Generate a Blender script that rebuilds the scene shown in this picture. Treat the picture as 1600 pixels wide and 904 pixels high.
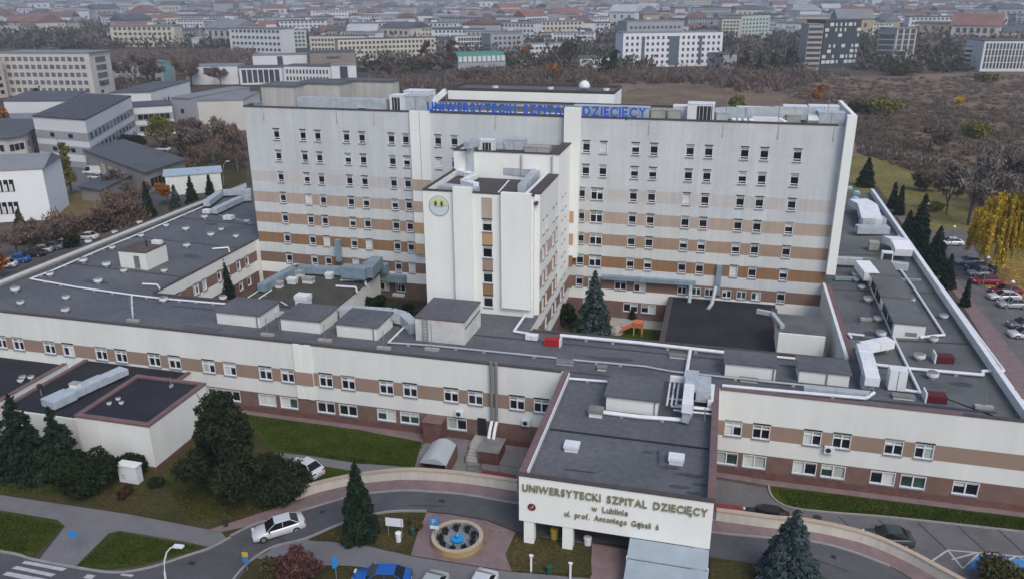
import bpy, math, random
import numpy as np
from mathutils import Vector, Matrix, Euler
R = math.radians
rnd = random.Random(7)
for o in list(bpy.data.objects): bpy.data.objects.remove(o)
SC = bpy.context.scene
COL = SC.collection
# ------------------------------------------------------------------ camera
F_PX = 1262.075
CAM = Vector((0, -72.449, 45.269))
PITCH, YAW, ROLL = R(20.233), R(-14.503), R(-0.293)
fw = Vector((math.sin(YAW)*math.cos(PITCH), math.cos(YAW)*math.cos(PITCH), -math.sin(PITCH)))
r0 = Vector((math.cos(YAW), -math.sin(YAW), 0)); u0 = r0.cross(fw)
rt = r0*math.cos(ROLL) + u0*math.sin(ROLL); up = -r0*math.sin(ROLL) + u0*math.cos(ROLL)
cam = bpy.data.cameras.new('camera'); camo = bpy.data.objects.new('camera', cam); COL.objects.link(camo)
cam.sensor_width = 36; cam.lens = 36*F_PX/1600; cam.clip_start = 1; cam.clip_end = 30000
camo.matrix_world = Matrix.Translation(CAM) @ Matrix((rt, up, -fw)).transposed().to_4x4()
SC.camera = camo
# ------------------------------------------------------------------ world, sun, exposure
SUN_EL, SUN_AZ = R(48), R(142)          # azimuth: direction the light comes from, clockwise from +Y
w = bpy.data.worlds.new('World'); SC.world = w; w.use_nodes = True
nt = w.node_tree; nt.nodes.clear()
sky = nt.nodes.new('ShaderNodeTexSky'); sky.sky_type = 'NISHITA'; sky.sun_disc = False
sky.sun_elevation = SUN_EL; sky.sun_rotation = SUN_AZ
sky.air_density = 1.0; sky.dust_density = 2.5; sky.ozone_density = 1.0
bg = nt.nodes.new('ShaderNodeBackground'); bg.inputs[1].default_value = 0.10
wo = nt.nodes.new('ShaderNodeOutputWorld')
nt.links.new(sky.outputs[0], bg.inputs[0]); nt.links.new(bg.outputs[0], wo.inputs[0])
sl = bpy.data.lights.new('sun', 'SUN'); sl.energy = 0.9; sl.angle = R(25); sl.color = (1, .99, .97)
so = bpy.data.objects.new('sun', sl); COL.objects.link(so)
sd = Vector((math.sin(SUN_AZ)*math.cos(SUN_EL), math.cos(SUN_AZ)*math.cos(SUN_EL), math.sin(SUN_EL)))
so.rotation_euler = sd.to_track_quat('Z', 'Y').to_euler(); so.location = (0, 0, 200)
vs = SC.view_settings; vs.view_transform = 'Standard'; vs.look = 'None'; vs.exposure = 0.66; vs.gamma = 1; vs.use_curve_mapping = False
SC.cycles.volume_bounces = 0; SC.cycles.max_bounces = 4; SC.cycles.diffuse_bounces = 2
# ------------------------------------------------------------------ survey helpers: sight lines met with real planes
def ray(x, y): return fw*F_PX + rt*(x-800) - up*(y-452)
def UZ(x, y, z=0.0):
    d = ray(x, y); return CAM + d*((z-CAM.z)/d.z)
def UY(x, y, Y):
    d = ray(x, y); return CAM + d*((Y-CAM.y)/d.y)
def UX(x, y, X):
    d = ray(x, y); return CAM + d*((X-CAM.x)/d.x)
def US(x, y, f, z=0.0):
    p = UZ(x, y, z)
    for _ in range(12): p = UZ(x, y, f(p.x, p.y))
    return p
def HT(p, ty):
    d = Vector((p[0], p[1], 0)) - CAM; q = ty-452
    return -(F_PX*d.dot(up) + q*d.dot(fw))/(F_PX*up.z + q*fw.z)
def sm(t): t = max(0, min(1, t)); return t*t*(3-2*t)
def H(x, y=0): return 2.7*sm((x+38)/14)*(1-sm((x-4)/18))
# ------------------------------------------------------------------ materials
MATS = {}
def mat(name, col, rough=.8, var=.12, scale=.6, metal=0, bump=0, col2=None, streak=0, detail=4, grain=0, drip=0, panel=0, spec=.3):
    if name in MATS: return MATS[name]
    m = bpy.data.materials.new(name); m.use_nodes = True; n = m.node_tree.nodes; l = m.node_tree.links
    b = n['Principled BSDF']; b.inputs['Roughness'].default_value = rough; b.inputs['Metallic'].default_value = metal
    b.inputs['Specular IOR Level'].default_value = spec
    if var <= 0 and not col2:
        b.inputs['Base Color'].default_value = (*col, 1)
    else:
        g = n.new('ShaderNodeNewGeometry'); mp = n.new('ShaderNodeMapping'); l.new(g.outputs['Position'], mp.inputs[0])
        if streak: mp.inputs['Scale'].default_value = (1, 1, streak)
        t = n.new('ShaderNodeTexNoise'); t.inputs['Scale'].default_value = scale; t.inputs['Detail'].default_value = detail; t.inputs['Roughness'].default_value = .62
        l.new(mp.outputs[0], t.inputs['Vector'])
        cr = n.new('ShaderNodeValToRGB'); cr.color_ramp.elements[0].position = .32; cr.color_ramp.elements[1].position = .68
        c1 = col; c2 = col2
        if c2 is None: c2 = tuple(min(1, c*(1+var)) for c in col); c1 = tuple(c*(1-var) for c in col)
        cr.color_ramp.elements[0].color = (*c1, 1); cr.color_ramp.elements[1].color = (*c2, 1)
        l.new(t.outputs[0], cr.inputs[0]); out = cr.outputs[0]
        if grain:
            t2 = n.new('ShaderNodeTexNoise'); t2.inputs['Scale'].default_value = scale*14; t2.inputs['Detail'].default_value = 3
            l.new(g.outputs['Position'], t2.inputs['Vector'])
            mr = n.new('ShaderNodeMapRange'); mr.inputs[1].default_value = .3; mr.inputs[2].default_value = .7
            mr.inputs[3].default_value = 1-grain; mr.inputs[4].default_value = 1+grain; l.new(t2.outputs[0], mr.inputs[0])
            mx = n.new('ShaderNodeVectorMath'); mx.operation = 'SCALE'; l.new(out, mx.inputs[0]); l.new(mr.outputs[0], mx.inputs['Scale']); out = mx.outputs[0]
        def mul(out, fac):
            mx = n.new('ShaderNodeVectorMath'); mx.operation = 'SCALE'; l.new(out, mx.inputs[0]); l.new(fac, mx.inputs['Scale']); return mx.outputs[0]
        if drip:
            m2 = n.new('ShaderNodeMapping'); l.new(g.outputs['Position'], m2.inputs[0]); m2.inputs['Scale'].default_value = (1.6, 1.6, .09)
            t3 = n.new('ShaderNodeTexNoise'); t3.inputs['Scale'].default_value = 1.0; t3.inputs['Detail'].default_value = 5; l.new(m2.outputs[0], t3.inputs['Vector'])
            mr = n.new('ShaderNodeMapRange'); mr.inputs[1].default_value = .35; mr.inputs[2].default_value = .65; mr.inputs[3].default_value = 1-drip; mr.inputs[4].default_value = 1+drip*.6
            l.new(t3.outputs[0], mr.inputs[0]); out = mul(out, mr.outputs[0])
        if panel:
            sp = n.new('ShaderNodeSeparateXYZ'); l.new(g.outputs['Position'], sp.inputs[0]); cb = n.new('ShaderNodeCombineXYZ'); ad = n.new('ShaderNodeMath'); ad.operation = 'ADD'
            l.new(sp.outputs[0], ad.inputs[0]); l.new(sp.outputs[1], ad.inputs[1]); l.new(ad.outputs[0], cb.inputs[0]); l.new(sp.outputs[2], cb.inputs[1])
            bt = n.new('ShaderNodeTexBrick'); bt.offset = 0; bt.inputs['Scale'].default_value = 1; bt.inputs['Brick Width'].default_value = 2.4; bt.inputs['Row Height'].default_value = 1.65; bt.inputs['Mortar Size'].default_value = .018
            bt.inputs['Color1'].default_value = (1, 1, 1, 1); bt.inputs['Color2'].default_value = (1-panel, 1-panel, 1-panel, 1); bt.inputs['Mortar'].default_value = (1-panel*2.2,)*3+(1,)
            l.new(cb.outputs[0], bt.inputs['Vector']); out = mul(out, bt.outputs['Color'])
        l.new(out, b.inputs['Base Color'])
        if bump:
            bp = n.new('ShaderNodeBump'); bp.inputs['Strength'].default_value = bump; bp.inputs['Distance'].default_value = .05
            l.new(t.outputs[0], bp.inputs['Height']); l.new(bp.outputs[0], b.inputs['Normal'])
    MATS[name] = m; return m
def c8(r, g, b):   # sRGB 0..255 -> linear
    f = lambda v: (v/255/12.92) if v/255 <= .04045 else ((v/255+.055)/1.055)**2.4
    return (f(r), f(g), f(b))
M_WHITE = mat('painted plaster', (.69, .70, .672), .85, .05, .35, streak=.25, drip=.018, panel=.02)
M_GREYW = mat('weathered panel', (.555, .58, .592), .85, .08, .22, streak=.3, grain=.04, drip=.045, panel=.045)
M_BANDW = mat('weathered white panel', (.60, .615, .60), .85, .07, .3, streak=.3, drip=.04, panel=.04)
M_CREAM = mat('cream plaster', (.785, .80, .765), .85, .04, .3, streak=.3, drip=.012)
M_BR6 = mat('brown band paint', (.21, .135, .10), .8, .08, .5)
M_BR6L = mat('maroon band paint', (.24, .14, .12), .8, .1, .5)
M_BR5 = mat('orange brown band paint', (.27, .155, .085), .8, .08, .4, streak=.3, drip=.06, panel=.05)
M_BR4 = mat('terracotta band paint', (.355, .25, .185), .8, .08, .3, streak=.3, drip=.06, panel=.05)
M_BR3 = mat('faded tan band paint', (.44, .355, .295), .8, .08, .3, streak=.3, drip=.06, panel=.05)
M_BR2 = mat('washed out pink band paint', (.53, .505, .49), .8, .07, .3, streak=.3, drip=.06, panel=.05)
M_OCHRE = mat('ochre band paint', (.46, .30, .17), .8, .06, .5)
M_FBAND = mat('tan brown facade band', (.285, .205, .155), .8, .07, .4)
M_MAROON = mat('maroon brick', (.145, .072, .062), .85, .22, 1.4, grain=.15)
M_MAROON2 = mat('red brown plaster', (.175, .108, .09), .85, .15, .8)
M_ROOF = mat('bitumen roof felt', (.088, .092, .103), .7, .3, .13, grain=.16, detail=10, col2=(.125,.13,.142))
M_ROOFD = mat('dark bitumen roof', (.021, .022, .029), .75, .3, .25, grain=.12, detail=8)
M_ROOFG = mat('moss grey roof felt', (.115, .12, .122), .9, .25, .2, grain=.1, detail=8)
M_SEAM = mat('felt seam', (.050, .054, .062), .8, .2, .5)
M_PATCH = mat('felt repair patch', (.095, .1, .11), .85, .2, .8, grain=.1)
M_COPE = mat('dark brown coping', (.075, .06, .058), .7, .15, .8)
M_COPEP = mat('dull purple coping', (.17, .105, .105), .7, .15, .8)
M_GLASS = mat('dark window glass', (.014, .017, .022), .12, .5, .18)
M_GLASSG = mat('green tinted glass', (.03, .06, .055), .15, .6, .4)
M_FRAME = mat('white window frame', (.72, .73, .75), .5, 0)
M_SHUT = mat('pale roller blind', (.58, .60, .58), .7, .1, .5)
M_SHUT2 = mat('grey green blind', (.36, .42, .38), .7, .1, .5)
M_SILL = mat('grey sill', (.20, .21, .24), .6, 0)
M_DARKIN = mat('dark recess', (.02, .02, .024), .9, 0)
M_GALV = mat('galvanised duct', (.47, .51, .54), .45, .14, 1.2, metal=.25)
M_GALVD = mat('old galvanised duct', (.26, .34, .40), .5, .18, .9, metal=.3)
M_PIPE = mat('white conduit', (.72, .73, .76), .5, .06, 1)
M_UNIT = mat('white unit enclosure', (.68, .70, .72), .5, .05, .8)
M_LOUV = mat('black louvre', (.03, .03, .035), .5, 0)
M_CONC = mat('weathered concrete', (.34, .33, .31), .9, .12, .8, grain=.06)
M_CONCD = mat('stained concrete', (.20, .195, .19), .9, .2, .7, grain=.08)
M_BLUE = mat('blue sign paint', (.025, .11, .55), .45, .1, 2)
M_GOLD = mat('bronze letter paint', (.21, .195, .115), .5, .1, 2)
M_RED = mat('red paint', (.30, .02, .025), .6, .1, 2)
M_TIMB = mat('timber', (.25, .15, .08), .8, .2, 2)
M_TAN = mat('tan coping', (.42, .34, .26), .8, .06, 1)
M_BEIGE = mat('beige retaining wall', (.52, .49, .44), .85, .07, .6, drip=.08)
M_ASPH = mat('asphalt', (.085, .085, .092), .85, .16, .35, grain=.1, detail=8)
M_ASPHD = mat('dark asphalt', (.035, .036, .042), .85, .2, .4, grain=.1)
M_ASPHL = mat('pale worn asphalt', (.13, .125, .13), .85, .2, .3, grain=.12, detail=8)
M_PAVE = mat('grey path paving', (.165, .16, .17), .9, .1, .5, grain=.08, detail=8)
M_PAVER = mat('pinkish pavers', (.20, .145, .145), .9, .16, .8, grain=.16)
M_KERB = mat('kerb concrete', (.27, .26, .26), .9, .12, 1)
M_MARK = mat('white road paint', (.42, .42, .44), .7, .15, 2)
M_BAYB = mat('blue bay paint', (.06, .22, .45), .7, .15, 1)
M_LAWN = mat('lawn grass', (.028, .044, .006), .95, spec=.05, var=.3, scale=.35, grain=.35, col2=(.055, .078, .011), detail=8)
M_LAWN2 = mat('autumn lawn', (.040, .042, .014), .95, spec=.05, var=.3, scale=.25, grain=.3, col2=(.075, .062, .028), detail=8)
M_FIELD = mat('yellow green meadow', (.125, .112, .035), .95, spec=.05, var=.3, scale=.06, grain=.25, col2=(.22, .185, .07), detail=8)
M_SOIL = mat('bare soil', (.085, .065, .05), .95, .25, .5, grain=.2)
M_BARK = mat('bark', (.07, .055, .045), .9, .25, 3)
# ------------------------------------------------------------------ object helpers
def tag(o, label=None, cat=None, group=None, kind=None):
    if label: o['label'] = label
    if cat: o['category'] = cat
    if group: o['group'] = group
    if kind: o['kind'] = kind
    return o
def wloc(o):
    v = Vector((0, 0, 0))
    while o is not None: v = v + o.location; o = o.parent
    return v
class MB:
    def __init__(s): s.v = []; s.f = []; s.m = []; s.mi = 0
    def poly(s, pts, mi=None):
        b = len(s.v); s.v += [tuple(p) for p in pts]; s.f.append(tuple(range(b, b+len(pts)))); s.m.append(s.mi if mi is None else mi)
    def add(s, vs, fs, mi=None):
        b = len(s.v); s.v += [tuple(p) for p in vs]; s.f += [tuple(b+i for i in f) for f in fs]; s.m += [s.mi if mi is None else mi]*len(fs)
    def box(s, x0, x1, y0, y1, z0, z1, mi=None):
        s.add([(x0,y0,z0),(x1,y0,z0),(x1,y1,z0),(x0,y1,z0),(x0,y0,z1),(x1,y0,z1),(x1,y1,z1),(x0,y1,z1)],
              [(0,3,2,1),(4,5,6,7),(0,1,5,4),(1,2,6,5),(2,3,7,6),(3,0,4,7)], mi)
    def prism(s, pl, z0, z1, mi=None):
        n = len(pl); a = sum(pl[i][0]*pl[(i+1)%n][1]-pl[(i+1)%n][0]*pl[i][1] for i in range(n))
        if a < 0: pl = list(reversed(pl))
        g = lambda z, p: z(p) if callable(z) else z
        s.add([(p[0], p[1], g(z0, p)) for p in pl]+[(p[0], p[1], g(z1, p)) for p in pl],
              [tuple(reversed(range(n))), tuple(range(n, 2*n))]+[(i, (i+1)%n, n+(i+1)%n, n+i) for i in range(n)], mi)
    def bar(s, a, b, wd, h, mi=None):       # beam a->b, bottom centre line given, rectangular section
        a = Vector(a); b = Vector(b); d = (b-a).normalized()
        sd_ = d.cross(Vector((0, 0, 1)))
        if sd_.length < .05: sd_ = Vector((1, 0, 0))
        sd_.normalize(); u = sd_.cross(d).normalized(); q = sd_*(wd/2)
        s.add([a-q, a+q, a+q+u*h, a-q+u*h, b-q, b+q, b+q+u*h, b-q+u*h],
              [(0,1,2,3),(7,6,5,4),(0,4,5,1),(1,5,6,2),(2,6,7,3),(3,7,4,0)], mi)
    def tube(s, pts, r, n=6, mi=None, r2=None):
        pts = [Vector(p) for p in pts]; k = len(pts); rings = []
        for i, p in enumerate(pts):
            d = (pts[min(i+1, k-1)]-pts[max(i-1, 0)]).normalized()
            a = d.cross(Vector((0, 0, 1)));
            if a.length < .1: a = d.cross(Vector((1, 0, 0)))
            a.normalize(); c = a.cross(d); rr = r if r2 is None else r+(r2-r)*i/(k-1)
            rings.append([p+(a*math.cos(t)+c*math.sin(t))*rr for t in [2*math.pi*j/n for j in range(n)]])
        vs = [q for rg in rings for q in rg]; fs = []
        for i in range(k-1):
            for j in range(n): fs.append((i*n+j, i*n+(j+1)%n, (i+1)*n+(j+1)%n, (i+1)*n+j))
        fs.append(tuple(range(n))); fs.append(tuple(reversed(range((k-1)*n, k*n))))
        s.add(vs, fs, mi)
    def lathe(s, c, prof, n=12, mi=None, cap=True):
        vs = []; fs = []
        for (r, z) in prof: vs += [(c[0]+r*math.cos(2*math.pi*j/n), c[1]+r*math.sin(2*math.pi*j/n), c[2]+z) for j in range(n)]
        for i in range(len(prof)-1):
            for j in range(n): fs.append((i*n+j, i*n+(j+1)%n, (i+1)*n+(j+1)%n, (i+1)*n+j))
        if cap: fs.append(tuple(reversed(range(n)))); fs.append(tuple(range((len(prof)-1)*n, len(prof)*n)))
        s.add(vs, fs, mi)
    def mesh(s, name, mats, off=(0, 0, 0), smooth=False):
        me = bpy.data.meshes.new(name)
        me.from_pydata([(v[0]-off[0], v[1]-off[1], v[2]-off[2]) for v in s.v], [], s.f)
        for m in (mats if isinstance(mats, (list, tuple)) else [mats]): me.materials.append(m)
        if len(me.materials) > 1: me.polygons.foreach_set('material_index', s.m)
        if smooth: me.polygons.foreach_set('use_smooth', [True]*len(s.f))
        me.update(); return me
    def build(s, name, mats, parent=None, loc=None, smooth=False, kind=None):
        off = wloc(parent) if parent is not None else Vector(loc if loc is not None else (0, 0, 0))
        o = bpy.data.objects.new(name, s.mesh(name, mats, off, smooth)); COL.objects.link(o)
        if parent is not None: o.parent = parent
        else: o.location = off
        if kind: o['kind'] = kind
        return o
def thing(name, label, cat, loc, group=None, rz=0):
    o = bpy.data.objects.new(name, None); COL.objects.link(o); o.location = loc; o.rotation_euler = (0, 0, rz)
    o.empty_display_size = .5
    return tag(o, label, cat, group)
def link(name, data, parent=None, loc=(0, 0, 0), rz=0, scale=None):
    o = bpy.data.objects.new(name, data); COL.objects.link(o); o.parent = parent; o.location = loc
    o.rotation_euler = (0, 0, rz)
    if scale: o.scale = scale
    return o
def copy_tree(o, parent=None):
    c = o.copy(); COL.objects.link(c); c.parent = parent
    for ch in list(o.children): copy_tree(ch, c)
    return c
def pieces(name, boxes, m, parent):
    for bx in boxes:
        b = MB(); b.box(*bx); b.build(name, m, parent)
def sheet(name, pts, off, m, fz=None, kind='structure', step=1.0, parent=None):
    """polygon in plan laid over the ground function fz (flat when None)"""
    import bmesh
    bm = bmesh.new(); vs_ = [bm.verts.new((p[0], p[1], 0)) for p in pts]
    f = bm.faces.new(vs_); f.normal_update()
    if f.normal.z < 0: f.normal_flip()
    if fz:
        xs = [p[0] for p in pts]; ys = [p[1] for p in pts]
        x = math.floor(min(xs))+step
        while x < max(xs):
            bmesh.ops.bisect_plane(bm, geom=bm.verts[:]+bm.edges[:]+bm.faces[:], plane_co=(x, 0, 0), plane_no=(1, 0, 0)); x += step
    bmesh.ops.triangulate(bm, faces=bm.faces[:])
    for v in bm.verts: v.co.z = (fz(v.co.x, v.co.y) if fz else 0)+off
    me = bpy.data.meshes.new(name); bm.to_mesh(me); bm.free(); me.materials.append(m)
    o = bpy.data.objects.new(name, me); COL.objects.link(o)
    if parent: o.parent = parent
    if kind: o['kind'] = kind
    return o
def smooth_path(pts, k=4):
    out = []; n = len(pts)
    for i in range(n-1):
        p0, p1, p2, p3 = pts[max(i-1, 0)], pts[i], pts[i+1], pts[min(i+2, n-1)]
        for j in range(k):
            t = j/k; t2 = t*t; t3 = t2*t
            out.append(tuple(.5*((2*b)+(-a+c)*t+(2*a-5*b+4*c-d)*t2+(-a+3*b-3*c+d)*t3) for a, b, c, d in zip(p0, p1, p2, p3)))
    out.append(tuple(pts[-1])); return out
# ================================================================== GROUND
def PX(lst, z=0.0): return [(p.x, p.y) for p in (UZ(a, b, z) for a, b in lst)]
def PH(lst): return [(p.x, p.y) for p in (US(a, b, H) for a, b in lst)]
mg = mat('brown winter ground', (.062, .052, .046), .95, spec=.05, var=.3, scale=.012, col2=(.115, .095, .075), grain=.3, detail=10)
b = MB(); b.poly([(-9000, -300, 0), (9000, -300, 0), (9000, 13000, 0), (-9000, 13000, 0)]); b.build('ground', mg, kind='structure')
WALL_PX = [(462,782),(500,769),(550,758),(590,753),(625,750),(700,753),(750,759),(808,768),(960,790),(1118,814),(1200,825),(1267,831),(1350,850),(1410,875),(1462,903),(1540,945),(1620,1000)]
WALLP = PH(WALL_PX)
wx = [p[0] for p in WALLP]; wy = [p[1] for p in WALLP]
def yw(x): return float(np.interp(x, wx, wy))
# raised forecourt in front of the curved wall
xs = [-42+i*1.0 for i in range(0, 66)]; ys = [i/24 for i in range(25)]
b = MB(); idx = {}
for i, x in enumerate(xs):
    for j, t in enumerate(ys):
        y = -70+(yw(x)+70+.12)*t; b.v.append((x, y, H(x)+.015))
for i in range(len(xs)-1):
    for j in range(24):
        a = i*25+j; b.f.append((a, a+25, a+26, a+1)); b.m.append(0)
b.build('raised_forecourt_ground', M_LAWN2, kind='structure', smooth=True)
# street, drive, paths, lawns in front
def HS(x, y): return H(x)
sheet('lawn_left_front', PH([(-260,760),(0,772),(100,787),(200,802),(325,826),(400,803),(462,782),(500,755),(420,700),(380,648),(300,640),(150,640),(-200,600)]), .035, M_LAWN2, HS)
sheet('grey_path', PH([(-260,745),(0,773),(100,788),(200,803),(325,827),(345,830),(370,860),(320,853),(285,845),(187,829),(170,833),(118,885),(60,876),(102,822),(90,812),(0,797),(-260,770)]), .05, M_PAVE, HS)
sheet('grass_plot', PH([(-260,775),(0,799),(88,813),(99,822),(52,870),(0,860),(-260,820)]), .065, M_LAWN, HS)
sheet('grass_plot', PH([(186,831),(285,848),(313,855),(270,869),(225,882),(170,889),(120,884),(172,834)]), .065, M_LAWN, HS)
sheet('street', PH([(-260,822),(0,862),(50,874),(118,887),(180,895),(235,887),(285,871),(330,856),(400,900),(420,960),(-260,960)]), .05, M_ASPH, HS)
# drive: arc from the street up past the porch and down again
dr_out = [(330,856),(360,838),(400,819),(450,805),(500,790),(550,776),(600,769),(660,768),(725,773),(808,787),(960,808),(1118,833),(1200,841),(1267,846),(1330,862),(1390,885),(1440,915),(1500,960)]
dr_in = [(1400,975),(1340,925),(1280,900),(1200,885),(1118,872),(960,850),(900,846),(812,832),(760,812),(700,802),(667,799),(600,801),(530,820),(478,842),(430,854),(398,872),(378,890),(362,910),(340,960)]
sheet('drive', PH(dr_out+dr_in), .07, M_ASPH, HS)
# pavers strip between wall and drive
up_ = smooth_path([(WALL_PX[i][0], WALL_PX[i][1]) for i in range(len(WALL_PX)-1)], 3)
lo_ = smooth_path([(400,820),(462,801),(500,790),(550,776),(600,769),(660,768),(725,773),(808,787),(960,808),(1118,833),(1200,841),(1267,846),(1330,862),(1390,885),(1440,915),(1500,960)], 3)
sheet('paver_pavement', PH([(325,828),(400,804)]+up_+list(reversed(lo_))+[(345,832)]), .09, M_PAVER, HS)
def kerb(name, pts, off=.0, h=.12, wd=.18):
    b = MB(); pp = [US(x, y, H) for x, y in pts]; pp = smooth_path([tuple(p) for p in pp], 4)
    for a, c in zip(pp, pp[1:]): b.bar((a[0], a[1], H(a[0])+off), (c[0], c[1], H(c[0])+off), wd, h+.06)
    return b.build(name, M_KERB, kind='structure')
kerb('kerb', [(-200,838),(0,862),(50,874),(118,887),(180,895),(235,887),(285,871),(330,856),(360,840)])
kerb('kerb', [(360,838),(400,819),(450,805),(500,790),(550,776),(600,769),(660,768),(725,773),(808,787),(960,808),(1118,833),(1200,841),(1267,846),(1330,862),(1390,885)])
kerb('kerb', [(362,910),(378,890),(398,872),(430,854),(478,842),(530,820),(600,801),(667,799)])
sheet('grass_island', PH([(482,845),(530,823),(600,804),(655,803),(650,835),(642,868),(600,860),(540,849)]), .095, M_LAWN2, HS)
sheet('grey_path', PH([(400,872),(430,856),(478,843),(540,850),(642,869),(720,882),(800,894),(930,905),(1000,960),(560,960),(600,892),(507,884),(440,880)]), .085, M_PAVE, HS)
sheet('grass_corner', PH([(366,925),(374,905),(388,888),(405,876),(440,881),(507,885),(572,893),(600,905),(560,960),(360,960)]), .11, M_LAWN2, HS)
sheet('paver_plaza', PH([(667,801),(700,804),(760,814),(806,832),(790,866),(800,893),(720,881),(642,868),(652,835)]), .1, M_PAVER, HS)
sheet('paver_path', PH([(812,834),(930,850),(985,860),(975,960),(930,960),(922,905),(925,852)]), .1, M_PAVER, HS)
sheet('grass_plot', PH([(806,836),(922,854),(925,900),(800,893),(790,868)]), .125, M_LAWN2, HS)
sheet('grass_plot', PH([(1110,872),(1200,886),(1280,902),(1340,928),(1400,980),(1110,960)]), .12, M_LAWN2, HS)
# zebra crossing
for pts in ([(40,876),(105,888),(97,892),(34,880)], [(26,884),(88,897),(80,901),(18,888)], [(12,893),(76,905),(66,911),(4,898)], [(137,897),(150,899),(143,905),(130,903)], [(190,896),(210,898),(206,901),(188,899)]):
    sheet('crossing_stripe', PH(pts), .066, M_MARK, HS)
# lower level behind the wall
sheet('lawn', PX([(380,646),(470,655),(560,669),(668,688),(660,712),(648,733),(640,760),(440,760),(380,735),(300,700),(330,640)]), .02, M_LAWN)
sheet('garden_path', PX([(425,706),(470,710),(550,722),(640,730),(640,742),(550,735),(470,722),(425,716)]), .032, M_PAVE)
sheet('base_pavement', PX([(300,625),(400,640),(662,673),(672,682),(668,692),(560,671),(400,649),(300,636)]), .04, M_PAVER)
sheet('entrance_yard', PX([(664,672),(810,690),(830,700),(830,790),(640,760)]), .03, mat('pale yard paving', (.19,.18,.185), .9, .12, .5, grain=.08))
sheet('lower_road', PX([(1100,745),(1198,762),(1232,795),(1400,810),(1600,832),(1760,850),(1800,1000),(1462,905),(1350,850),(1200,827),(1100,812)]), .02, M_ASPHL)
sheet('paver_apron', PX([(1110,735),(1200,750),(1400,775),(1620,803),(1800,828),(1800,838),(1620,811),(1400,783),(1200,758),(1110,743)]), .045, M_PAVER)
sheet('grass_strip', PX([(1201,759),(1400,784),(1600,808),(1780,832),(1780,848),(1600,829),(1400,808),(1300,800),(1240,793),(1210,780)]), .06, M_LAWN)
b = MB()
pp = [UZ(x, y, 0) for x, y in smooth_path([(1201,759),(1204,772),(1215,784),(1240,794),(1300,801),(1400,809),(1600,831),(1780,850)], 4)]
for a, c in zip(pp, pp[1:]): b.bar(a, c, .18, .14)
b.build('kerb', M_KERB, kind='structure')
# handicap bays on the right
def line_px(pts, z=.035, wd=.16):
    pp = [UZ(x, y, 0) for x, y in pts]; b = MB()
    for a, c in zip(pp, pp[1:]):
        d = (c-a).normalized(); n = Vector((-d.y, d.x, 0))*wd/2
        b.poly([(a.x-n.x, a.y-n.y, z), (c.x-n.x, c.y-n.y, z), (c.x+n.x, c.y+n.y, z), (a.x+n.x, a.y+n.y, z)])
    return b.build('bay_marking', M_MARK, kind='structure')
sheet('blue_bay', PX([(1510,888),(1529,866),(1600,873),(1660,880),(1640,902),(1560,893)]), .03, M_BAYB)
for k, l_ in enumerate([[(1456,876),(1481,859)], [(1481,859),(1700,878)], [(1481,859),(1504,888)], [(1504,888),(1529,865)], [(1487,874),(1527,863)], [(1532,864),(1556,884),(1590,868),(1620,890)]]): line_px(l_, .034+.004*k)
# left side: yard, car park strip, lawns ; right side: parking, meadow
sheet('left_road', PX([(-120,480),(0,432),(100,392),(180,352),(250,318),(300,300),(290,292),(220,310),(150,340),(60,372),(-120,430)]), .02, M_ASPH)
sheet('yard', PX([(60,258),(110,230),(160,222),(190,265),(170,300),(82,300)]), .02, M_ASPHL)
sheet('ochre_lawn', PX([(84,303),(130,298),(180,300),(185,318),(140,338),(84,336)]), .03, mat('ochre grass', (.10,.085,.03), .95, .3, .2, col2=(.19,.12,.05), grain=.2))
sheet('garden_lawn', PX([(240,240),(300,236),(384,250),(384,292),(330,300),(280,300)]), .025, M_LAWN2)
sheet('meadow', PX([(1315,340),(1325,244),(1400,249),(1490,262),(1560,300),(1640,330),(1640,420),(1560,420),(1500,362),(1440,362),(1400,330),(1370,290)]), .03, M_FIELD)
sheet('leaf_litter', PX([(1520,415),(1640,405),(1640,470),(1590,465),(1545,440)]), .045, mat('fallen yellow leaves', (.22,.14,.05), .95, .3, .7, grain=.3))
sheet('car_park', PX([(1440,362),(1505,360),(1530,400),(1545,440),(1600,480),(1720,620),(1720,760),(1600,620),(1480,430)]), .045, M_ASPHL)
sheet('side_pavement', PX([(1395,330),(1412,330),(1480,420),(1560,520),(1640,625),(1760,800),(1640,700),(1500,470)]), .06, M_PAVER)
sheet('court_lawn', [(-19,14.5),(-5,14.5),(-5,38),(-19,38)], .02, M_LAWN)
sheet('court_pavement', [(-13.5,35.2),(-4.5,35.2),(-4.5,38.4),(-13.5,38.4)], .04, M_CONC)
sheet('court_soil', [(-71,14),(-46,14),(-34.6,14),(-34.6,38),(-71,38)], .02, mat('court weeds', (.04,.04,.02), .95, .3, .5, grain=.3))
sheet('scrub_floor', PX([(700,150),(960,131),(1100,122),(1330,118),(1600,112),(2200,130),(2300,400),(1650,440),(1600,330),(1490,262),(1325,243),(1325,200),(960,170)]), .02,
      mat('brown scrub floor', (.11,.078,.058), .95, spec=.05, var=.3, scale=.03, col2=(.24,.175,.125), grain=.35, detail=10))
sheet('dry_grass_field', PX([(965,150),(1010,131),(1110,128),(1180,146),(1300,160),(1330,180),(1330,200),(960,190)]), .05,
      mat('dry grass', (.12,.085,.06), .95, spec=.05, var=.3, scale=.05, col2=(.22,.165,.115), grain=.3, detail=10))
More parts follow.
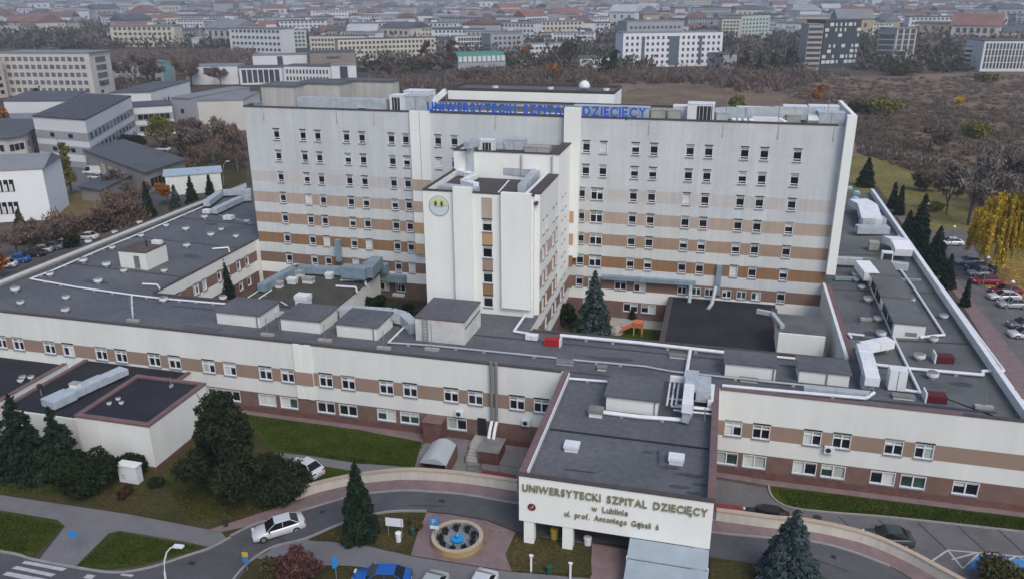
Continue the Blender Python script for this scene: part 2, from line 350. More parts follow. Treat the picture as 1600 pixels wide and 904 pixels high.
# ================================================================== HOSPITAL
ZR, ZB1, ZB2, ZB3 = 9.23, 5.95, 4.34, 2.62
XLO, XLI, XRI, XRO, YT, YF = -92.7, -71.6, 15.1, 29.2, 38.6, 13.4
def roofz(x, y):
    a = (YF-y)/YF if y < YF else 0
    bb = (XLI-x)/(XLI-XLO) if x < XLI else 0
    cc = (x-XRI)/(XRO-XRI) if x > XRI else 0
    return 7.65+.65*max(0, min(1, max(a, bb, cc)))
def facade(parent, P, u, zt, bands, L, ops=(), body='wall_band', z0=None):
    """strips of wall along u from P; bands [(z0,z1,material)], holes where ops=(a0,a1,z0,z1)"""
    out = []
    for (b0, b1, m) in bands:
        us = sorted({0.0, L} | {v for o in ops if o[3] > b0 and o[2] < b1 for v in (o[0], o[1])})
        zs = sorted({b0, b1} | {v for o in ops for v in (o[2], o[3]) if b0 < v < b1})
        us = [v for v in us if 0 <= v <= L]; mb = MB()
        for i in range(len(us)-1):
            for j in range(len(zs)-1):
                cu, cz = (us[i]+us[i+1])/2, (zs[j]+zs[j+1])/2
                if any(o[0] < cu < o[1] and o[2] < cz < o[3] for o in ops): continue
                q = lambda a, z: (P[0]+u[0]*a, P[1]+u[1]*a, z)
                mb.poly([q(us[i], zs[j]), q(us[i+1], zs[j]), q(us[i+1], zs[j+1]), q(us[i], zs[j+1])])
        if mb.f: out.append(mb.build(body, m, parent))
    return out
WM = {}
def wmesh(kind, w_, h_, two=False):
    key = (kind, round(w_, 2), round(h_, 2), two)
    if key in WM: return WM[key]
    b = MB(); D = .22; t = .07
    if kind == 'frame':      # sleeve + frame bars
        x0, x1, z0, z1 = -w_/2, w_/2, -h_/2, h_/2
        b.box(x0, x0+t, -.02, D, z0, z1); b.box(x1-t, x1, -.02, D, z0, z1)
        b.box(x0+t, x1-t, -.02, D, z0, z0+t); b.box(x0+t, x1-t, -.02, D, z1-t, z1)
        if two: b.box(-.06, .06, .04, D-.02, z0+t, z1-t)
        if two and h_ > 1.5: b.box(x0+t, -.063, .05, D-.02, z1-.52, z1-.42); b.box(.063, x1-t, .05, D-.02, z1-.52, z1-.42)
        if h_ > 1.5 and not two: b.box(x0+t, x1-t, .1, D-.02, z0+.28, z0+.36)
        me = b.mesh('window_frame', M_FRAME)
    elif kind == 'pane':
        b.box(-w_/2+t, w_/2-t, D-.03, D, -h_/2+t, h_/2-t); me = b.mesh('pane', M_GLASS)
    elif kind == 'gpane':
        b.box(-w_/2+t, w_/2-t, D-.03, D, -h_/2+t, h_/2-t); me = b.mesh('pane', M_GLASSG)
    elif kind == 'sill':
        b.box(-w_/2-.05, w_/2+.05, -.14, .02, -h_/2-.09, -h_/2-.01); me = b.mesh('sill', M_SILL)
    elif kind == 'head':
        b.box(-w_/2-.02, w_/2+.02, -.05, .06, h_/2+.003, h_/2+.16); me = b.mesh('head_shade', M_LOUV)  # black strip standing in for the shade at the window head
    elif kind == 'headl':
        b.box(-w_/2-.02, w_/2+.02, -.05, .06, h_/2+.003, h_/2+.16); me = b.mesh('head_shade', M_SILL)  # greyer version of the painted head shade
    elif kind[0] == 'b':     # blind, lowered by fraction
        fr = int(kind[1:])/100; z1 = h_/2-t; z0 = z1-(h_-2*t)*fr
        xa = -w_/2+t; xb = w_/2-t
        if two == 'L': xb = -.06
        if two == 'R': xa = .06
        b.box(xa, xb, D-.07, D-.035, z0, z1); me = b.mesh('blind', M_SHUT if int(kind[1:]) % 2 == 0 else M_SHUT2)
    WM[key] = me; return me
def window(parent, P, u, a, z, w_, h_, two=False, style='tower'):
    nrm = (u[1], -u[0]); pw = wloc(parent); rz = math.atan2(u[1], u[0])
    x, y = P[0]+u[0]*a, P[1]+u[1]*a
    fo = link('window', wmesh('frame', w_, h_, two), parent, (x-pw.x, y-pw.y, z-pw.z), rz)
    link('pane', wmesh('pane', w_, h_) if style != 'low' or rnd.random() < .35 else wmesh('gpane', w_, h_), fo)
    link('sill', wmesh('sill', w_, h_), fo)
    r_ = rnd.random()
    if style == 'tower':
        link('head_shade', wmesh('head' if rnd.random() < .6 else 'headl', w_, h_), fo)
        fr = 22 if r_ < .72 else 38 if r_ < .88 else 96 if r_ > .95 else 30
        link('blind', wmesh('b%d' % fr, w_, h_), fo)
        if r_ > .9: pass
    elif two:
        if style == 'up': link('head_shade', wmesh('head' if rnd.random() < .6 else 'headl', w_, h_), fo)
        for sd_ in 'LR':
            r_ = rnd.random(); fr = 18 if r_ < .62 else 96 if r_ > .85 else 42
            link('blind', wmesh('b%d' % (fr+(1 if rnd.random() < .25 else 0)), w_, h_, sd_), fo)
    return fo
def run(parent, P, u, L, bands, wins, style):
    """wins: list of (a,z,w,h,two,style)"""
    ops = [(a-w_/2, a+w_/2, z-h_/2, z+h_/2) for (a, z, w_, h_, two, st) in wins]
    facade(parent, P, u, None, bands, L, ops)
    for (a, z, w_, h_, two, st) in wins: window(parent, P, u, a, z, w_, h_, two, st)
ZW = [24.945-3.3*i for i in range(7)]
# ---------------- tower
XTL, XTR, ZT = -70.9, 15.3, 28.95
tw = thing('hospital_tower', 'tall long pale hospital block with brown window bands and blue roof lettering', 'hospital', (XTL, YT, 0))
cols = [UY(x, 225, YT).x for x in (434,)] + []
cx = [-65.75,-61.3,-58.85,-54.15,-51.65,-46.95,-44.75,-39.7,-37.2,-17.95,-15.55,-11.15,-8.65,-3.85,-1.4,3.25,5.75,9.9]
wins = []
for i, z in enumerate(ZW):
    for x in cx:
        if -44.9 < x < -44.6: x = -44.7
        if -41 < x < -36 and i > 1: continue
        if x in (-17.95, -15.55) and i > 1:
            if x == -17.95: wins.append((-18.45-XTL, z, 1.05, 1.62, False, 'tower')); wins.append((-16.25-XTL, z, 1.75, 1.62, True, 'up'))
            continue
        if i == 6 and -12 < x < 6 : continue
        wins.append((x-XTL, z, 1.08, 1.62, False, 'tower'))
for x in (-3.6, -1.6, .2, 2.6, 4.6, 6.6): wins.append((x-XTL, 5.05, 1.25, 1.2, True, 'low'))
for x, wd in ((-12.4, 1.7), (-9.6, 1.7)): wins.append((x-XTL, ZW[6], wd, 1.6, True, 'up'))
for x in (-16.8, -10.8, -8.2): wins.append((x-XTL, 1.75, 2.1, 1.4, True, 'low'))
for x in (-49.5, -46.8): wins.append((x-XTL, 1.75, 1.6, 1.4, True, 'low'))
def tbands(off=0):
    cm = {2: M_BR2, 3: M_BR3, 4: M_BR4, 5: M_BR5, 6: M_BR6}; bd = []; prev = ZT
    for i in range(2, 7):
        z1, z0 = ZW[i]+.86, ZW[i]-.82
        bd.append((z1, prev, M_GREYW if i < 4 else M_BANDW)); bd.append((z0, z1, cm[i])); prev = z0
    bd.append((2.6, prev, M_CREAM)); bd.append((0, 2.6, M_MAROON2)); return bd
run(tw, (XTL, YT), (1, 0), XTR-XTL, tbands(), wins, 'tower')
YB = 52.5
pieces('corner_infill', [(XLI-.3, XTL-.003, YT, YT+1, 0, 7.64)], M_WHITE, tw)
b = MB(); b.poly([(XTL, YB, 0), (XTL, YT, 0), (XTL, YT, ZT), (XTL, YB, ZT)]); b.poly([(XTR, YB, 0), (XTL, YB, 0), (XTL, YB, ZT), (XTR, YB, ZT)]); b.poly([(XTR, YT, 0), (XTR, YB, 0), (XTR, YB, ZT), (XTR, YT, ZT)])
b.build('outer_wall', M_GREYW, tw)
b = MB(); b.box(XTL+.3, XTR-.1, YT+.3, YB-.3, ZT-.9, ZT-.55); b.build('roof', M_ROOF, tw)
b = MB(); b.box(XTL-.06, XTR-.9, YT-.07, YT+.38, ZT+.003, ZT+.2); b.box(XTL-.06, XTL+.35, YT+.4, YB, ZT+.003, ZT+.2); b.box(XTL+.36, XTR, YB-.3, YB+.06, ZT+.003, ZT+.2); b.build('coping', M_COPE, tw)
b = MB(); b.box(15.25, 16.4, YT-1.1, YT+.2, 9.35, 30.4); b.box(15.9, 16.4, YT+.203, YB+1, 9.35, 30.4); b.build('corner_fin', M_CREAM, tw)
for x0, x1 in ((-43.8, -42.34), (-42.26, -40.8)):
    b = MB(); b.box(x0, x1, YT-.42, YT+.1, 7.8, ZT+.25); b.build('pilaster', M_CREAM, tw)
for i in range(2, 6):
    b = MB(); b.box(-43.83, -40.77, YT-.45, YT-.423, ZW[i]-.82, ZW[i]+.86); b.build('pilaster_band', [M_BR3, M_BR3, M_OCHRE, M_OCHRE][i-2], tw)
b = MB(); b.box(-21, -18.75, YT-.9, YT+.1, 9, ZT+1.35); b.build('pilaster', M_CREAM, tw)
for i in range(3, 7):
    b = MB(); b.box(-20.9, -19.4, YT-.96, YT-.905, ZW[i]-.82, ZW[i]+.86); b.build('pilaster_band', [M_OCHRE, M_OCHRE, M_BR5, M_BR6, M_BR6][i-3] if i < 6 else M_BR6L, tw)
for x in (-67.6, -55.5, -49.5, -31, -9.5, .2, 7.2, 14.0):   # downpipe outlets
    b = MB(); b.box(x-.025, x+.025, YT-.06, YT-.005, ZT-1.6, ZT-.1); b.box(x-.05, x+.05, YT-.12, YT-.005, ZT-1.9, ZT-1.603); b.build('rain_spout', M_CONC, tw)
# rear block seen over the roof
YR = 56; p0 = UY(700, 145, YR); p1 = UY(960, 148, YR)
b = MB(); b.box(p0.x, p1.x, YR, YR+9, 0, p1.z, 0); b.build('rear_block', [M_CREAM], tw)
b = MB(); b.box(p0.x+.4, p1.x-.4, YR+.4, YR+8.6, p1.z+.002, p1.z+.05); b.build('rear_block_roof', M_ROOF, tw)
b = MB(); zz = p1.z
for bx in ((p0.x, p1.x, YR, YR+.35), (p0.x, p1.x, YR+8.65, YR+9), (p0.x, p0.x+.35, YR+.353, YR+8.647), (p1.x-.35, p1.x, YR+.353, YR+8.647)): b.box(*bx, zz+.003, zz+.45)
b.build('rear_block_coping', M_COPE, tw)
for k, (xa, xb, ya, yb, Yp, Yd) in enumerate([(407, 460, 135, 168, 42, 5), (463, 531, 131, 168, 45, 6), (530, 612, 127, 160, 49, 3)]):
    a = UY(xa, ya, Yp); c = UY(xb, ya, Yp)
    b = MB(); b.box(a.x, c.x, Yp, Yp+Yd, ZT-.55, a.z, 0); b.box(a.x-.15, c.x+.15, Yp-.15, Yp+Yd+.15, a.z+.003, a.z+.25, 1); b.build('lift_house', [mat('stained grey beige render', (.42,.41,.39), .9, .12, .5, streak=.3, drip=.1), M_ROOF], tw)
# ---------------- spine between tower and front wing
YS, XSL, XSR, ZS = 17.3, -34.3, -20.0, 22.85
sp = thing('stair_block', 'cream central stair block with a round emblem and four windows in an ochre slot', 'building', (XSL, YS, 0))
sw = [(-26.25-XSL, z, 1.25, 1.5, False, 'tower') for z in (18.95, 15.65, 12.4, 9.25)]
run(sp, (XSL, YS), (1, 0), XSR-.6-XSL, [(7.6, ZS, M_CREAM)], sw, 'tower')
b = MB(); b.poly([(XSR-.6, YS, 7.6), (XSR-.6, YS+1, 7.6), (XSR-.6, YS+1, ZS), (XSR-.6, YS, ZS)]); b.poly([(XSR-.6, YS+1, 7.6), (XSR, YS+1, 7.6), (XSR, YS+1, ZS), (XSR-.6, YS+1, ZS)]); b.build('corner_return', M_CREAM, sp)
for x0, x1, zb, zt in ((-30.3, -28.0, 8.8, 23.55), (-24.4, -20.8, 8.8, 23.2)):
    b = MB(); b.box(x0, x1, YS-.55, YS+.1, zb, zt); b.build('facade_slab', M_CREAM, sp)
zc = [(19.85, 22.4, M_BR3), (16.55, 18.1, M_OCHRE), (13.25, 14.8, M_BR4), (10.1, 11.55, M_BR5)]
for z0, z1, m in zc:
    b = MB(); b.box(-26.9, -25.6, YS-.04, YS-.003, z0, z1); b.build('slot_panel', m, sp)
b = MB(); b.poly([(XSL, YF, 7.645), (XSR, YF, 7.645), (XSR, YS+1, 7.645), (XSL, YS+1, 7.645)]); b.build('lower_roof', M_ROOF, sp)
# right flank: bands and windows
fw_ = []
for i, prs in {2: [(851,351),(856,344),(866,331),(871,324),(880.5,312),(884,308)], 3: [(849,386),(854.5,379),(864,364),(869.5,357),(878,343),(882.5,336)]}.items():
    for px in prs:
        y = UX(px[0], px[1], XSR).y; fw_.append(y)
ysl = [20.2, 22.2, 26.3, 28.4, 32.2, 34.3]
YF0 = YS+1
fl = [(y-YF0, ZW[i], .9, 1.7, False, 'tower') for i in range(2, 6) for y in ysl]
def sbands(top): 
    bd = []; prev = top; cm = {3: M_BR3, 4: M_BR4, 5: M_BR5, 2: M_WHITE}
    for i in range(3, 6):
        bd.append((ZW[i]+.86, prev, M_WHITE)); bd.append((ZW[i]-.82, ZW[i]+.86, cm[i])); prev = ZW[i]-.82
    bd.append((7.6, prev, M_WHITE)) if prev > 7.6 else None; return bd
run(sp, (XSR, YF0), (0, 1), YT-YF0, [(z0, z1, m) for z0, z1, m in sbands(ZS)], fl, 'tower')
fl2 = [(y-YF, ZW[6], .9, 1.7, False, 'tower') for y in (16, 18, 22.2, 26.3, 28.4, 32.2, 34.3)]
run(sp, (XSR, YF), (0, 1), YT-YF, [(6.0, 7.64, M_WHITE), (ZW[6]-.82, 6.0, M_BR6), (2.6, ZW[6]-.82, M_WHITE), (0, 2.6, M_MAROON2)], fl2, 'tower')
b = MB(); b.poly([(XSL, YT, 0), (XSL, YF, 0), (XSL, YF, 7.64), (XSL, YT, 7.64)]); b.poly([(XSL, YT, 7.6), (XSL, YS, 7.6), (XSL, YS, ZS), (XSL, YT, ZS)]); b.build('left_flank', M_WHITE, sp)
YU = 29.3; ZU = 25.5
b = MB(); b.box(XSL+.2, XSR-.2, YS+.2, YU-.2, ZS-1.1, ZS-.8); b.build('roof', mat('brown tinted felt', (.075, .065, .068), .85, .2, .4, grain=.1), sp)
b = MB()
for bx in ((XSL-.05, -30.3, YS-.08, YS+.3), (-28.0, -24.4, YS-.08, YS+.3), (-20.8, -20.45, YS-.08, YS+.3), (XSL-.05, XSL+.3, YS+.303, YU-.003), (XSR-1.35, XSR+.06, YS+1.0, YU-.003)): b.box(*bx, ZS+.003, ZS+.16)
b.build('coping', M_COPE, sp)
b = MB(); b.box(XSL, XSL+.3, YS+.3, YU, ZS-.8, ZS); b.box(XSR-1.3, XSR-.02, YS+1.02, YU, ZS-.8, ZS-.003); b.build('parapet', M_CREAM, sp)
b = MB(); b.box(XSR-1.75, XSR-1.36, YS+.4, YU-.1, ZS-.75, ZS+.22); b.build('inner_upstand', M_PIPE, sp)
xu = UY(709, 243, YU).x
b = MB(); b.box(xu, XSR+.03, YU, YT-.003, 7.7, ZU-.5); b.box(xu, XSR+.03, YU, YU+.3, ZU-.5, ZU-.003); b.box(xu, xu+.3, YU+.303, YT-.7, ZU-.5, ZU-.003); b.box(XSR-.27, XSR+.03, YU+.303, YT-.7, ZU-.5, ZU-.003); b.build('upper_block', M_CREAM, sp)
b = MB(); b.box(xu+.3, XSR-.3, YU+.3, YT-.01, ZU-.498, ZU-.45); b.build('upper_roof', M_ROOF, sp)
b = MB(); b.box(xu-.1, XSR-1.2, YU-.1, YU+.35, ZU, ZU+.14); b.box(xu-.1, xu+.35, YU+.353, YT-.7, ZU, ZU+.14); b.box(XSR-1.19, XSR+.1, YU-.1, YT-.95, ZU, ZU+.14); b.build('upper_coping', M_COPE, sp)
# emblem: pale disc, ring, two little houses-like figures
ec = UY(686, 322, YS-.02)
em = thing('round_emblem', 'round hospital emblem with two dark figures on yellow, high on the cream stair block', 'emblem', (ec.x, YS-.01, ec.z))
def disc(name, r, y, m, parent, z0=0, half=0, n=40):
    b = MB(); c = wloc(parent); a0, a1 = (0, 2*math.pi) if not half else ((.12, math.pi-.12) if half > 0 else (math.pi+.35, 2*math.pi-.35))
    pts = [(r*math.cos(a0+(a1-a0)*j/n), r*math.sin(a0+(a1-a0)*j/n)+z0) for j in range(n+(1 if half else 0))]
    k = len(pts); b.add([(c.x+p[0], c.y+y, c.z+p[1]) for p in pts]+[(c.x+p[0], c.y+y-.04, c.z+p[1]) for p in pts], [tuple(range(k, 2*k))]+[(i, (i+1) % k, k+(i+1) % k, k+i) for i in range(k)])
    return b.build(name, m, parent)
disc('ring', 1.28, -.003, mat('emblem grey ring', (.33, .36, .42), .6, 0), em)
disc('disc', 1.17, -.045, mat('emblem pale disc', (.60, .64, .70), .6, 0), em)
disc('yellow_half', 1.1, -.087, mat('emblem yellow', (.62, .64, .30), .6, 0), em, 0, 1)
for sx in (-.38, .38):
    b = MB(); x, y, z = ec.x+sx, YS-.14, ec.z
    b.box(x-.13, x+.13, y-.03, y+.02, z+.05, z+.35); b.add([(x-.22, y-.035, z+.33), (x+.22, y-.035, z+.33), (x, y-.035, z+.72)], [(0, 1, 2)]); b.build('figure', mat('emblem dark green', (.05, .09, .02), .6, 0), em)
b = MB(); b.box(ec.x-.6, ec.x+.6, YS-.11, YS-.09, ec.z-.12, ec.z-.03); b.build('base_line', mat('emblem grey ring', (.33,.36,.42)), em)
# ---------------- front wing, left and right wings: walls
fr = thing('front_wing', 'long two storey cream front wing with tan upper and maroon lower window bands', 'hospital wing', (-120, 0, 0))
LU = lambda pxs, y0: [UY(px, py, 0).x for px, py in pxs]
upx = LU([(-28,330),(4,335),(31,538),(79.5,543),(109,546),(160,552),(191,556),(242.5,562),(274,566),(327,573),(360,577),(415.5,586),(450,588),(509.5,594),(544.5,598),(604,605),(641,609),(705,618),(743,622),(808,629),(846,634)], 0)
upx = [UY(px, 486+.1068*px+57, 0).x for px in (-28,4,31,79.5,109,160,191,242.5,274,327,360,415.5,450,509.5,544.5,604,641,705,743,808,846,1146,1190,1270,1316,1397.5,1445.5)]
lox = [UY(px, 486+.1068*px+95, 0).x for px in (418,452,509.5,544,604,640,714,1136,1180,1259,1304,1382,1430,1513)]
lox = [-71.5, -69, -66.3, -63.5]+lox[:]
lox.insert(4, UY(337, 610, 0).x); lox.insert(5, UY(362, 614, 0).x)
X0 = -118
PL, PR = -13.35, 1.75     # porch building side walls
def fsection(xa, xb):
    ws = [(x-xa, 5.15, 1.62, 1.56, True, 'up') for x in upx if xa+.8 < x < xb-.8]
    ws += [(x-xa, 1.78, 2.2, 1.4, True, 'low') for x in lox if xa+1.1 < x < xb-1.1]
    run(fr, (xa, 0), (1, 0), xb-xa, [(ZB1, ZR, M_WHITE), (ZB2, ZB1, M_FBAND), (ZB3, ZB2, M_WHITE), (.75, ZB3, M_MAROON2), (0, .75, M_MAROON)], ws, 'up')
fsection(X0, PL); fsection(PR, XRO+5)
b = MB(); xp = UY(478, 600, 0).x
b.box(xp-1.05, xp-.3, -.2, -.003, ZB3+.003, ZR+.05, 0); b.box(xp+.3, xp+1.05, -.2, -.003, ZB3+.003, ZR+.05, 0); b.box(xp-.297, xp+.297, -.12, -.003, ZB3, ZR, 0)
b.build('wall_pier', [M_CREAM], fr)
b = MB(); b.box(xp-1.07, xp+1.07, -.23, -.205, ZB2, ZB1); b.build('pier_band', mat('pier band pink', (.34,.22,.19), .8, .06), fr)
# roofs of the wings as one folded sheet each
def roofpart(name, poly, parent, m=M_ROOF):
    o = sheet(name, poly, 0, m, None, None, parent=None)
    me = o.data; off = wloc(parent)
    for v in me.vertices: v.co.z = roofz(v.co.x, v.co.y); v.co -= off
    o.parent = parent; me.update(); return o
roofpart('roof', [(X0, 0.3), (XLO-5, .3), (XLO, .3), (XLI, YF), (X0, YF)], fr)
roofpart('roof', [(XLO, .3), (XRO-.3, .3), (XRI, YF), (XLI, YF)], fr)
roofpart('roof', [(XRO-.28, .3), (XRO+5, .3), (XRO+5, 4.5), (XRO-.28, 4.5)], fr)
b = MB(); b.poly([(XRO+5, 0, 0), (XRO+5, 4.8, 0), (XRO+5, 4.8, ZR), (XRO+5, 0, ZR)]); b.poly([(XRO+5, 4.8, 0), (XRO, 4.8, 0), (XRO, 4.8, ZR), (XRO+5, 4.8, ZR)]); b.build('end_wall', M_WHITE, fr)
b = MB(); b.box(X0, PL+.0, 0.02, .34, 7.5, ZR-.003); b.box(PR, XRO+5, .02, .34, 7.5, ZR-.003); b.build('parapet', M_WHITE, fr)
b = MB(); b.box(X0, PL-.3, -.07, .42, ZR, ZR+.1); b.build('coping', M_COPE, fr)
pieces('coping', [(PR+.2, XRO-6, -.07, .42, ZR, ZR+.1)], M_COPEP, fr); pieces('coping', [(XRO-5.99, XRO+5.07, -.07, .42, ZR, ZR+.1)], M_COPE, fr)
# courtyard side of front wing
for xa, xb in ((XLI, XSL), (XSR, XRI)):
    b = MB(); b.poly([(xb, YF, 0), (xa, YF, 0), (xa, YF, 7.62), (xb, YF, 7.62)]); b.build('rear_wall', M_WHITE, fr)
    b = MB(); b.box(xa+.3, xb-.3, YF-.45, YF+.06, 7.655, 7.85); b.build('rear_coping', M_COPE, fr)
lw = thing('left_wing', 'low two storey wing on the left with vent caps dotted over its grey roof', 'hospital wing', (XLO, YF, 0))
YLB = 70
roofpart('roof', [(XLO+.35, .8), (XLI, YF), (XLI, YLB), (XLO+.35, YLB)], lw)
b = MB(); b.box(XLO-8.5, XLO, 0, YLB, 0, 7.2); b.build('outer_lean_wall', M_WHITE, lw) if False else None
b = MB(); b.poly([(XLO, 0.36, 0), (XLO, YLB, 0), (XLO, YLB, ZR), (XLO, .36, ZR)][::-1]); b.poly([(XLO, YLB, 0), (XLI, YLB, 0), (XLI, YLB, 7.6), (XLO, YLB, 7.6)][::-1]); b.box(XLO+.003, XLO+.35, .36, YLB, 7.8, ZR-.003); b.build('outer_wall', M_WHITE, lw)
pieces('ledge', [(XLO-.08, XLO+.75, .5+8*k, .5+8*k+7.9, ZR-.55, ZR-.42) for k in range(8)], M_CONC, lw)
b = MB(); b.box(XLO-.06, XLO+.4, .45, YLB, ZR, ZR+.1); b.build('coping', M_COPE, lw)
yi = [UX(px, py, XLI).y for px, py in ((305,452),(378,411),(387,406))]
ywi = [15.5, 18, 22.2, 24.2, 28, 30.2, 33.2, 35.6]
run(lw, (XLI, YF), (0, 1), YT-YF, [(6.0, 7.64, M_WHITE), (ZW[6]-.82, 6.0, M_BR6), (2.6, ZW[6]-.82, M_CREAM), (0, 2.6, M_MAROON2)],
    [(y-YF, ZW[6], 1.3 if y < 23 else 1.0, 1.6, y < 23, 'up' if y < 23 else 'tower') for y in ywi]+[(y-YF, 1.75, 1.0, 1.4, False, 'tower') for y in ywi], 'up')
b = MB(); b.box(XLI-.35, XLI+.06, YF+.3, YT-.003, 7.66, 7.83); b.build('inner_coping', M_COPE, lw)
rw = thing('right_wing', 'low wing on the right with rows of roof lanterns and a long white conduit', 'hospital wing', (XRO, YF, 0))
YRB = 93
roofpart('roof', [(XRI, YF), (XRO-.35, .8), (XRO-.35, YRB), (XRI, YRB)], rw, M_ROOFG)
b = MB(); b.poly([(XRO, 4.8, 0), (XRO, YRB, 0), (XRO, YRB, ZR), (XRO, 4.8, ZR)]); b.poly([(XRI, YRB, 0), (XRO, YRB, 0), (XRO, YRB, 7.6), (XRI, YRB, 7.6)][::-1]); b.poly([(XRI, YRB, 0), (XRI, YRB, 7.6), (XRI, YB, 7.6), (XRI, YB, 0)]); b.box(XRO-.35, XRO-.003, .5, YRB, 7.9, ZR-.003); b.build('outer_wall', M_WHITE, rw)
pieces('coping', [(XRO-.45, XRO+.08, 1+5.7*k, 1+5.7*k+5.4, ZR, ZR+.12) for k in range(16)], M_PIPE, rw)
b = MB(); b.box(XRO+.003, XRO+.9, 2, YRB, 7.9, 8.05); b.build('outer_ledge', M_CONCD, rw)
b = MB(); b.poly([(XRI, YT, 0), (XRI, YF, 0), (XRI, YF, 7.62), (XRI, YT, 7.62)][::1]); b.build('inner_wall', M_WHITE, rw)
b = MB(); b.box(XRI-.06, XRI+.3, YF+.3, YT-.3, 7.66, 7.9); b.build('inner_coping', M_PIPE, rw)
b = MB(); b.box(XRI+.32, XRI+1.0, YF+.3, YT-.3, 7.6, 7.76); b.build('inner_flashing', M_COPEP, rw)
# ---------------- porch building
YP = -18.95; ZPF = 5.0
pb = thing('entrance_porch', 'entrance porch block on square columns carrying bronze lettering across its cream front', 'entrance building', (PL, YP, 2.7))
b = MB(); b.box(PL, PR, YP, YP+.35, ZPF, ZR); b.build('fascia', M_CREAM, pb)
b = MB(); b.box(PL, PL+.35, YP+.353, -.003, 2.7, ZR-.003, 0); b.box(PR-.35, PR, YP+.353, -.003, ZPF, ZR-.003, 0); b.build('side_wall', [M_CREAM], pb) if False else None
b = MB(); b.box(PL, PL+.35, YP+.353, -.003, ZPF, ZR-.003); b.box(PR-.35, PR, YP+.353, -.003, ZPF, ZR-.003); b.build('side_wall', M_CREAM, pb)
b = MB(); b.box(PL+.353, PR-.353, YP+.353, -.003, ZPF, ZPF+.3); b.build('soffit', M_CONCD, pb)
b = MB(); b.box(PL+.353, PR-.353, YP+.353, 0.28, 7.9, 8.28); b.build('roof', M_ROOF, pb)
b = MB(); b.box(PL+.6, PR-.6, YP+9.1, YP+9.35, 8.283, 8.34); b.build('roof_seam', M_ROOFD, pb)
pieces('side_coping', [(PL-.1, PL+.5, YP+.4, .35, ZR, ZR+.13), (PR-.5, PR+.1, YP+.4, .35, ZR, ZR+.13)], M_COPEP, pb)
b = MB(); b.box(PL-.1, PR+.1, YP-.08, YP-.003+.4, ZR+.0, ZR+.09) ; b.build('front_coping', M_COPE, pb)
b = MB(); b.box(PL+.52, PL+.6, YP+.6, -.1, ZR-.4, ZR+.16); b.build('flashing', M_PIPE, pb)
for x in (-12.55, -9.35, 1.0):
    b = MB(); b.box(x-.42, x+.42, YP+.1, YP+.9, 2.6, ZPF-.003); b.build('column', M_CREAM, pb)
b = MB(); b.box(PL+.6, PR-.6, -9.3, -9.0, 2.4, ZPF-.003); b.build('lobby_wall', M_MAROON, pb)
for x in (-10.5, -7.5, -4.5, -1.5):
    b = MB(); b.box(x-1.1, x+1.1, -9.36, -9.303, 2.75, 4.8); b.build('lobby_glazing', M_GLASS, pb)
b = MB(); b.poly([(PL+.02, -9, 0), (PL+.02, 0, 0), (PL+.02, 0, ZPF), (PL+.02, -9, ZPF)][::-1]); b.poly([(PR-.02, -9, 0), (PR-.02, 0, 0), (PR-.02, 0, ZPF), (PR-.02, -9, ZPF)]); b.build('lower_wall', M_MAROON, pb)
# roof lantern of the porch
b = MB(); b.box(-8.4, -3.6, -4.9, -.5, 8.2, 9.75); b.box(-8.6, -3.4, -5.1, -.3, 9.753, 9.9, 1); b.box(-3.95, -3.85, -4.98, -4.905, 8.3, 9.75, 2); b.build('roof_hut', [M_WHITE, M_ROOF, M_SILL], pb)
# ================================================================== ROOFTOP FIXTURES
def hut(parent, A, Bx, depth, h, zb, wall=M_WHITE, roof=M_ROOF, over=.18, pipe=None, door=None):
    """masonry roof hut from its front left corner to x=Bx"""
    x0, y0 = A; b = MB(); b.box(x0, Bx, y0, y0+depth, zb-.3, zb+h); o = b.build('roof_hut', wall, parent)
    b = MB(); b.box(x0-over, Bx+over, y0-over, y0+depth+over, zb+h+.003, zb+h+.16); b.build('hut_roof', roof, o)
    if pipe: 
        b = MB(); b.box(Bx-pipe-.06, Bx-pipe+.06, y0-.12, y0-.005, zb, zb+h-.003); b.build('downpipe', M_SILL, o)
    if door:
        b = MB(); b.box(door-.45, door+.45, y0-.04, y0-.003, zb+.05, zb+1.95); b.build('door', mat('grey green door', (.14,.17,.16), .7, .1), o)
    return o
def hutpx(parent, lb, rb, ty, depth, **k):
    A = US(*lb, roofz); Bp = US(*rb, roofz); zb = roofz(A.x, A.y); h = HT((A.x, A.y), ty)-zb
    return hut(parent, (A.x, A.y), Bp.x, depth, h, zb-.05, **k), A, Bp, zb, h
hutpx(fr, (340,505), (408,511), 486, 4.6, pipe=.3)
hutpx(fr, (440,515), (501,521), 496, 4.6, pipe=5.2)
hutpx(fr, (527,525), (590,531), 505, 4.6, pipe=.4)
hb = hutpx(fr, (650,531), (725,540), 496, 6.4, wall=mat('stained white plaster', (.56,.56,.54), .9, .14, .5, grain=.08), over=.05)
o_, A, Bp, zb, h = hb
b = MB(); 
for z in np.arange(zb+.2, zb+h, .4): b.box(A.x+1.0, A.x+1.5, A.y-.22, A.y-.17, z, z+.05)
b.box(A.x+.95, A.x+1.0, A.y-.24, A.y-.15, zb, zb+h+.6); b.box(A.x+1.5, A.x+1.55, A.y-.24, A.y-.15, zb, zb+h+.6); b.build('ladder', M_SILL, o_)
b = MB(); b.box(Bp.x+.0+.055, Bp.x+.1, A.y+.2, A.y+6, zb+1.9, zb+2.0); b.build('cable_tray', M_LOUV, o_)
b = MB(); b.box(A.x-.05, Bp.x+.05, A.y-.06, A.y-.052+.0, zb+h-.0, zb+h+.16); b.build('trim', M_COPEP, o_)
hutpx(fr, (1132,586), (1211,597), 566, 3.0, pipe=.2)
hutpx(fr, (1247,596), (1326,606), 577, 3.2, pipe=2.1)
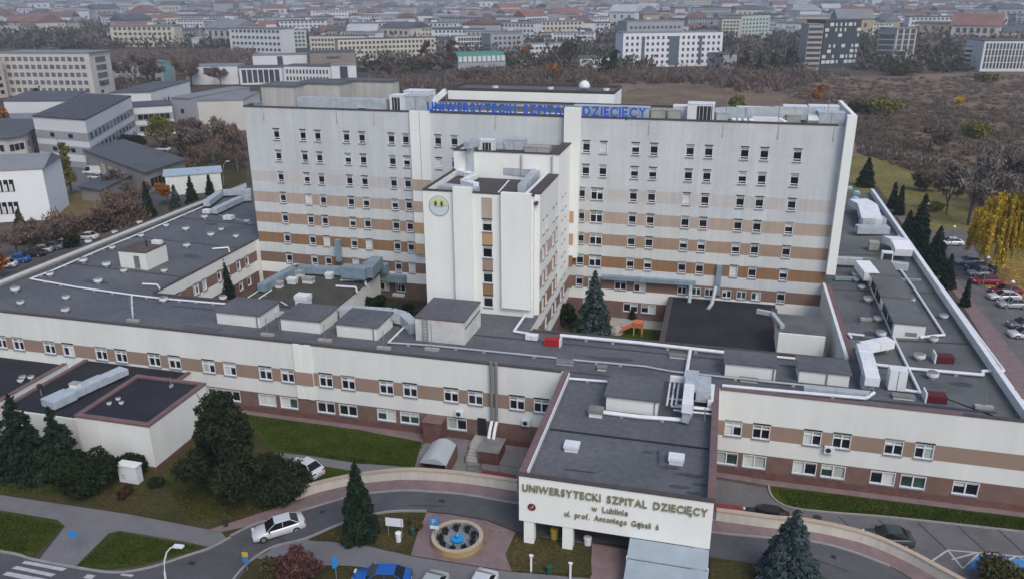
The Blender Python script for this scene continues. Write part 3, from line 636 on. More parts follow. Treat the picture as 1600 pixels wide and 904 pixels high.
hu, A, Bp, zb, h = hutpx(lw, (189,417), (236,420), 392, 4.6, roof=mat('reddish felt', (.10,.075,.07), .85, .2), over=.06, door=UZ(219,419,7.9).x)
b = MB(); b.tube([(A.x+3, A.y+2.4, zb+h+.16), (A.x+3, A.y+2.4, zb+h+1.2)], .12, 6); b.build('chimney_pot', M_LOUV, hu)
b = MB(); b.box(A.x+2.9, A.x+4.4, A.y+3.6, A.y+4.3, zb+h+.17, zb+h+.7); b.build('roof_box', M_UNIT, hu)
# right wing lanterns with windows on their left face
for (y0, y1) in ((20.6, 28.4), (29.2, 37.2), (38.0, 44.5)):
    zb = roofz(21, y0); b = MB(); b.box(20.9, 24.2, y0, y1, zb-.3, zb+1.75); o_ = b.build('roof_lantern', M_WHITE, rw)
    b = MB(); b.box(20.75, 24.35, y0-.12, y1+.12, zb+1.753, zb+1.9); b.build('lantern_roof', M_ROOFG, o_)
    n_ = 2
    for k in range(n_):
        ya = y0+.9+k*(y1-y0-1)/n_; b = MB(); b.box(20.85, 20.897, ya, ya+(y1-y0)/n_-1.1, zb+.5, zb+1.45); b.build('glazing', M_GLASS, o_)
    if y0 < 21: b = MB(); b.box(22.2, 23.4, y0-.05, y0-.003, zb+.35, zb+.8); b.build('grille', M_SILL, o_)
# courtyard pavilions
lp = thing('courtyard_pavilion', 'low dark roofed pavilion in the left courtyard ringed by old ducts', 'pavilion', (-66, 19, 0))
PZ = 4.6
pc = [UZ(x, y, PZ) for x, y in ((596,424),(520,498))]
xr_ = (pc[0].x+pc[1].x)/2-0.6
b = MB(); b.box(-63.5, xr_, 14, 36.5, 0, PZ, 0); b.build('wall', M_CREAM, lp)
b = MB(); b.box(-63.2, xr_-.3, 14.3, 36.2, PZ+.003, PZ+.05); b.build('roof', mat('mossy dark felt', (.05,.05,.042), .95, .3, .3, col2=(.075,.075,.06), grain=.2), lp)
pieces('coping', [(xr_-.3, xr_+.08, 14, 36.5, PZ+.003, PZ+.2), (-63.5, xr_-.303, 36.2, 36.5, PZ+.003, PZ+.2)], M_COPE, lp)
rp = thing('courtyard_pavilion', 'low pavilion with a wide near black roof in the right courtyard', 'pavilion', (-5, 14, 0))
b = MB(); b.box(-5.3, 9.3, YF+.1, YT-.1, 0, 4.0); b.build('wall', M_MAROON2, rp)
b = MB(); b.box(-5.2, 9.2, YF+.2, YT-.2, 4.003, 4.06); b.build('roof', M_ROOFD, rp)
pieces('coping', [(-5.4, -4.7, YF+.1, YT-1, 4.063, 4.25), (8.6, 9.4, YF+.1, YT-2, 4.063, 4.25)], M_COPE, rp)
lowy = thing('plant_enclosure', 'small cream walled plant room with a white duct on its roof, by the right wing', 'plant room', (10, 18, 0))
a = UY(1217, 520, 21); c = UY(1290, 527, 21)
b = MB(); b.box(a.x, c.x, 21, 27, 0, a.z); b.build('wall', M_CREAM, lowy)
b = MB(); b.box(a.x-.1, c.x+.1, 21.3, 27.1, a.z+.003, a.z+.16); b.build('roof', M_ROOFG, lowy)
b = MB(); b.bar((a.x+.4, 22, a.z+.2), (a.x-.6, 26, a.z+.2), .5, .5); b.bar((a.x-.6, 26, a.z+.2), (a.x-2.4, 26.6, a.z+.2), .5, .5); b.build('duct', M_GALV, lowy)
# row 6 dark recess windows over the right pavilion
# ---- vents
def vent_mesh():
    b = MB(); b.lathe((0, 0, 0), [(.28, 0), (.28, .3), (.3, .32)], 10); s = b.mesh('vent_stub', M_CONC)
    b = MB(); b.lathe((0, 0, 0), [(.3, .2), (.50, .32), (.52, .62), (.5, .64)], 12); b.lathe((0, 0, 0), [(.47, .643), (.4, .72), (.1, .76)], 12, 1); c = b.mesh('vent_cap', [M_UNIT, M_CONCD])
    return s, c
VS, VC = vent_mesh()
ORD = ['nearest', 'second nearest', 'third nearest', 'fourth nearest', 'fifth nearest', 'sixth nearest', 'seventh nearest', 'eighth nearest', 'ninth nearest', 'tenth nearest']
def by_landmark(lst, marks, fmt):
    g = {}
    for v in lst:
        k = min(marks, key=lambda q: (q[0]-v[0])**2+((q[1]-v[1])*1.6)**2); g.setdefault(k, []).append(v)
    out = []
    for k, vs_ in g.items():
        for i, v in enumerate(sorted(vs_, key=lambda v: (k[0]-v[0])**2+((k[1]-v[1])*1.6)**2)): out.append((v, fmt % (ORD[min(i, 9)], k[2])))
    return out
def vent(px, py, label, group, surf=roofz, sc=1.0):
    p = US(px, py, surf); o = thing('roof_vent', label, 'roof vent', p, group)
    a = link('stub', VS, o); c = link('cap', VC, o); s_ = sc*rnd.uniform(.85, 1.15)
    o.scale = (s_, s_, s_); o.rotation_euler.z = rnd.uniform(0, 3)
LV = [(219,351),(180,366),(221,371),(260,355),(291,361),(320,342),(330,370),(346,361),(369,372),(292,387),(139,381),(176,390),(131,411),(167,417),(194,426),(257,426),(79,432),(154,443),(386,348),(25,456),(33,476),(104,468),(103,488),(256,472),(349,469)]
for v, lb in by_landmark(LV, [(215,400,'the small brown roofed hut'), (385,355,'the tower left end'), (48,440,'the conduit bend at the far left'), (104,485,'the front edge of the left roof'), (262,430,'the inner courtyard edge'), (190,360,'the outer ledge')], 'vent cap on left roof, %s to %s'): vent(*v, lb, 'round vent caps on the left wing roof')
for v, lb in by_landmark([(1356,472),(1371,502),(1376,526),(1343,548),(1436,562),(1458,534),(1474,498),(1421,474),(1338,440),(1346,452),(1337,433),(1383,548),(1456,591)], [(1396,520,'the nearest roof lantern'), (1345,440,'the tower right corner'), (1345,560,'the big white elbow duct'), (1470,568,'the dark red hatch')], 'vent cap on right roof, %s to %s'): vent(*v, lb, 'round vent caps on the right wing roof')
for v in [(735,545),(1330,622)]: pass
def lowbox(px, py, w_, d_, h_, label, m=M_UNIT, surf=roofz, top=M_CONCD, rz=0):
    p = US(px, py, surf); o = thing('roof_outlet_box', label, 'roof outlet', p)
    b = MB(); b.box(p.x-w_/2, p.x+w_/2, p.y, p.y+d_, p.z-.02, p.z+h_*.55); b.build('base', m, o)
    b = MB(); b.box(p.x-w_/2-.08, p.x+w_/2+.08, p.y-.08, p.y+d_+.08, p.z+h_*.55+.003, p.z+h_); b.build('cover', top, o)
zp = lambda x, y: 8.29
lowbox(892, 706, 1.15, .9, .62, 'white box vent on the left half of the porch roof', surf=zp, top=M_UNIT)
lowbox(1056, 726, 1.15, .9, .62, 'white box vent on the right half of the porch roof', surf=zp, top=M_UNIT)
lowbox(930, 652, 1.2, .9, .75, 'low square vent at the foot of the porch roof hut', surf=zp)
lowbox(882, 570, 1.8, .8, .3, 'flat grey outlet box on the conduit behind the porch')
lowbox(940, 579, .9, .7, .4, 'small dark capped vent on the roof just behind the porch')
lowbox(1098, 599, 1.2, .7, .35, 'low outlet box behind the porch ducts')
lowbox(1170, 597, 1.7, .6, .3, 'flat outlet box in front of the right front hut')
lowbox(1412, 624, 1.9, .7, .35, 'long low outlet box near the right front roof edge')
lowbox(1060, 560, 1.9, .5, .4, 'white flat box left of the cross conduit')
lowbox(471, 477, 1.7, 1.2, 1.3, 'white cabinet standing behind the second roof hut', surf=lambda x, y: 7.7, top=M_UNIT)
def mast(px, py, ty, label, surf=roofz, blk=.8):
    p = US(px, py, surf); h = max(1.2, HT((p.x, p.y), ty)-p.z); o = thing('lightning_mast', label, 'lightning mast', p)
    b = MB(); b.box(p.x-blk, p.x+blk, p.y-.25, p.y+.25, p.z-.02, p.z+.28); b.build('base_block', M_CONC, o)
    b = MB(); b.tube([(p.x, p.y, p.z+.283), (p.x, p.y, p.z+h)], .045, 5); b.build('rod', M_SILL, o)
for a in [(208,502,463,'lightning mast on a grey block at the left of the front roof'), (418,524,496,'lightning mast in front of the first and second roof huts'), (508,533,505,'lightning mast between second and third roof huts'),
          (600,545,516,'lightning mast to the right of the third roof hut'), (675,547,505,'tall lightning mast in front of the large roof hut'), (1537,637,608,'lightning mast near the right end of the front roof'),
          (1168,566,550,'short lightning mast beside the right front hut'), (1355,500,478,'lightning mast beside the right wing lanterns'), (623,462,440,'short mast on the left courtyard roof')]: mast(*a)
# ---- conduits laid over the roofs
def conduit(pts, label, r=.11, surf=roofz, m=M_PIPE, square=False, lift=.25, name='roof_conduit', world=None, cat='conduit', w_=None, h_=None):
    P3 = world if world else [US(x, y, surf) for x, y in pts]
    P3 = [Vector(p) for p in P3]; o = thing(name, label, cat, (P3[0].x, P3[0].y, P3[0].z))
    if not world: P3 = [Vector((p.x, p.y, p.z+lift)) for p in P3]
    for a, c in zip(P3, P3[1:]):
        b = MB()
        if square: b.bar(a, c, w_ or r*2, h_ or r*2)
        else: b.tube([a, c], r, 7)
        b.build('pipe_run' if not square else 'duct_run', m, o)
    # flanges and feet, each its own small piece
    for a, c in zip(P3, P3[1:]):
        L = (c-a).length; n = int(L/3.2); d = (c-a).normalized()
        if abs(d.z) > .5: continue
        for k in range(1, n+1):
            q = a+(c-a)*(k/(n+1)); b = MB()
            if square:
                b.bar(q-d*.05, q+d*.05, (w_ or r*2)+.1, (h_ or r*2)+.05); b.build('flange', m, o)
            else:
                b.box(q.x-.16, q.x+.16, q.y-.16, q.y+.16, q.z-lift-.02, q.z-r); b.build('foot', M_CONC, o)
    return o
conduit([(317,325),(222,366),(180,383),(80,426),(48,438),(120,451),(205,463)], 'long white lightning conduit looping round the left wing roof', .12)
conduit([(205,463),(255,469),(360,478)], 'white conduit running right from the roof loop towards the first hut', .12)
conduit([(208,500),(206,464)], 'short white conduit linking the left mast to the roof loop', .1)
conduit([(607,538),(670,542),(800,555),(870,562)], 'long grey conduit in front of the large roof hut', .1, m=mat('grey conduit', (.42,.43,.46), .5, .05))
conduit([(607,538),(633,512)], 'white conduit slanting back from the third hut corner', .12)
conduit([(895,565),(1007,575),(1050,583),(1200,599),(1360,615)], 'long grey conduit behind the porch running right', .1, m=MATS['grey conduit'])
conduit([(745,485),(823,491),(803,520),(826,524)], 'white conduit bent round the foot of the stair block', .16)
conduit([(875,529),(1000,541),(1132,556)], 'thick white conduit along the right courtyard edge', .2, lift=.45)
conduit([(1078,552),(1071,594)], 'white cross conduit linking the courtyard edge to the porch ducts', .2, lift=.45)
conduit([(1128,606),(1250,617),(1352,626),(1365,617)], 'white conduit along the right front parapet', .17, lift=.3)
conduit([(1360,573),(1412,579),(1535,590),(1534,584),(1567,584)], 'white conduit crossing the right wing roof front', .17, lift=.35)
conduit([(1395,529),(1437,616),(1412,612)], 'slanting white conduit below the nearest roof lantern', .15)
conduit([(1404,420),(1427,452),(1475,526),(1460,527),(1437,530)], 'white conduit right of the roof lanterns', .15)
conduit([(1403,372),(1470,452),(1520,520),(1567,584)], 'thick white conduit along the outer edge of the right wing', .17, lift=.4)
conduit([(1330,530),(1325,524),(1350,527)], 'short hooked white pipe on the right wing roof', .14)
conduit([(312,455),(328,432)], 'short white pipe by the left wing parapet', .1) if False else None
conduit([(332,391),(357,389),(359,396)], 'hooked white pipe at the inner edge of the left wing roof', .12)
conduit([(223,446),(246,447),(250,453)], 'hooked white pipe at the near inner corner of the left roof', .12)
conduit([(887,594),(949,599)], 'short white conduit at the back left of the porch roof', .13)
conduit([(943,648),(1000,655),(1070,660)], 'white duct along the front of the porch roof hut', .2, surf=zp, lift=.3)
conduit([(1212,560),(1242,563)], 'short white pipe behind the gap between right front huts', .14)
conduit([(402,427),(413,474)], 'x', .1) if False else None
# left courtyard roof ducts
zc_ = lambda x, y: PZ+.05
def PZP(x, y, z): p = UZ(x, y, z); return Vector((p.x, p.y, z-.9))
conduit(None, 'wide old blue grey duct bending round the left courtyard roof', world=[PZP(408,446,5.8), PZP(462,416,5.8), PZP(540,420,5.8)], square=True, w_=1.3, h_=1.1, m=M_GALVD, name='air_duct', cat='duct')
conduit(None, 'tall duct casing at the back right of the left courtyard roof', world=[PZP(536,422,6.4), PZP(574,425,6.4), PZP(590,408,6.6)], square=True, w_=1.8, h_=1.7, m=M_GALVD, name='air_duct', cat='duct')
conduit(None, 'vertical duct climbing the tower behind the left courtyard', world=[(-56.6, YT-.45, 5.6), (-56.6, YT-.45, 9.1)], square=True, w_=.8, h_=.7, m=M_GALVD, name='air_duct', cat='duct')
conduit(None, 'grey duct casing against the tower left of the stair block', world=[(-52.4, YT-.9, 4.4), (-48.4, YT-.9, 4.4)], square=True, w_=1.2, h_=1.4, m=M_GALVD, name='air_duct', cat='duct')
conduit(None, 'dark duct hung under a window right of the courtyard ducts', world=[(-48.6, YT-.7, 2.9), (-45.6, YT-.7, 2.9)], square=True, w_=1.0, h_=1.1, m=M_GALVD, name='air_duct', cat='duct')
for k, (x, y, lb) in enumerate([(434,450,'white vent by the left duct on the courtyard roof'), (455,444,'grey fan box on the left courtyard roof'), (480,443,'pale fan box near the middle of the left courtyard roof'), (513,436,'small vent at the back of the left courtyard roof'), (466,432,'round vent beside the mossy patch of the courtyard roof')]):
    lowbox(x, y, 1.0+.3*(k % 3), .9, .9, lb, surf=zc_, top=M_UNIT if k % 2 else M_CONC)
conduit([(532,440),(570,439),(572,447)], 'white bent pipe at the right of the left courtyard roof', .16, surf=zc_)
conduit([(525,449),(556,451),(558,458)], 'second white bent pipe nearer the front of the courtyard roof', .16, surf=zc_)
conduit([(425,455),(403,470),(440,474),(450,480)], 'thin grey conduit at the near left of the courtyard roof', .1, surf=zc_)
# duct behind third hut
def RP(x, y, h): p = US(x, y, roofz); return Vector((p.x, p.y, p.z+h))
conduit(None, 'long galvanised duct arching behind the third roof hut', world=[RP(534,500,.5), RP(612,505,.5), RP(632,508,.3), RP(648,520,.0)], square=True, w_=1.2, h_=1.3, m=M_GALV, name='air_duct', cat='duct')
conduit(None, 'short galvanised duct joining first and second roof huts', world=[RP(426,496,.2), RP(444,497,.2)], square=True, w_=.7, h_=.6, m=M_GALV, name='air_duct', cat='duct')
conduit(None, 'short galvanised duct joining second and third roof huts', world=[RP(512,498,.4), RP(535,495,.4)], square=True, w_=.7, h_=.6, m=M_GALV, name='air_duct', cat='duct')
conduit(None, 'galvanised branch duct beside the third roof hut', world=[RP(598,518,.9), RP(617,506,.9)], square=True, w_=.7, h_=.7, m=M_GALV, name='air_duct', cat='duct')
# ---- tower wall chimneys and hung ducts (right courtyard)
conduit(None, 'flat grey duct hung across the tower above the right courtyard', world=[(-15.0, YT-.5, 6.05), (-1.8, YT-.5, 6.15)], square=True, w_=.8, h_=.55, m=M_GALVD, name='air_duct', cat='duct')
conduit(None, 'tall blue grey duct running down the tower onto the dark roof', world=[(1.3, YT-.4, 9.3), (1.3, YT-.4, 4.9)], square=True, w_=.75, h_=.6, m=M_GALVD, name='air_duct', cat='duct')
conduit(None, 'pair of white flue pipes standing on the dark courtyard roof', world=[(-2.4, YT-1.2, 6.3), (-2.4, YT-1.8, 4.6), (-2.4, YT-2.4, 4.1)], r=.25, m=M_GALV, name='flue_pipe', cat='flue')
conduit(None, 'white flue leaning at the foot of the tall duct', world=[(1.0, YT-.9, 6.3), (.7, YT-2.6, 4.4), (.2, YT-4.2, 4.1)], r=.25, m=M_GALV, name='flue_pipe', cat='flue')
# ---- spine roofs
zs = ZS-.8
def SP(x, y, z): p = UZ(x, y, z); return Vector((p.x, p.y, z-.9))
conduit(None, 'wide pale duct ring on the stair block roof', world=[SP(735,259,23.4), SP(838,265,23.4), SP(815,290,23.4)], square=True, w_=1.0, h_=1.0, m=M_GALV, name='air_duct', cat='duct')
conduit(None, 'white duct elbow at the left of the stair block roof', world=[SP(718,262,23.2), SP(742,268,23.2), SP(724,277,23.2), SP(744,282,23.2)], square=True, w_=.9, h_=.6, m=M_PIPE, name='air_duct', cat='duct')
conduit(None, 'broad low duct at the front left of the stair block roof', world=[SP(690,284,23), SP(744,290,23)], square=True, w_=1.8, h_=.55, m=M_GALV, name='air_duct', cat='duct')
conduit(None, 'thin slanted pipe on the stair block roof', world=[SP(795,272,22.9), SP(776,293,22.9)], r=.12, name='roof_conduit')
conduit(None, 'vertical duct dropping from the upper roof of the stair block', world=[(UY(734,240,YU-.5).x, YU-.5, ZU+1.0), (UY(734,240,YU-.5).x, YU-.5, ZS-.5)], square=True, w_=.85, h_=.5, m=M_GALV, name='air_duct', cat='duct')
for x_, lb in ((815, 'grey downpipe in the middle of the upper stair block wall'), (863, 'grey downpipe at the right of the upper stair block wall')):
    q = UY(x_, 250, YU-.1).x; conduit(None, lb, world=[(q, YU-.15, ZU-.2), (q, YU-.15, ZS-.2)], r=.14, m=MATS['grey conduit'], name='downpipe', cat='pipe')
def unit(px0, px1, pyt, Y, zb, d, label, lou=None, m=M_UNIT, name='ventilation_unit', cat='ventilation unit'):
    a = UY(px0, pyt, Y); c = UY(px1, pyt, Y); o = thing(name, label, cat, (a.x, Y, zb))
    b = MB(); b.box(a.x, c.x, Y, Y+d, zb+.12, a.z-.08); b.build('casing', m, o)
    b = MB(); b.box(a.x-.05, c.x+.05, Y-.05, Y+d+.05, a.z-.077, a.z); b.build('lid', m, o)
    b = MB(); b.box(a.x+.1, c.x-.1, Y+.1, Y+d-.1, zb-.02, zb+.117); b.build('skid', M_LOUV, o)
    n = max(1, int((c.x-a.x)/1.3))
    if not lou:
        for k in range(1, n):
            x = a.x+(c.x-a.x)*k/n; b = MB(); b.box(x-.03, x+.03, Y-.03, Y-.003, zb+.13, a.z-.1); b.build('panel_joint', M_SILL, o)
    else:
        l0, l1 = UY(lou[0], pyt, Y).x, UY(lou[1], pyt, Y).x
        b = MB(); b.box(l0, l1, Y-.05, Y-.003, zb+.35, a.z-.3); b.build('louvre', M_LOUV, o)
        k_ = l0+.33
        while k_ < l1-.1: 
            b = MB(); b.box(k_-.025, k_+.025, Y-.075, Y-.053, zb+.35, a.z-.3); b.build('louvre_mullion', M_UNIT, o); k_ += .5
    return o
unit(747, 770, 219, 31, ZU-.45, 1.6, 'white fan cabinet with black louvre on the upper stair block roof', (754,767))
unit(787, 818, 218, 33, ZU-.45, 2.2, 'pale blue grey air handling box behind the stair block fan cabinet', m=M_GALV)
unit(770, 788, 224, 33, ZU-.45, 2, 'small galvanised box between the two stair block roof units', m=M_GALV)
unit(819, 858, 229, 32, ZU-.45, 1.6, 'row of low grey condensers at the right of the stair block roof', m=M_CONC)
conduit(None, 'white duct stub on the upper left of the stair block roof', world=[SP(729,222,ZU+1.4), SP(745,217,ZU+1.4)], square=True, w_=.9, h_=.9, m=M_GALV, name='air_duct', cat='duct')
# ---- tower roof
ZTR = ZT-.55
def TP(x, y, z=ZT): p = UZ(x, y, z); return Vector((p.x, p.y, ZTR+.25))
conduit(None, 'long pale galvanised duct along the left part of the tower roof', world=[(UY(468,155,41).x, 41, ZTR+.5), (UY(606,162,41).x, 41, ZTR+.5)], square=True, w_=1.6, h_=1.5, m=M_GALV, name='air_duct', cat='duct')
conduit(None, 'lower duct branch behind the left tower duct', world=[(UY(500,150,44).x, 44, ZTR+.5), (UY(560,150,44).x, 44, ZTR+.5)], square=True, w_=1.2, h_=1.0, m=M_GALV, name='air_duct', cat='duct')
unit(388, 404, 160, 41, ZTR, 2, 'small grey unit at the far left end of the tower roof', m=M_GALVD)
unit(608, 627, 149, 40.3, ZTR, 2.4, 'white cabinet with dark louvre left of the blue letters', (612,624))
unit(631, 666, 150, 41.5, ZTR, 3, 'blue grey duct box beside the first blue letter', m=M_GALV)
unit(630, 670, 142, 46, ZTR, 3, 'white rendered box behind the duct box on the tower roof')
conduit(None, 'white slanted stair rail like duct behind the first blue letters', world=[(UY(672,160,44).x, 44, ZTR+.6), (UY(698,160,47).x, 47, ZTR+2.4)], square=True, w_=.6, h_=.7, m=M_PIPE, name='air_duct', cat='duct')
unit(896, 1015, 165, 40.6, ZTR, 1.6, 'long blue grey casing behind the last blue word', m=M_GALV)
unit(1018, 1040, 171, 40.5, ZTR, 1.5, 'grey condenser just right of the blue letters', m=M_CONC)
unit(1044, 1064, 172, 40.5, ZTR, 1.5, 'second grey condenser right of the blue letters', m=M_CONC)
unit(1052, 1074, 166, 43, ZTR, 2.2, 'pale casing behind the grey condensers')
unit(1075, 1117, 162, 40.2, ZTR, 2.6, 'large white cabinet with wide black louvre on the tower roof', (1090,1114))
conduit(None, 'long stepped pale duct on the right part of the tower roof', world=[(UY(1118,180,42.5).x, 42.5, ZTR+.5), (UY(1165,178,42.5).x, 42.5, ZTR+.7), (UY(1282,178,43).x, 43, ZTR+.9)], square=True, w_=1.5, h_=1.35, m=M_GALV, name='air_duct', cat='duct')
conduit(None, 'low white duct in front of the stepped tower duct', world=[(UY(1176,183,40).x, 40, ZTR+.5), (UY(1215,186,40).x, 40, ZTR+.5), (UY(1226,190,39.6).x, 39.6, ZTR+.1)], square=True, w_=.7, h_=.7, m=M_PIPE, name='air_duct', cat='duct')
unit(1280, 1321, 176, 40, ZTR, 2.4, 'galvanised duct box at the right end of the tower roof', m=M_GALV)
unit(1225, 1262, 166, 46, ZTR, 2.2, 'pale low unit at the back of the right tower roof')
unit(1265, 1312, 166, 47.5, ZTR, 2.4, 'wide pale unit behind the right end duct box')
unit(1230, 1252, 180, 41, ZTR, 1.4, 'small grey condenser among the right tower ducts', m=M_CONC)
conduit(None, 'round capped pale duct end near the right tower corner', world=[(UY(1262,184,40.6).x, 40.6, ZTR+.95), (UY(1279,184,40.6).x, 40.6, ZTR+.95)], r=.72, m=M_GALV, name='air_duct', cat='duct')
for x_, y0_, y1_, lb in ((1134,186,146,'thin antenna mast right of the white louvred cabinet'), (1217,180,146,'thin antenna mast in the middle of the right tower roof'), (1293,178,146,'thin antenna mast near the right tower corner'), (807,182,160,'thin mast between two blue words'), (698,170,118,'thin tall mast above the first blue word')):
    a = UY(x_, y0_, 41.2); c = UY(x_, y1_, 41.2); o = thing('antenna_mast', lb, 'antenna mast', (a.x, 41.2, ZTR)); b = MB(); b.tube([(a.x, 41.2, ZTR+.2), (a.x, 41.2, c.z)], .06, 5, r2=.03); b.build('rod', M_SILL, o)
    b = MB(); b.box(a.x-.3, a.x+.3, 40.9, 41.5, ZTR-.02, ZTR+.197); b.build('base', M_CONC, o)
for k, (x0, x1, yt, Y, d, m, lb) in enumerate([(1120,1138,176,41,1.2,M_GALV,'small galvanised box at the left end of the stepped tower duct'), (1180,1196,170,44,1.6,M_GALVD,'blue grey box behind the stepped tower duct'), (1200,1212,172,44,1.4,M_UNIT,'little white box behind the stepped tower duct'), (1212,1224,168,45,1.6,M_CONC,'grey box near the middle antenna mast'),
        (1268,1280,172,43,1.4,M_GALVD,'narrow blue grey box left of the round capped duct'), (472,486,170,40,1.2,M_CONC,'low grey box in front of the left tower duct'), (508,534,170,40,1.2,mat('rusty grey box', (.24,.20,.18), .8, .15, 1),'low rusty grey box in front of the left tower duct'), (560,572,168,40.2,1.2,M_UNIT,'low white box in front of the left tower duct'), (830,846,176,43,1.4,M_CONC,'low grey box behind the middle blue word')]):
    unit(x0, x1, yt, Y, ZTR, d, lb, m=m)
for k, (x0, x1, y, Y, z, lb) in enumerate([(1140,1270,188,39.7,.35,'thin white pipe running in front of the right tower ducts'), (1150,1240,176,44.5,1.9,'thin pipe above the stepped tower duct'), (470,600,170,39.6,.3,'thin pipe in front of the left tower duct'), (672,885,176,44,.2,'thin pipe behind the blue letters')]):
    conduit(None, lb, world=[(UY(x0, y, Y).x, Y, ZTR+z), (UY(x1, y, Y).x, Y, ZTR+z)], r=.09, name='roof_conduit')
# satellite dish on the rear block
a = UY(913, 141, YR+3); o = thing('satellite_dish', 'white dome dish on the roof behind the tower', 'dish', (a.x, YR+3, p1.z))
b = MB(); b.lathe((a.x, YR+3, p1.z+.05), [(.25, 0), (.22, .5)], 8); b.build('pedestal', M_SILL, o)
b = MB(); b.lathe((a.x, YR+3, p1.z+.55), [(.9, 0), (.95, .3), (.75, .8), (.4, 1.1), (.05, 1.2)], 14); b.build('dome', M_UNIT, o, smooth=True)
for x_, lb in ((774,'small white vent at the left of the rear roof'), (860,'small white vent in the middle of the rear roof'), (947,'small white vent at the right of the rear roof')):
    a = UY(x_, 143, YR+2); o = thing('roof_vent', lb, 'roof vent', (a.x, YR+2, p1.z+.05)); link('stub', VS, o); link('cap', VC, o)
# ---- right wing: far ducts
def RW(x, y, z): p = UZ(x, y, z); return Vector((p.x, p.y, z-.8))
conduit(None, 'wide pale duct trunk across the far right wing roof', world=[RW(1338,356,9.2), RW(1388,357,9.2)], square=True, w_=1.6, h_=1.2, m=M_GALV, name='air_duct', cat='duct')
conduit(None, 'second pale duct trunk further along the right wing roof', world=[RW(1345,344,9.4), RW(1382,345,9.4)], square=True, w_=2.2, h_=1.4, m=M_GALV, name='air_duct', cat='duct')
conduit(None, 'white rising duct at the far end of the right wing', world=[RW(1362,345,9.6), RW(1355,322,10.2), RW(1340,314,10.2)], square=True, w_=3.2, h_=1.2, m=M_PIPE, name='air_duct', cat='duct')
conduit(None, 'bulky white curved duct on the outer side of the right wing roof', world=[RW(1392,372,9.6), RW(1406,378,10.4), RW(1412,392,9.8)], square=True, w_=2.4, h_=1.1, m=M_PIPE, name='air_duct', cat='duct')
conduit(None, 'low pale wall duct crossing the right wing roof', world=[RW(1300,403,9.1), RW(1352,406,9.1), RW(1420,414,9.1)], square=True, w_=.9, h_=1.0, m=M_GALV, name='air_duct', cat='duct')
conduit(None, 'white sloping duct leading to the roof lanterns', world=[RW(1347,411,9.7), RW(1362,430,9.5)], square=True, w_=1.9, h_=1.2, m=M_PIPE, name='air_duct', cat='duct')
conduit(None, 'grey pipe run crossing the right wing roof in front of the tower', world=[RW(1305,428,8.7), RW(1350,430,8.7), RW(1440,432,8.8)], square=True, w_=.5, h_=.45, m=M_GALVD, name='air_duct', cat='duct')
def unitR(px, py, w_, d_, h_, label, m=M_UNIT, lou=False):
    p = US(px, py, roofz); o = thing('ventilation_unit', label, 'ventilation unit', p)
    b = MB(); b.box(p.x-w_/2, p.x+w_/2, p.y, p.y+d_, p.z+.15, p.z+h_); b.build('casing', m, o)
    b = MB(); b.box(p.x-w_/2+.1, p.x+w_/2-.1, p.y+.1, p.y+d_-.1, p.z-.02, p.z+.147); b.build('skid', M_LOUV, o)
    if lou: b = MB(); b.box(p.x-w_/2+.15, p.x+w_/2-.15, p.y-.04, p.y-.003, p.z+.4, p.z+h_-.2); b.build('louvre', M_LOUV, o)
    else:
        b = MB(); b.box(p.x-.03, p.x+.03, p.y-.03, p.y-.003, p.z+.2, p.z+h_-.05); b.build('panel_joint', M_SILL, o)
    return o
unitR(1385, 412, 1.5, 1, 1.7, 'white unit with black louvre on the right wing roof beside the tower', lou=True)
unitR(1365, 393, 1.4, 1.4, 1.4, 'pale chimney box standing on the crossing duct', m=M_CONC)
unitR(1400, 612, 1.6, 1.3, 2.3, 'tall white cabinet near the right front corner of the roof')
unitR(1355, 610, 1.2, 1.2, 1.5, 'galvanised box under the big white elbow duct', m=M_GALV)
conduit(None, 'big white elbow duct rising from the right front roof', world=[RP(1388,552,.9), RP(1345,562,1.0), RP(1352,590,1.2), RP(1360,614,.8)], square=True, w_=1.35, h_=.9, m=M_PIPE, name='air_duct', cat='duct')
conduit(None, 'pale duct hugging the right front roof towards the huts', world=[RP(1255,612,.1), RP(1357,622,.1)], square=True, w_=.6, h_=.5, m=M_GALV, name='air_duct', cat='duct')
for (x, y, lb) in ((1476,568,'dark red roof hatch with a white side on the right wing'), (1463,630,'dark red roof hatch near the right front edge')):
    p = US(x, y, roofz); o = thing('roof_hatch', lb, 'roof hatch', p)
    b = MB(); b.box(p.x-.9, p.x+.9, p.y, p.y+1.2, p.z-.02, p.z+.75); b.build('hatch_box', mat('dark red metal', (.10,.015,.02), .6, .2), o)
    b = MB(); b.box(p.x-1.05, p.x-.903, p.y-.1, p.y+1.3, p.z-.02, p.z+1.0); b.build('side_plate', M_UNIT, o)
p = US(862, 541, roofz); o = thing('roof_hatch', 'bright red roof hatch at the corner of the right courtyard', 'roof hatch', p)
b = MB(); b.box(p.x-.85, p.x+.85, p.y, p.y+.9, p.z-.02, p.z+.8); b.build('hatch_box', mat('bright red metal', (.35,.015,.02), .6, .15), o)
b = MB(); b.box(p.x+.853, p.x+1.0, p.y-.1, p.y+1, p.z-.02, p.z+.95); b.build('side_plate', M_UNIT, o)
unitR(830, 533, 1.4, .8, .7, 'small white unit by the bright red roof hatch')
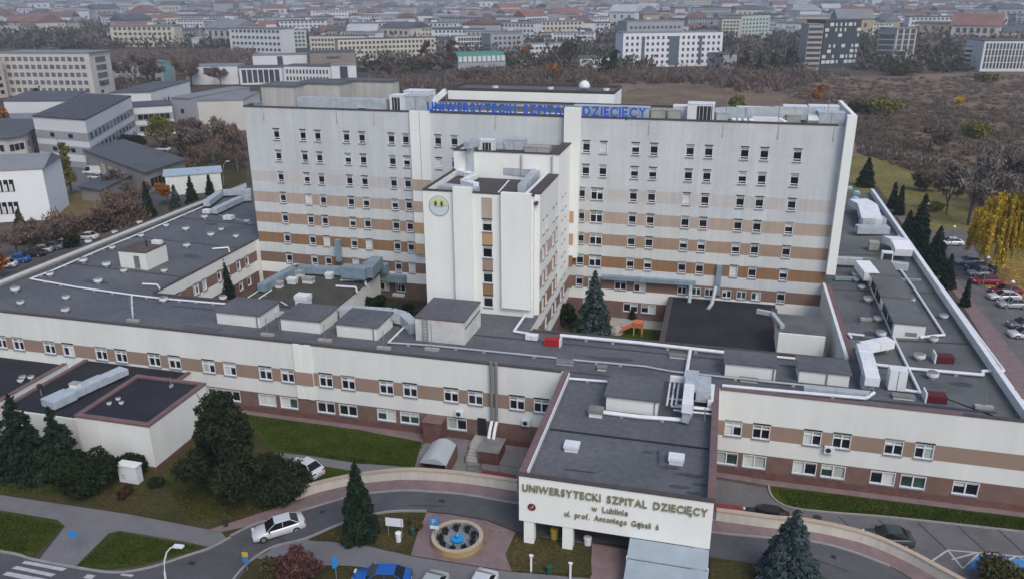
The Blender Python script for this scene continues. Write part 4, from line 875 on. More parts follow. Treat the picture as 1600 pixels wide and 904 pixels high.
# blue tinted skylights on the far right wing
for k, (x, y) in enumerate(((1338,303),(1336,312),(1344,327),(1349,340),(1326,296))):
    p = US(x, y, roofz); o = thing('skylight_dome', 'pale blue skylight dome on the far right wing roof, '+['second farthest','third farthest','second nearest','nearest','farthest'][k], 'skylight', p, 'pale blue skylight domes on the right wing')
    b = MB(); b.box(p.x-.7, p.x+.7, p.y-.7, p.y+.7, p.z-.02, p.z+.3); b.build('curb', M_CONC, o)
    b = MB(); b.lathe((p.x, p.y, p.z+.303), [(.68, 0), (.55, .25), (.2, .36)], 12); b.build('dome', mat('pale blue plastic', (.22,.50,.62), .3, .1), o, smooth=True)
# left wing: far duct group against the tower
def LW(x, y, z): p = UZ(x, y, z); return Vector((p.x, p.y, z-.9))
conduit(None, 'pale duct frame at the far end of the left wing roof', world=[LW(322,315,9.6), LW(345,298,9.6), LW(392,296,9.6)], square=True, w_=1.2, h_=1.0, m=M_GALV, name='air_duct', cat='duct')
conduit(None, 'inner parallel duct at the far end of the left wing roof', world=[LW(334,326,9.4), LW(378,306,9.4), LW(392,305,9.4)], square=True, w_=1.2, h_=.9, m=M_GALV, name='air_duct', cat='duct')
conduit(None, 'dark pipe behind the left wing end ducts', world=[LW(335,330,8.6), LW(392,343,8.6)], square=True, w_=.4, h_=.4, m=M_GALVD, name='air_duct', cat='duct')
unitR(355, 345, 1.6, 1.2, .8, 'white fan unit on the left wing roof near the tower')
unitR(322, 335, 1.4, 1, .8, 'pale fan unit at the end of the left wing conduit')
# porch roof plant
pz = 8.29
def PP(x, y, h): p = UZ(x, y, pz+h); return Vector((p.x, p.y, pz+h))
o = thing('air_handling_plant', 'cluster of white and galvanised ducts with pipes at the back right of the porch roof', 'ventilation plant', UZ(1075, 640, pz))
def pp_bar(name, a, c, w_, h_, m): b = MB(); b.bar(a, c, w_, h_); b.build(name, m, o)
pp_bar('duct_run', PP(1078,598,1.4), PP(1073,645,1.4), .95, .9, M_PIPE)
pp_bar('duct_run', PP(1081,592,1.5), PP(1080,612,1.5), 1.25, 1.0, M_GALV)
pp_bar('casing', PP(1099,604,.6), PP(1098,628,.6), 1.35, 1.2, M_GALV)
pp_bar('duct_run', PP(1047,594,1.0), PP(1110,600,1.0), .5, .5, M_PIPE)
for k, x in enumerate((1048, 1055, 1062)):
    b = MB(); b.tube([PP(x, 592, .8), PP(x-6, 632, .8)], .1, 6); b.build('pipe', M_PIPE, o)
for k, y in enumerate((622, 634, 640, 632)):
    b = MB(); b.tube([PP(1046+3*k, y, .5), PP(1112, y+6, .5)], .09, 6); b.build('pipe', M_PIPE, o)
pp_bar('unit_box', PP(1112,612,.2), PP(1109,640,.2), .5, .9, M_UNIT)
pp_bar('duct_run', PP(1070,660,.3), PP(1078,645,.3), .6, 1.2, M_GALV)
for x, y in ((1052,628),(1108,640),(1075,655),(1100,660)):
    b = MB(); q = UZ(x, y, pz); b.tube([q, q+Vector((0, 0, 1.5))], .06, 5); b.build('leg', M_SILL, o)
conduit([(823,700),(820,690)], 'x') if False else None
# felt seams and patches on roofs (real strips)
k = 0
for (pts, par) in ([[(10, .6), (10, 13)], fr], [[(-20, .6), (-20, 13)], fr], [[(-40, .6), (-40, 13)], fr], [[(-58, .6), (-58, 13)], fr]): pass
for i, (x0, x1, y, sgn) in enumerate(((-92, -72, 20, 1), (-92, -72, 34, 1), (-92, -72, 46, 1), (15.5, 28.6, 19.5, 1), (15.5, 28.6, 36, 1), (15.5, 28.6, 52, 1))):
    b = MB(); n = 8
    for k in range(n):
        xa, xb = x0+(x1-x0)*k/n, x0+(x1-x0)*(k+1)/n
        b.poly([(xa, y, roofz(xa, y)+.012), (xb, y, roofz(xb, y)+.012), (xb, y+.45, roofz(xb, y)+.012), (xa, y+.45, roofz(xa, y)+.012)])
    b.build('felt_seam', M_SEAM, lw if x0 < 0 else rw)
for (x0, x1, y) in ((-66, -36, 9.6), (-30, 12, 9.9), (-14, 0, 2.2), (4, 27, 3.2)):
    b = MB(); b.poly([(x0, y, roofz(x0, y)+.012), (x1, y, roofz(x1, y)+.012), (x1, y+.4, roofz(x1, y+.4)+.012), (x0, y+.4, roofz(x0, y+.4)+.012)]); b.build('felt_seam', M_SEAM, fr)
# ================================================================== LETTERS
def lettering(parent, text, P, xa, xb, zb, h, m, depth=.08, y=None, bold=.02, slant=0, dz=0):
    """separate solid letters from x=xa to xb on plane y"""
    fc = bpy.data.curves.new('letters', 'FONT'); fc.size = 1; fc.extrude = depth/2/h; fc.offset = bold
    wid = []; meshes = {}
    for ch in text:
        if ch == ' ': wid.append((None, 0, .55)); continue
        if ch not in meshes:
            fc.body = ch; to = bpy.data.objects.new('t', fc); COL.objects.link(to)
            dg = bpy.context.evaluated_depsgraph_get(); me = bpy.data.meshes.new_from_object(to.evaluated_get(dg)); bpy.data.objects.remove(to)
            xs_ = [v.co.x for v in me.vertices]; x0, x1 = min(xs_), max(xs_)
            for v in me.vertices: v.co.x -= x0
            me.materials.clear(); me.materials.append(m); meshes[ch] = (me, x1-x0)
        wid.append((meshes[ch][0], meshes[ch][1], .13))
    tot = sum(w_[1]+w_[2] for w_ in wid)-.13; cap = .72
    sz = h/cap; sx = (xb-xa)/tot; x = xa; pw = wloc(parent)
    for me, w_, gap in wid:
        if me is not None:
            t = (x-xa)/(xb-xa)
            o = link('letter', me, parent, (x-pw.x, y-pw.y, zb-pw.z+dz*t)); o.rotation_euler = (R(90), 0, 0); o.scale = (sx, sz, sz)
        x += (w_+gap)*sx
sg = thing('roof_sign', 'blue lettering UNIWERSYTECKI SZPITAL DZIECIĘCY along the tower roof edge', 'sign', (-41.2, YT-.2, ZT+.2))
la = [UY(x, 175, YT+.1).x for x in (668, 806, 818, 888, 911, 1010)]
for txt, xa, xb in (('UNIWERSYTECKI', la[0], la[1]), ('SZPITAL', la[2], la[3]), ('DZIECIĘCY', la[4], la[5])):
    lettering(sg, txt, None, xa, xb, ZT+.26, 1.3, M_BLUE, .12, YT+.05, bold=.028)
for xa, xb in ((la[0], la[1]), (la[2], la[3]), (la[4], la[5])):
    b = MB(); b.box(xa, xb, YT+.12, YT+.2, ZT+.55, ZT+.62); b.build('mounting_rail', M_SILL, sg)
bs = thing('porch_sign', 'bronze lettering with hospital name and street address across the porch front', 'sign', (-12.9, YP-.06, 7.5))
fx = lambda x: UY(x, 790, YP).x
l1 = UY(817, 768, YP), UY(1108, 806, YP)
lettering(bs, 'UNIWERSYTECKI SZPITAL DZIECIĘCY', None, fx(815)+.1, fx(1107), 7.9, .66, M_GOLD, .1, YP-.06, bold=.015, dz=.05)
lettering(bs, 'w Lublinie', None, fx(925), fx(982), 6.95, .55, M_GOLD, .08, YP-.06, bold=.0)
lettering(bs, 'ul. prof. Antoniego Gębali 6', None, fx(883), fx(1032), 6.1, .52, M_GOLD, .08, YP-.06, bold=.0)
q = UY(831, 791, YP); lg = thing('round_plaque', 'small round dark red plaque with a white mark left on the porch front', 'plaque', (q.x, YP-.02, q.z))
disc('disc', .33, -.01, mat('plaque red', (.17, .03, .03), .6, .1), lg)
b = MB(); b.add([(q.x-.15, YP-.08, q.z+.02), (q.x-.03, YP-.08, q.z-.16), (q.x+.02, YP-.08, q.z-.06)], [(0, 1, 2)]); b.add([(q.x-.03, YP-.08, q.z-.16), (q.x+.2, YP-.08, q.z+.15), (q.x+.08, YP-.08, q.z+.17)], [(0, 1, 2)]); b.build('white_mark', M_MARK, lg)
# ================================================================== VEGETATION
NR = np.random.RandomState(5)
def leafmat(name, c1, c2, sc=1.2):
    return mat(name, c1, .9, .2, sc, col2=c2, grain=.5, detail=3, spec=.05)
L_SPR = leafmat('dark spruce needles', (.010,.020,.012), (.030,.048,.028))
L_BLU = leafmat('blue spruce needles', (.030,.050,.052), (.085,.115,.115))
L_PIN = leafmat('pine needles', (.010,.018,.009), (.036,.049,.024))
L_SHR = leafmat('dark shrub leaves', (.010,.019,.008), (.028,.042,.017))
L_RED = leafmat('dull red leaves', (.055,.030,.028), (.15,.065,.06))
L_YEL = leafmat('golden leaves', (.30,.18,.012), (.72,.50,.05))
L_ORA = leafmat('orange leaves', (.20,.07,.015), (.38,.15,.03))
L_YGR = leafmat('yellow green leaves', (.09,.09,.015), (.20,.19,.04))
L_TWG = leafmat('grey brown twigs', (.10,.078,.066), (.19,.15,.125), .12)
L_TWR = leafmat('reddish brown twigs', (.115,.078,.06), (.21,.15,.115), .12)
L_OLI = leafmat('olive brown foliage', (.045,.042,.018), (.10,.09,.04), .4)
def leaves(C, size, flat=0.0, tri=True, dirs=None, long=1.0):
    """C: n x 3 centres -> verts, faces of little leaf faces"""
    n = len(C); d = NR.normal(size=(n, 3)) if dirs is None else dirs+NR.normal(size=(n, 3))*.45
    d /= np.linalg.norm(d, axis=1)[:, None]+1e-9
    e = np.cross(d, NR.normal(size=(n, 3))); e /= np.linalg.norm(e, axis=1)[:, None]+1e-9
    s = size*NR.uniform(.6, 1.3, size=(n, 1))
    if tri:
        V = np.stack([C-d*s*.6*long-e*s*.5, C-d*s*.6*long+e*s*.5, C+d*s*.8*long], 1).reshape(-1, 3)
        F = np.arange(3*n).reshape(-1, 3)
    else:
        V = np.stack([C-d*s*.5*long-e*s*.35, C-d*s*.5*long+e*s*.35, C+d*s*.5*long+e*s*.35, C+d*s*.5*long-e*s*.35], 1).reshape(-1, 4 if False else 3)
        F = np.arange(4*n).reshape(-1, 4)
    return V, F
def npmesh(name, V, F, m):
    me = bpy.data.meshes.new(name); V = np.asarray(V, dtype=np.float32); F = np.asarray(F, dtype=np.int32); k = F.shape[1]
    me.vertices.add(len(V)); me.vertices.foreach_set('co', V.ravel()); me.loops.add(F.size); me.loops.foreach_set('vertex_index', F.ravel())
    me.polygons.add(len(F)); me.polygons.foreach_set('loop_start', np.arange(0, F.size, k, dtype=np.int32)); me.polygons.foreach_set('loop_total', np.full(len(F), k, dtype=np.int32))
    me.materials.append(m); me.update(calc_edges=True); me.validate(); return me
def trunk_mesh(h, r, m=None, lean=0):
    b = MB(); b.tube([(0, 0, -.1), (lean*.3, 0, h*.35), (lean, 0, h)], r, 7, r2=r*.25); return b.mesh('trunk', m or M_BARK)
TREES = {}
def spruce_m(key, n, m, fat=1.0, ragged=.25, narrow=False):
    """unit tree: height 1, radius 1 at base (scaled per instance): returns crown, trunk meshes"""
    nw = 15 if not narrow else 24; C = []; D = []
    wh = []
    for i in range(nw):
        t = .07+.93*(i/nw)**.92; nb = max(4, int(11*(1-t)+3)); 
        for k in range(nb):
            a = 2*math.pi*k/nb+i*1.7+NR.uniform(-.25, .25); L = (1-t)**.82*(1+NR.uniform(-ragged, ragged*.6))+.02
            wh.append((t, a, L))
    tot = sum(w_[2]**1.3 for w_ in wh)
    for t, a, L in wh:
        k = max(6, int(n*L**1.3/tot)); s = NR.uniform(.05, 1, k)**.75*L
        wdt = .16*L*(1-s/L*.6)+.02
        lat = NR.normal(size=k)*wdt; z = t-.13*s-.07*s*s+NR.normal(size=k)*.012+.02
        C.append(np.stack([np.cos(a)*s-np.sin(a)*lat, np.sin(a)*s+np.cos(a)*lat, z], 1))
        D.append(np.tile([math.cos(a), math.sin(a), -.35], (k, 1)))
    k = n//25; tt = .8+NR.uniform(0, .2, k); C.append(np.stack([NR.normal(size=k)*.03*(1.02-tt)*5, NR.normal(size=k)*.03*(1.02-tt)*5, tt], 1)); D.append(np.tile([0, 0, 1.], (k, 1)))
    return np.concatenate(C), np.concatenate(D)
def spruce(px, base, top, wpx, label, n=5000, m=None, leaf=.26, group=None, fz=None, name='spruce_tree', cat='spruce', narrow=False, ragged=.25):
    p = US(*base, fz) if fz else UZ(*base, 0); h = HT(p, top)-p.z; r = wpx/2*(p-CAM).length/F_PX
    C, D = spruce_m(None, n, m, narrow=narrow, ragged=ragged); C = C*np.array([r, r, h]); V, F = leaves(C, leaf, dirs=D, long=1.15)
    o = thing(name, label, cat, p, group); link('crown', npmesh('crown', V, F, m or L_SPR), o)
    link('trunk', trunk_mesh(h*.93, max(.09, h*.017)), o)
    return o
def blob_pts(n, blobs, shell=.55):
    C = []; tot = sum(bl[3]*bl[4]*bl[5] for bl in blobs)
    for (x, y, z, rx, ry, rz) in blobs:
        k = max(8, int(n*rx*ry*rz/tot)); d = NR.normal(size=(k, 3)); d /= np.linalg.norm(d, axis=1)[:, None]
        rr = (shell+(1-shell)*NR.uniform(0, 1, (k, 1)))**.7*(1+.14*np.sin(d[:, :1]*9+x*3)*np.cos(d[:, 1:2]*8+y)); C.append(d*rr*np.array([rx, ry, rz])+np.array([x, y, z]))
    return np.concatenate(C)
def blobs_for(h, r, kind, n=14):
    bl = []
    for i in range(n):
        a = NR.uniform(0, 6.28); q = NR.uniform(.1, .75)*r
        if kind == 'pine': t = .16+.76*(i/n); q = NR.uniform(.3, .92)*r*(1.12-t*.98)
        elif kind == 'bush': t = NR.uniform(.25, .62); q = NR.uniform(0, .68)*r
        elif kind == 'tall': t = NR.uniform(.2, .85); q = NR.uniform(0, .5)*r
        else: t = NR.uniform(.4, .82); q = NR.uniform(.1, .68)*r
        s = r*NR.uniform(.26, .46)
        if kind == 'pine': s = r*NR.uniform(.17, .30)*(1.25-t*.5)
        bl.append((math.cos(a)*q, math.sin(a)*q, t*h, s, s, min(s*(NR.uniform(.55, .9) if kind != 'pine' else NR.uniform(.38, .6)), h*.34)))
    return bl
def limbs(h, r, m=None, n=7, t0=.3, sub=0):
    b = MB(); b.tube([(0, 0, -.1), (.02*h, .01*h, h*.4), (0, 0, h*.8)], max(.08, h*.02), 6, r2=h*.006)
    return b.mesh('trunk', m or M_BARK)
def limb_meshes(h, r, n, m=None, up_=.35):
    out = []
    for i in range(n):
        a = i*2.4+NR.uniform(-.3, .3); t = .3+.45*i/n; L = r*NR.uniform(.55, .85); b = MB()
        z0 = t*h; q = Vector((math.cos(a), math.sin(a), 0))
        b.tube([(0, 0, z0), q*L*.5+Vector((0, 0, z0+h*.09)), q*L+Vector((0, 0, min(h*.95, z0+h*up_*.8)))], max(.05, h*.009), 5, r2=h*.002); out.append(b.mesh('limb', m or M_BARK))
    return out
def blobtree(base, top, wpx, label, kind='round', m=None, n=3000, leaf=.3, group=None, fz=None, name='broadleaf_tree', cat='tree', nb=14, nl=5):
    p = US(*base, fz) if fz else UZ(*base, 0); h = max(.5, HT(p, top)-p.z); r = wpx/2*(p-CAM).length/F_PX
    bl = blobs_for(h, r, kind, nb); C = blob_pts(n, bl, .45); C[:, 2] = np.clip(C[:, 2], .04, h*1.02)
    V, F = leaves(C, leaf); o = thing(name, label, cat, p, group); link('crown' if kind != 'bush' else 'foliage', npmesh('crown', V, F, m or L_SHR), o)
    if kind != 'bush':
        link('trunk', limbs(h, r), o)
        for me in limb_meshes(h, r*(.5 if kind == 'pine' else .9), nl): link('limb', me, o)
    else:
        b = MB(); b.tube([(0, 0, -.05), (.05, 0, h*.5)], max(.04, h*.03), 5); link('stem', b.mesh('stem', M_BARK), o)
    return o
def bare_pts(h, r, n, spread=.5):
    """twig triangles fanning from a skeleton of branches"""
    segs = []
    def grow(p, d, L, lv):
        q = p+d*L; segs.append((p, q, lv))
        if lv >= 4: return
        for _ in range(3 if lv < 3 else 4):
            nd = d+NR.normal(size=3)*spread; nd[2] = abs(nd[2])*.9+.12; nd /= np.linalg.norm(nd); grow(p+(q-p)*NR.uniform(.45, 1), nd, L*NR.uniform(.55, .8), lv+1)
    grow(np.array([0, 0, 0.]), np.array([0, 0, 1.]), .36, 0)
    mx = max(s[1][2] for s in segs); mr = max(np.hypot(s[1][0], s[1][1]) for s in segs)
    sc = np.array([r/mr*1.05, r/mr*1.05, h/mx]); V = []; F = []
    for a, b_, lv in segs:
        a = a*sc; b_ = b_*sc; w_ = [h*.03, h*.014, h*.007, h*.004, h*.0025][lv]; w_ = max(w_, .02)
        for ax in ((1, 0, 0), (0, 1, 0)):
            e = np.cross(b_-a, ax); ne = np.linalg.norm(e)
            if ne < 1e-6: continue
            e = e/ne*w_; k = len(V); V += [a-e, a+e, b_+e*.5]; F.append((k, k+1, k+2)); k = len(V); V += [a-e, b_+e*.5, b_-e*.5]; F.append((k, k+1, k+2))
    ends = [s for s in segs if s[2] >= 3]; E = []
    for _ in range(n):
        s = ends[NR.randint(len(ends))]; E.append((s[0]+(s[1]-s[0])*NR.uniform(.1, 1.05))*sc)
    E = np.array(E)+NR.normal(size=(n, 3))*.03*h; D = E-np.array([0, 0, h*.3]); D /= np.linalg.norm(D, axis=1)[:, None]
    return np.array(V), np.array(F), E, D
BARE = []
def bare_variants():
    for k in range(5):
        V, F, E, D = bare_pts(1, .5, 2000, .5); V2, F2 = leaves(E, .028, dirs=D, long=2.2)
        V2 = V2.copy(); BARE.append((V, F, V2, F2))
bare_variants()
BM = {}
def bare(base, top, wpx, label, m=None, group=None, fz=None, name='bare_tree', cat='tree', thin=.016):
    p = US(*base, fz) if fz else UZ(*base, 0); h = max(.8, HT(p, top)-p.z); r = wpx/2*(p-CAM).length/F_PX
    k = NR.randint(5); m = m or L_TWG; key = (k, m.name)
    if key not in BM:
        V, F, V2, F2 = BARE[k]; BM[key] = (npmesh('branches', V, F, mat('grey bark', (.11,.095,.085), .9, .2, 2)), npmesh('crown', V2, F2, m))
    o = thing(name, label, cat, p, group, rz=NR.uniform(0, 6))
    for nm, me in zip(('trunk', 'crown'), BM[key]): link(nm, me, o, scale=(2*r, 2*r, h))
    return o
# right of the hospital
spruce(0, (1352,292), 247, 30, 'dark conical spruce behind the far end of the right wing', 3500, leaf=.5)
spruce(0, (1394,325), 286, 17, 'first of two slim dark conifers beside the right wing', 1800, leaf=.4, narrow=True)
spruce(0, (1404,336), 291, 17, 'second of two slim dark conifers beside the right wing', 1800, leaf=.4, narrow=True)
spruce(0, (1430,402), 304, 46, 'tall dark spruce with spreading base beside the right wing', 6000, leaf=.42)
spruce(0, (1415,380), 330, 34, 'half hidden spruce left of the tall one beside the right wing', 3500, leaf=.42)
spruce(0, (1458,425), 355, 44, 'dark spruce nearest the car park beside the right wing', 5000, leaf=.4)
spruce(0, (1478,450), 398, 26, 'low spruce at the front end of the row by the right wing', 2500, leaf=.35)
spruce(0, (1507,478), 436, 16, 'slim young conifer standing alone on the right side path', 900, leaf=.3, narrow=True)
o = thing('willow_tree', 'golden yellow weeping tree beside the car park', 'tree', UZ(1552, 436, 0))
p = o.location; hh = HT(p, 300); rr = 46*(p-CAM).length/F_PX
C = []
for k in range(230):
    a = NR.uniform(0, 6.28); q = rr*(.82+.2*math.sin(3*a+1))*NR.uniform(.1, 1)**.7; zt = hh*(.97-.42*(q/rr)**2)*NR.uniform(.72, 1.06); L = zt*NR.uniform(.16, .5); n = 190; s = NR.uniform(0, 1, n)
    C.append(np.stack([math.cos(a)*(q+NR.normal(size=n)*.25+s*.25), math.sin(a)*(q+NR.normal(size=n)*.25+s*.25), zt-s*L+NR.normal(size=n)*.15], 1))
C = np.concatenate(C); C = C[C[:, 2] > hh*.2]; V, F = leaves(C, .23, dirs=np.tile([0, 0, -1.], (len(C), 1)), long=1.2)
link('crown', npmesh('crown', V, F, L_YEL), o); link('trunk', limbs(hh, rr), o)
for me in limb_meshes(hh, rr, 7, up_=.5): link('limb', me, o)
L_PAL = leafmat('pale grey twigs', (.13,.11,.10), (.23,.20,.18), .2)
bare((1615,450), 250, 90, 'big bare dark tree at the right edge behind the golden tree')
bare((1512,352), 235, 95, 'wide bare grey tree above the meadow left of the golden tree', L_PAL)
bare((1565,330), 225, 110, 'tall bare tree behind the golden tree', L_PAL)
bare((1478,335), 262, 50, 'small bare tree at the end of the meadow', L_TWR)
blobtree((1445,300), 262, 40, 'low olive bush patch along the meadow fence', 'bush', L_OLI, 1500, .5, name='bush', cat='bush')
blobtree((1460,330), 312, 34, 'yellowish low bush in the middle of the meadow', 'bush', L_YGR, 900, .4, name='bush', cat='bush')
# left side
spruce(0, (234,340), 285, 24, 'slim dark spruce beside the left wing, tallest of the left group', 2500, leaf=.4)
blobtree((262,322), 276, 34, 'orange leaved tree in front of the blue roofed hut', 'round', L_ORA, 1100, .45, nb=8)
blobtree((312,296), 258, 26, 'small orange tree right of the blue roofed hut', 'round', L_ORA, 900, .4, nb=7)
spruce(0, (301,318), 276, 22, 'dark spruce in front of the blue roofed hut', 1800, leaf=.4)
spruce(0, (329,304), 274, 16, 'narrow dark spruce by the parapet right of the blue hut', 1500, leaf=.4)
spruce(0, (276,328), 290, 24, 'low grey green spruce between the two orange trees', 1500, m=L_BLU, leaf=.4)
blobtree((112,305), 210, 24, 'slender yellow green poplar in front of the yard', 'tall', L_YGR, 2600, .34, nb=40, nl=5)
blobtree((254,232), 178, 46, 'round yellow green tree beside the hedge', 'round', L_YGR, 3200, .45, nb=26)
for k, (x, y, t, w_, lb) in enumerate([(192,235,206,34,'dark green clipped hedge left of the yellow green tree'), (218,233,206,30,'dark green hedge right half beside the yellow green tree')]):
    blobtree((x, y), t, w_, lb, 'bush', L_SHR, 2000, .5, name='hedge', cat='hedge', nb=16)
for (x, y, t, w_, m, lb) in [(290,258,190,70,L_TWR,'large bare reddish tree left of the tower'), (335,262,185,80,L_TWG,'large bare grey brown tree beside the tower left end'), (372,268,195,50,L_TWR,'bare tree close against the tower left end'), (312,230,182,60,L_TWG,'bare tree in front of the cream hall wall'),
    (200,350,300,60,L_TWR,'bare reddish thicket tree beside the street lamp'), (165,362,322,60,L_TWR,'bare reddish shrub tree left of the street lamp'), (220,322,285,50,L_TWG,'bare small tree behind the slim spruce'), (130,372,336,50,L_TWR,'bare reddish shrub above the white parked car'), (75,392,345,60,L_TWG,'bare hedge tree behind the row of parked cars'), (28,402,350,50,L_TWR,'bare hedge tree at the left end of the car row'), (185,300,262,40,L_TWG,'small bare tree beside the low shed')]:
    bare((x, y), t, w_, lb, m)
spruce(0, (38,380), 328, 34, 'dark grey conifer in front of the white building', 2200, m=L_OLI, leaf=.4)
blobtree((-2,440), 345, 44, 'orange brown bush cut by the left edge of the view', 'bush', L_ORA, 1500, .4, name='bush', cat='bush')
blobtree((3,215), 160, 34, 'rusty orange tree at the left edge near the pavilions', 'round', L_ORA, 900, .6)
blobtree((112,388), 360, 26, 'dark round bush between the parked white cars', 'bush', L_SHR, 1100, .35, name='bush', cat='bush')
blobtree((182,352), 320, 36, 'dark low bush under the left street lamp', 'bush', L_SHR, 1100, .35, name='bush', cat='bush')
blobtree((40,240), 220, 16, 'small brown bush beside the round cornered building', 'bush', L_OLI, 400, .4, name='bush', cat='bush')
# courtyards
spruce(0, (356,476), 402, 36, 'dark spruce in the left courtyard', 4500, leaf=.3)
spruce(0, (418,440), 407, 24, 'small spruce in the corner of the left courtyard', 1500, leaf=.28)
blobtree((583,490), 450, 42, 'dark ivy like bush mass between pavilion and stair block', 'bush', L_SHR, 3500, .26, name='bush', cat='bush', nb=18)
blobtree((640,492), 468, 26, 'low dark bush against the stair block', 'bush', L_SHR, 1500, .26, name='bush', cat='bush')
blobtree((884,512), 462, 44, 'dark yew bush in the right courtyard left of the blue spruce', 'bush', L_SHR, 4500, .28, name='bush', cat='bush', nb=20)
spruce(0, (927,524), 424, 66, 'large grey blue spruce in the right courtyard', 9000, m=L_BLU, leaf=.3)
spruce(0, (988,498), 480, 16, 'little young conifer on the courtyard lawn', 500, leaf=.2)
# foreground
spruce(0, (563,838), 722, 66, 'dense green spruce standing in the grass island of the drive', 14000, leaf=.22, fz=H)
spruce(0, (1228,920), 798, 110, 'broad blue spruce in front of the right retaining wall', 20000, m=L_BLU, leaf=.24, fz=H)
def pine(base, top, wpx, label, n=26000):
    return blobtree(base, top, wpx, label, 'pine', L_PIN, n, .26, name='pine_tree', cat='pine', nb=64, nl=10)
pine((356,780), 608, 156, 'huge dark pine in front of the front wing right of the white annexe')
blobtree((440,776), 712, 92, 'dark bushy pine skirt beside the huge pine', 'bush', L_PIN, 6000, .24, name='bush', cat='bush', nb=22)
spruce(0, (42,742), 617, 84, 'tall dark spruce at the left in front of the low annexe', 9000, leaf=.27, ragged=.6)
spruce(0, (98,738), 636, 70, 'dark spruce just left of the white annexe', 8000, leaf=.27, ragged=.6)
spruce(0, (6,738), 634, 52, 'dark spruce cut by the left edge of the view', 7000, leaf=.27, ragged=.6)
blobtree((140,770), 692, 88, 'big dark juniper mound left of the white cabinet', 'bush', L_SHR, 12000, .24, name='bush', cat='bush', nb=30)
blobtree((105,745), 690, 60, 'dark juniper mound beside the left spruces', 'bush', L_SHR, 6000, .24, name='bush', cat='bush', nb=18)
blobtree((212,740), 706, 60, 'green hedge mound behind the white cabinet', 'bush', L_SHR, 4500, .22, name='bush', cat='bush', nb=16)
blobtree((196,776), 758, 26, 'small reddish brown ball bush in front of the white cabinet', 'bush', leafmat('brown bush leaves', (.035,.02,.012), (.08,.045,.025)), 1100, .16, name='bush', cat='bush')
blobtree((246,762), 741, 24, 'small green ball bush right of the white cabinet', 'bush', L_SHR, 1100, .16, name='bush', cat='bush')
blobtree((470,905), 840, 74, 'dull red leaved shrub at the bottom edge by the drive', 'bush', L_RED, 4200, .17, fz=H, name='bush', cat='bush', nb=18)
blobtree((432,915), 858, 52, 'dark green shrub left of the red leaved shrub', 'bush', L_OLI, 3000, .18, fz=H, name='bush', cat='bush')
blobtree((651,826), 800, 28, 'small olive bush beside the white notice board', 'bush', L_OLI, 1200, .15, fz=H, name='bush', cat='bush')
blobtree((1560,915), 876, 90, 'brown olive hedge at the bottom right corner', 'bush', L_OLI, 4500, .2, name='bush', cat='bush', nb=20)
blobtree((818,842), 832, 16, 'tiny shrub by the left porch column', 'bush', L_OLI, 300, .12, fz=H, name='bush', cat='bush')
# brown thicket to the right and behind: uncountable stuff
def thicket(name, polys, n, hmin, hmax, m, seed, per=46, leaf=.6, flat=1):
    rs = np.random.RandomState(seed); C = []; D = []
    for _ in range(n):
        pl = polys[rs.randint(len(polys))]; (x0, y0), (x1, y1), (x2, y2) = pl; u, v = rs.uniform(0, 1, 2)
        if u+v > 1: u, v = 1-u, 1-v
        cx_, cy_ = x0+u*(x1-x0)+v*(x2-x0), y0+u*(y1-y0)+v*(y2-y0); h = rs.uniform(hmin, hmax); r = h*rs.uniform(.45, .8)
        q = rs.normal(size=(per, 3)); q /= np.linalg.norm(q, axis=1)[:, None]; q *= rs.uniform(.3, 1, (per, 1)); q[:, 2] = np.abs(q[:, 2]); r = r*flat
        C.append(q*np.array([r, r, h*.95])+np.array([cx_, cy_, 0])); q2 = q.copy(); q2[:, 2] += .6; D.append(q2)
    V, F = leaves(np.concatenate(C), leaf, dirs=np.concatenate(D), long=1.7)
    o = bpy.data.objects.new(name, npmesh(name, V, F, m)); COL.objects.link(o); return o
def tri(*px): return [(p.x, p.y) for p in (UZ(a, b_, 0) for a, b_ in px)]
zone = [tri((1340,238),(1620,330),(1340,190)), tri((1620,330),(1340,190),(1650,190)), tri((1340,190),(1650,190),(1180,128)), tri((1650,190),(1180,128),(1640,118)), tri((1510,300),(1640,420),(1640,280)), tri((1650,190),(1640,118),(2000,150)), tri((1640,330),(1650,190),(2000,330))]
o = thicket('garden_thicket', [tri((262,268),(384,268),(300,218)), tri((384,268),(384,215),(300,218)), tri((130,372),(230,345),(170,312)), tri((60,395),(130,372),(90,352))], 150, 2.5, 5.5, L_TWR, 31, 110, .34, 1.0); tag(o, 'reddish bare undergrowth between the left wing and the garages', 'undergrowth', kind='stuff')
for nm, m, n, sd_, a, c in (('brown_scrub_thicket', L_TWR, 2400, 1, .5, 1.5), ('grey_brown_thicket', L_TWG, 1600, 2, .5, 1.9)):
    o = thicket(nm, zone, n, a, c, m, sd_, 70, .27, 2.6); tag(o, 'dense %s bare scrub covering the waste ground right of the hospital' % ('reddish' if sd_ == 1 else 'grey brown'), 'scrub', kind='stuff')
o = thicket('tall_scrub', zone, 260, 2.2, 4.5, leafmat('pale olive brown twigs', (.085,.075,.05), (.17,.15,.105), .2), 12, 90, .34, 1.1); tag(o, 'scattered taller olive brown bushes in the scrub right of the hospital', 'scrub', kind='stuff')
zone2 = [tri((640,150),(960,133),(700,118)), tri((960,133),(700,118),(1000,112)), tri((960,133),(1000,112),(1320,124)), tri((1000,118),(1190,150),(1330,118)), tri((560,150),(700,150),(600,112)), tri((150,120),(410,128),(200,82)), tri((410,128),(200,82),(400,80)), tri((150,118),(280,190),(230,110))]
o = thicket('tree_belt', zone2, 900, 3.5, 7.5, L_TWG, 5, 60, .7); tag(o, 'belt of bare grey brown trees behind the hospital', 'tree belt', kind='stuff')
o = thicket('tree_belt', zone2, 600, 3, 7.5, L_TWR, 6, 60, .7); tag(o, 'reddish bare trees scattered in the belt behind the hospital', 'tree belt', kind='stuff')
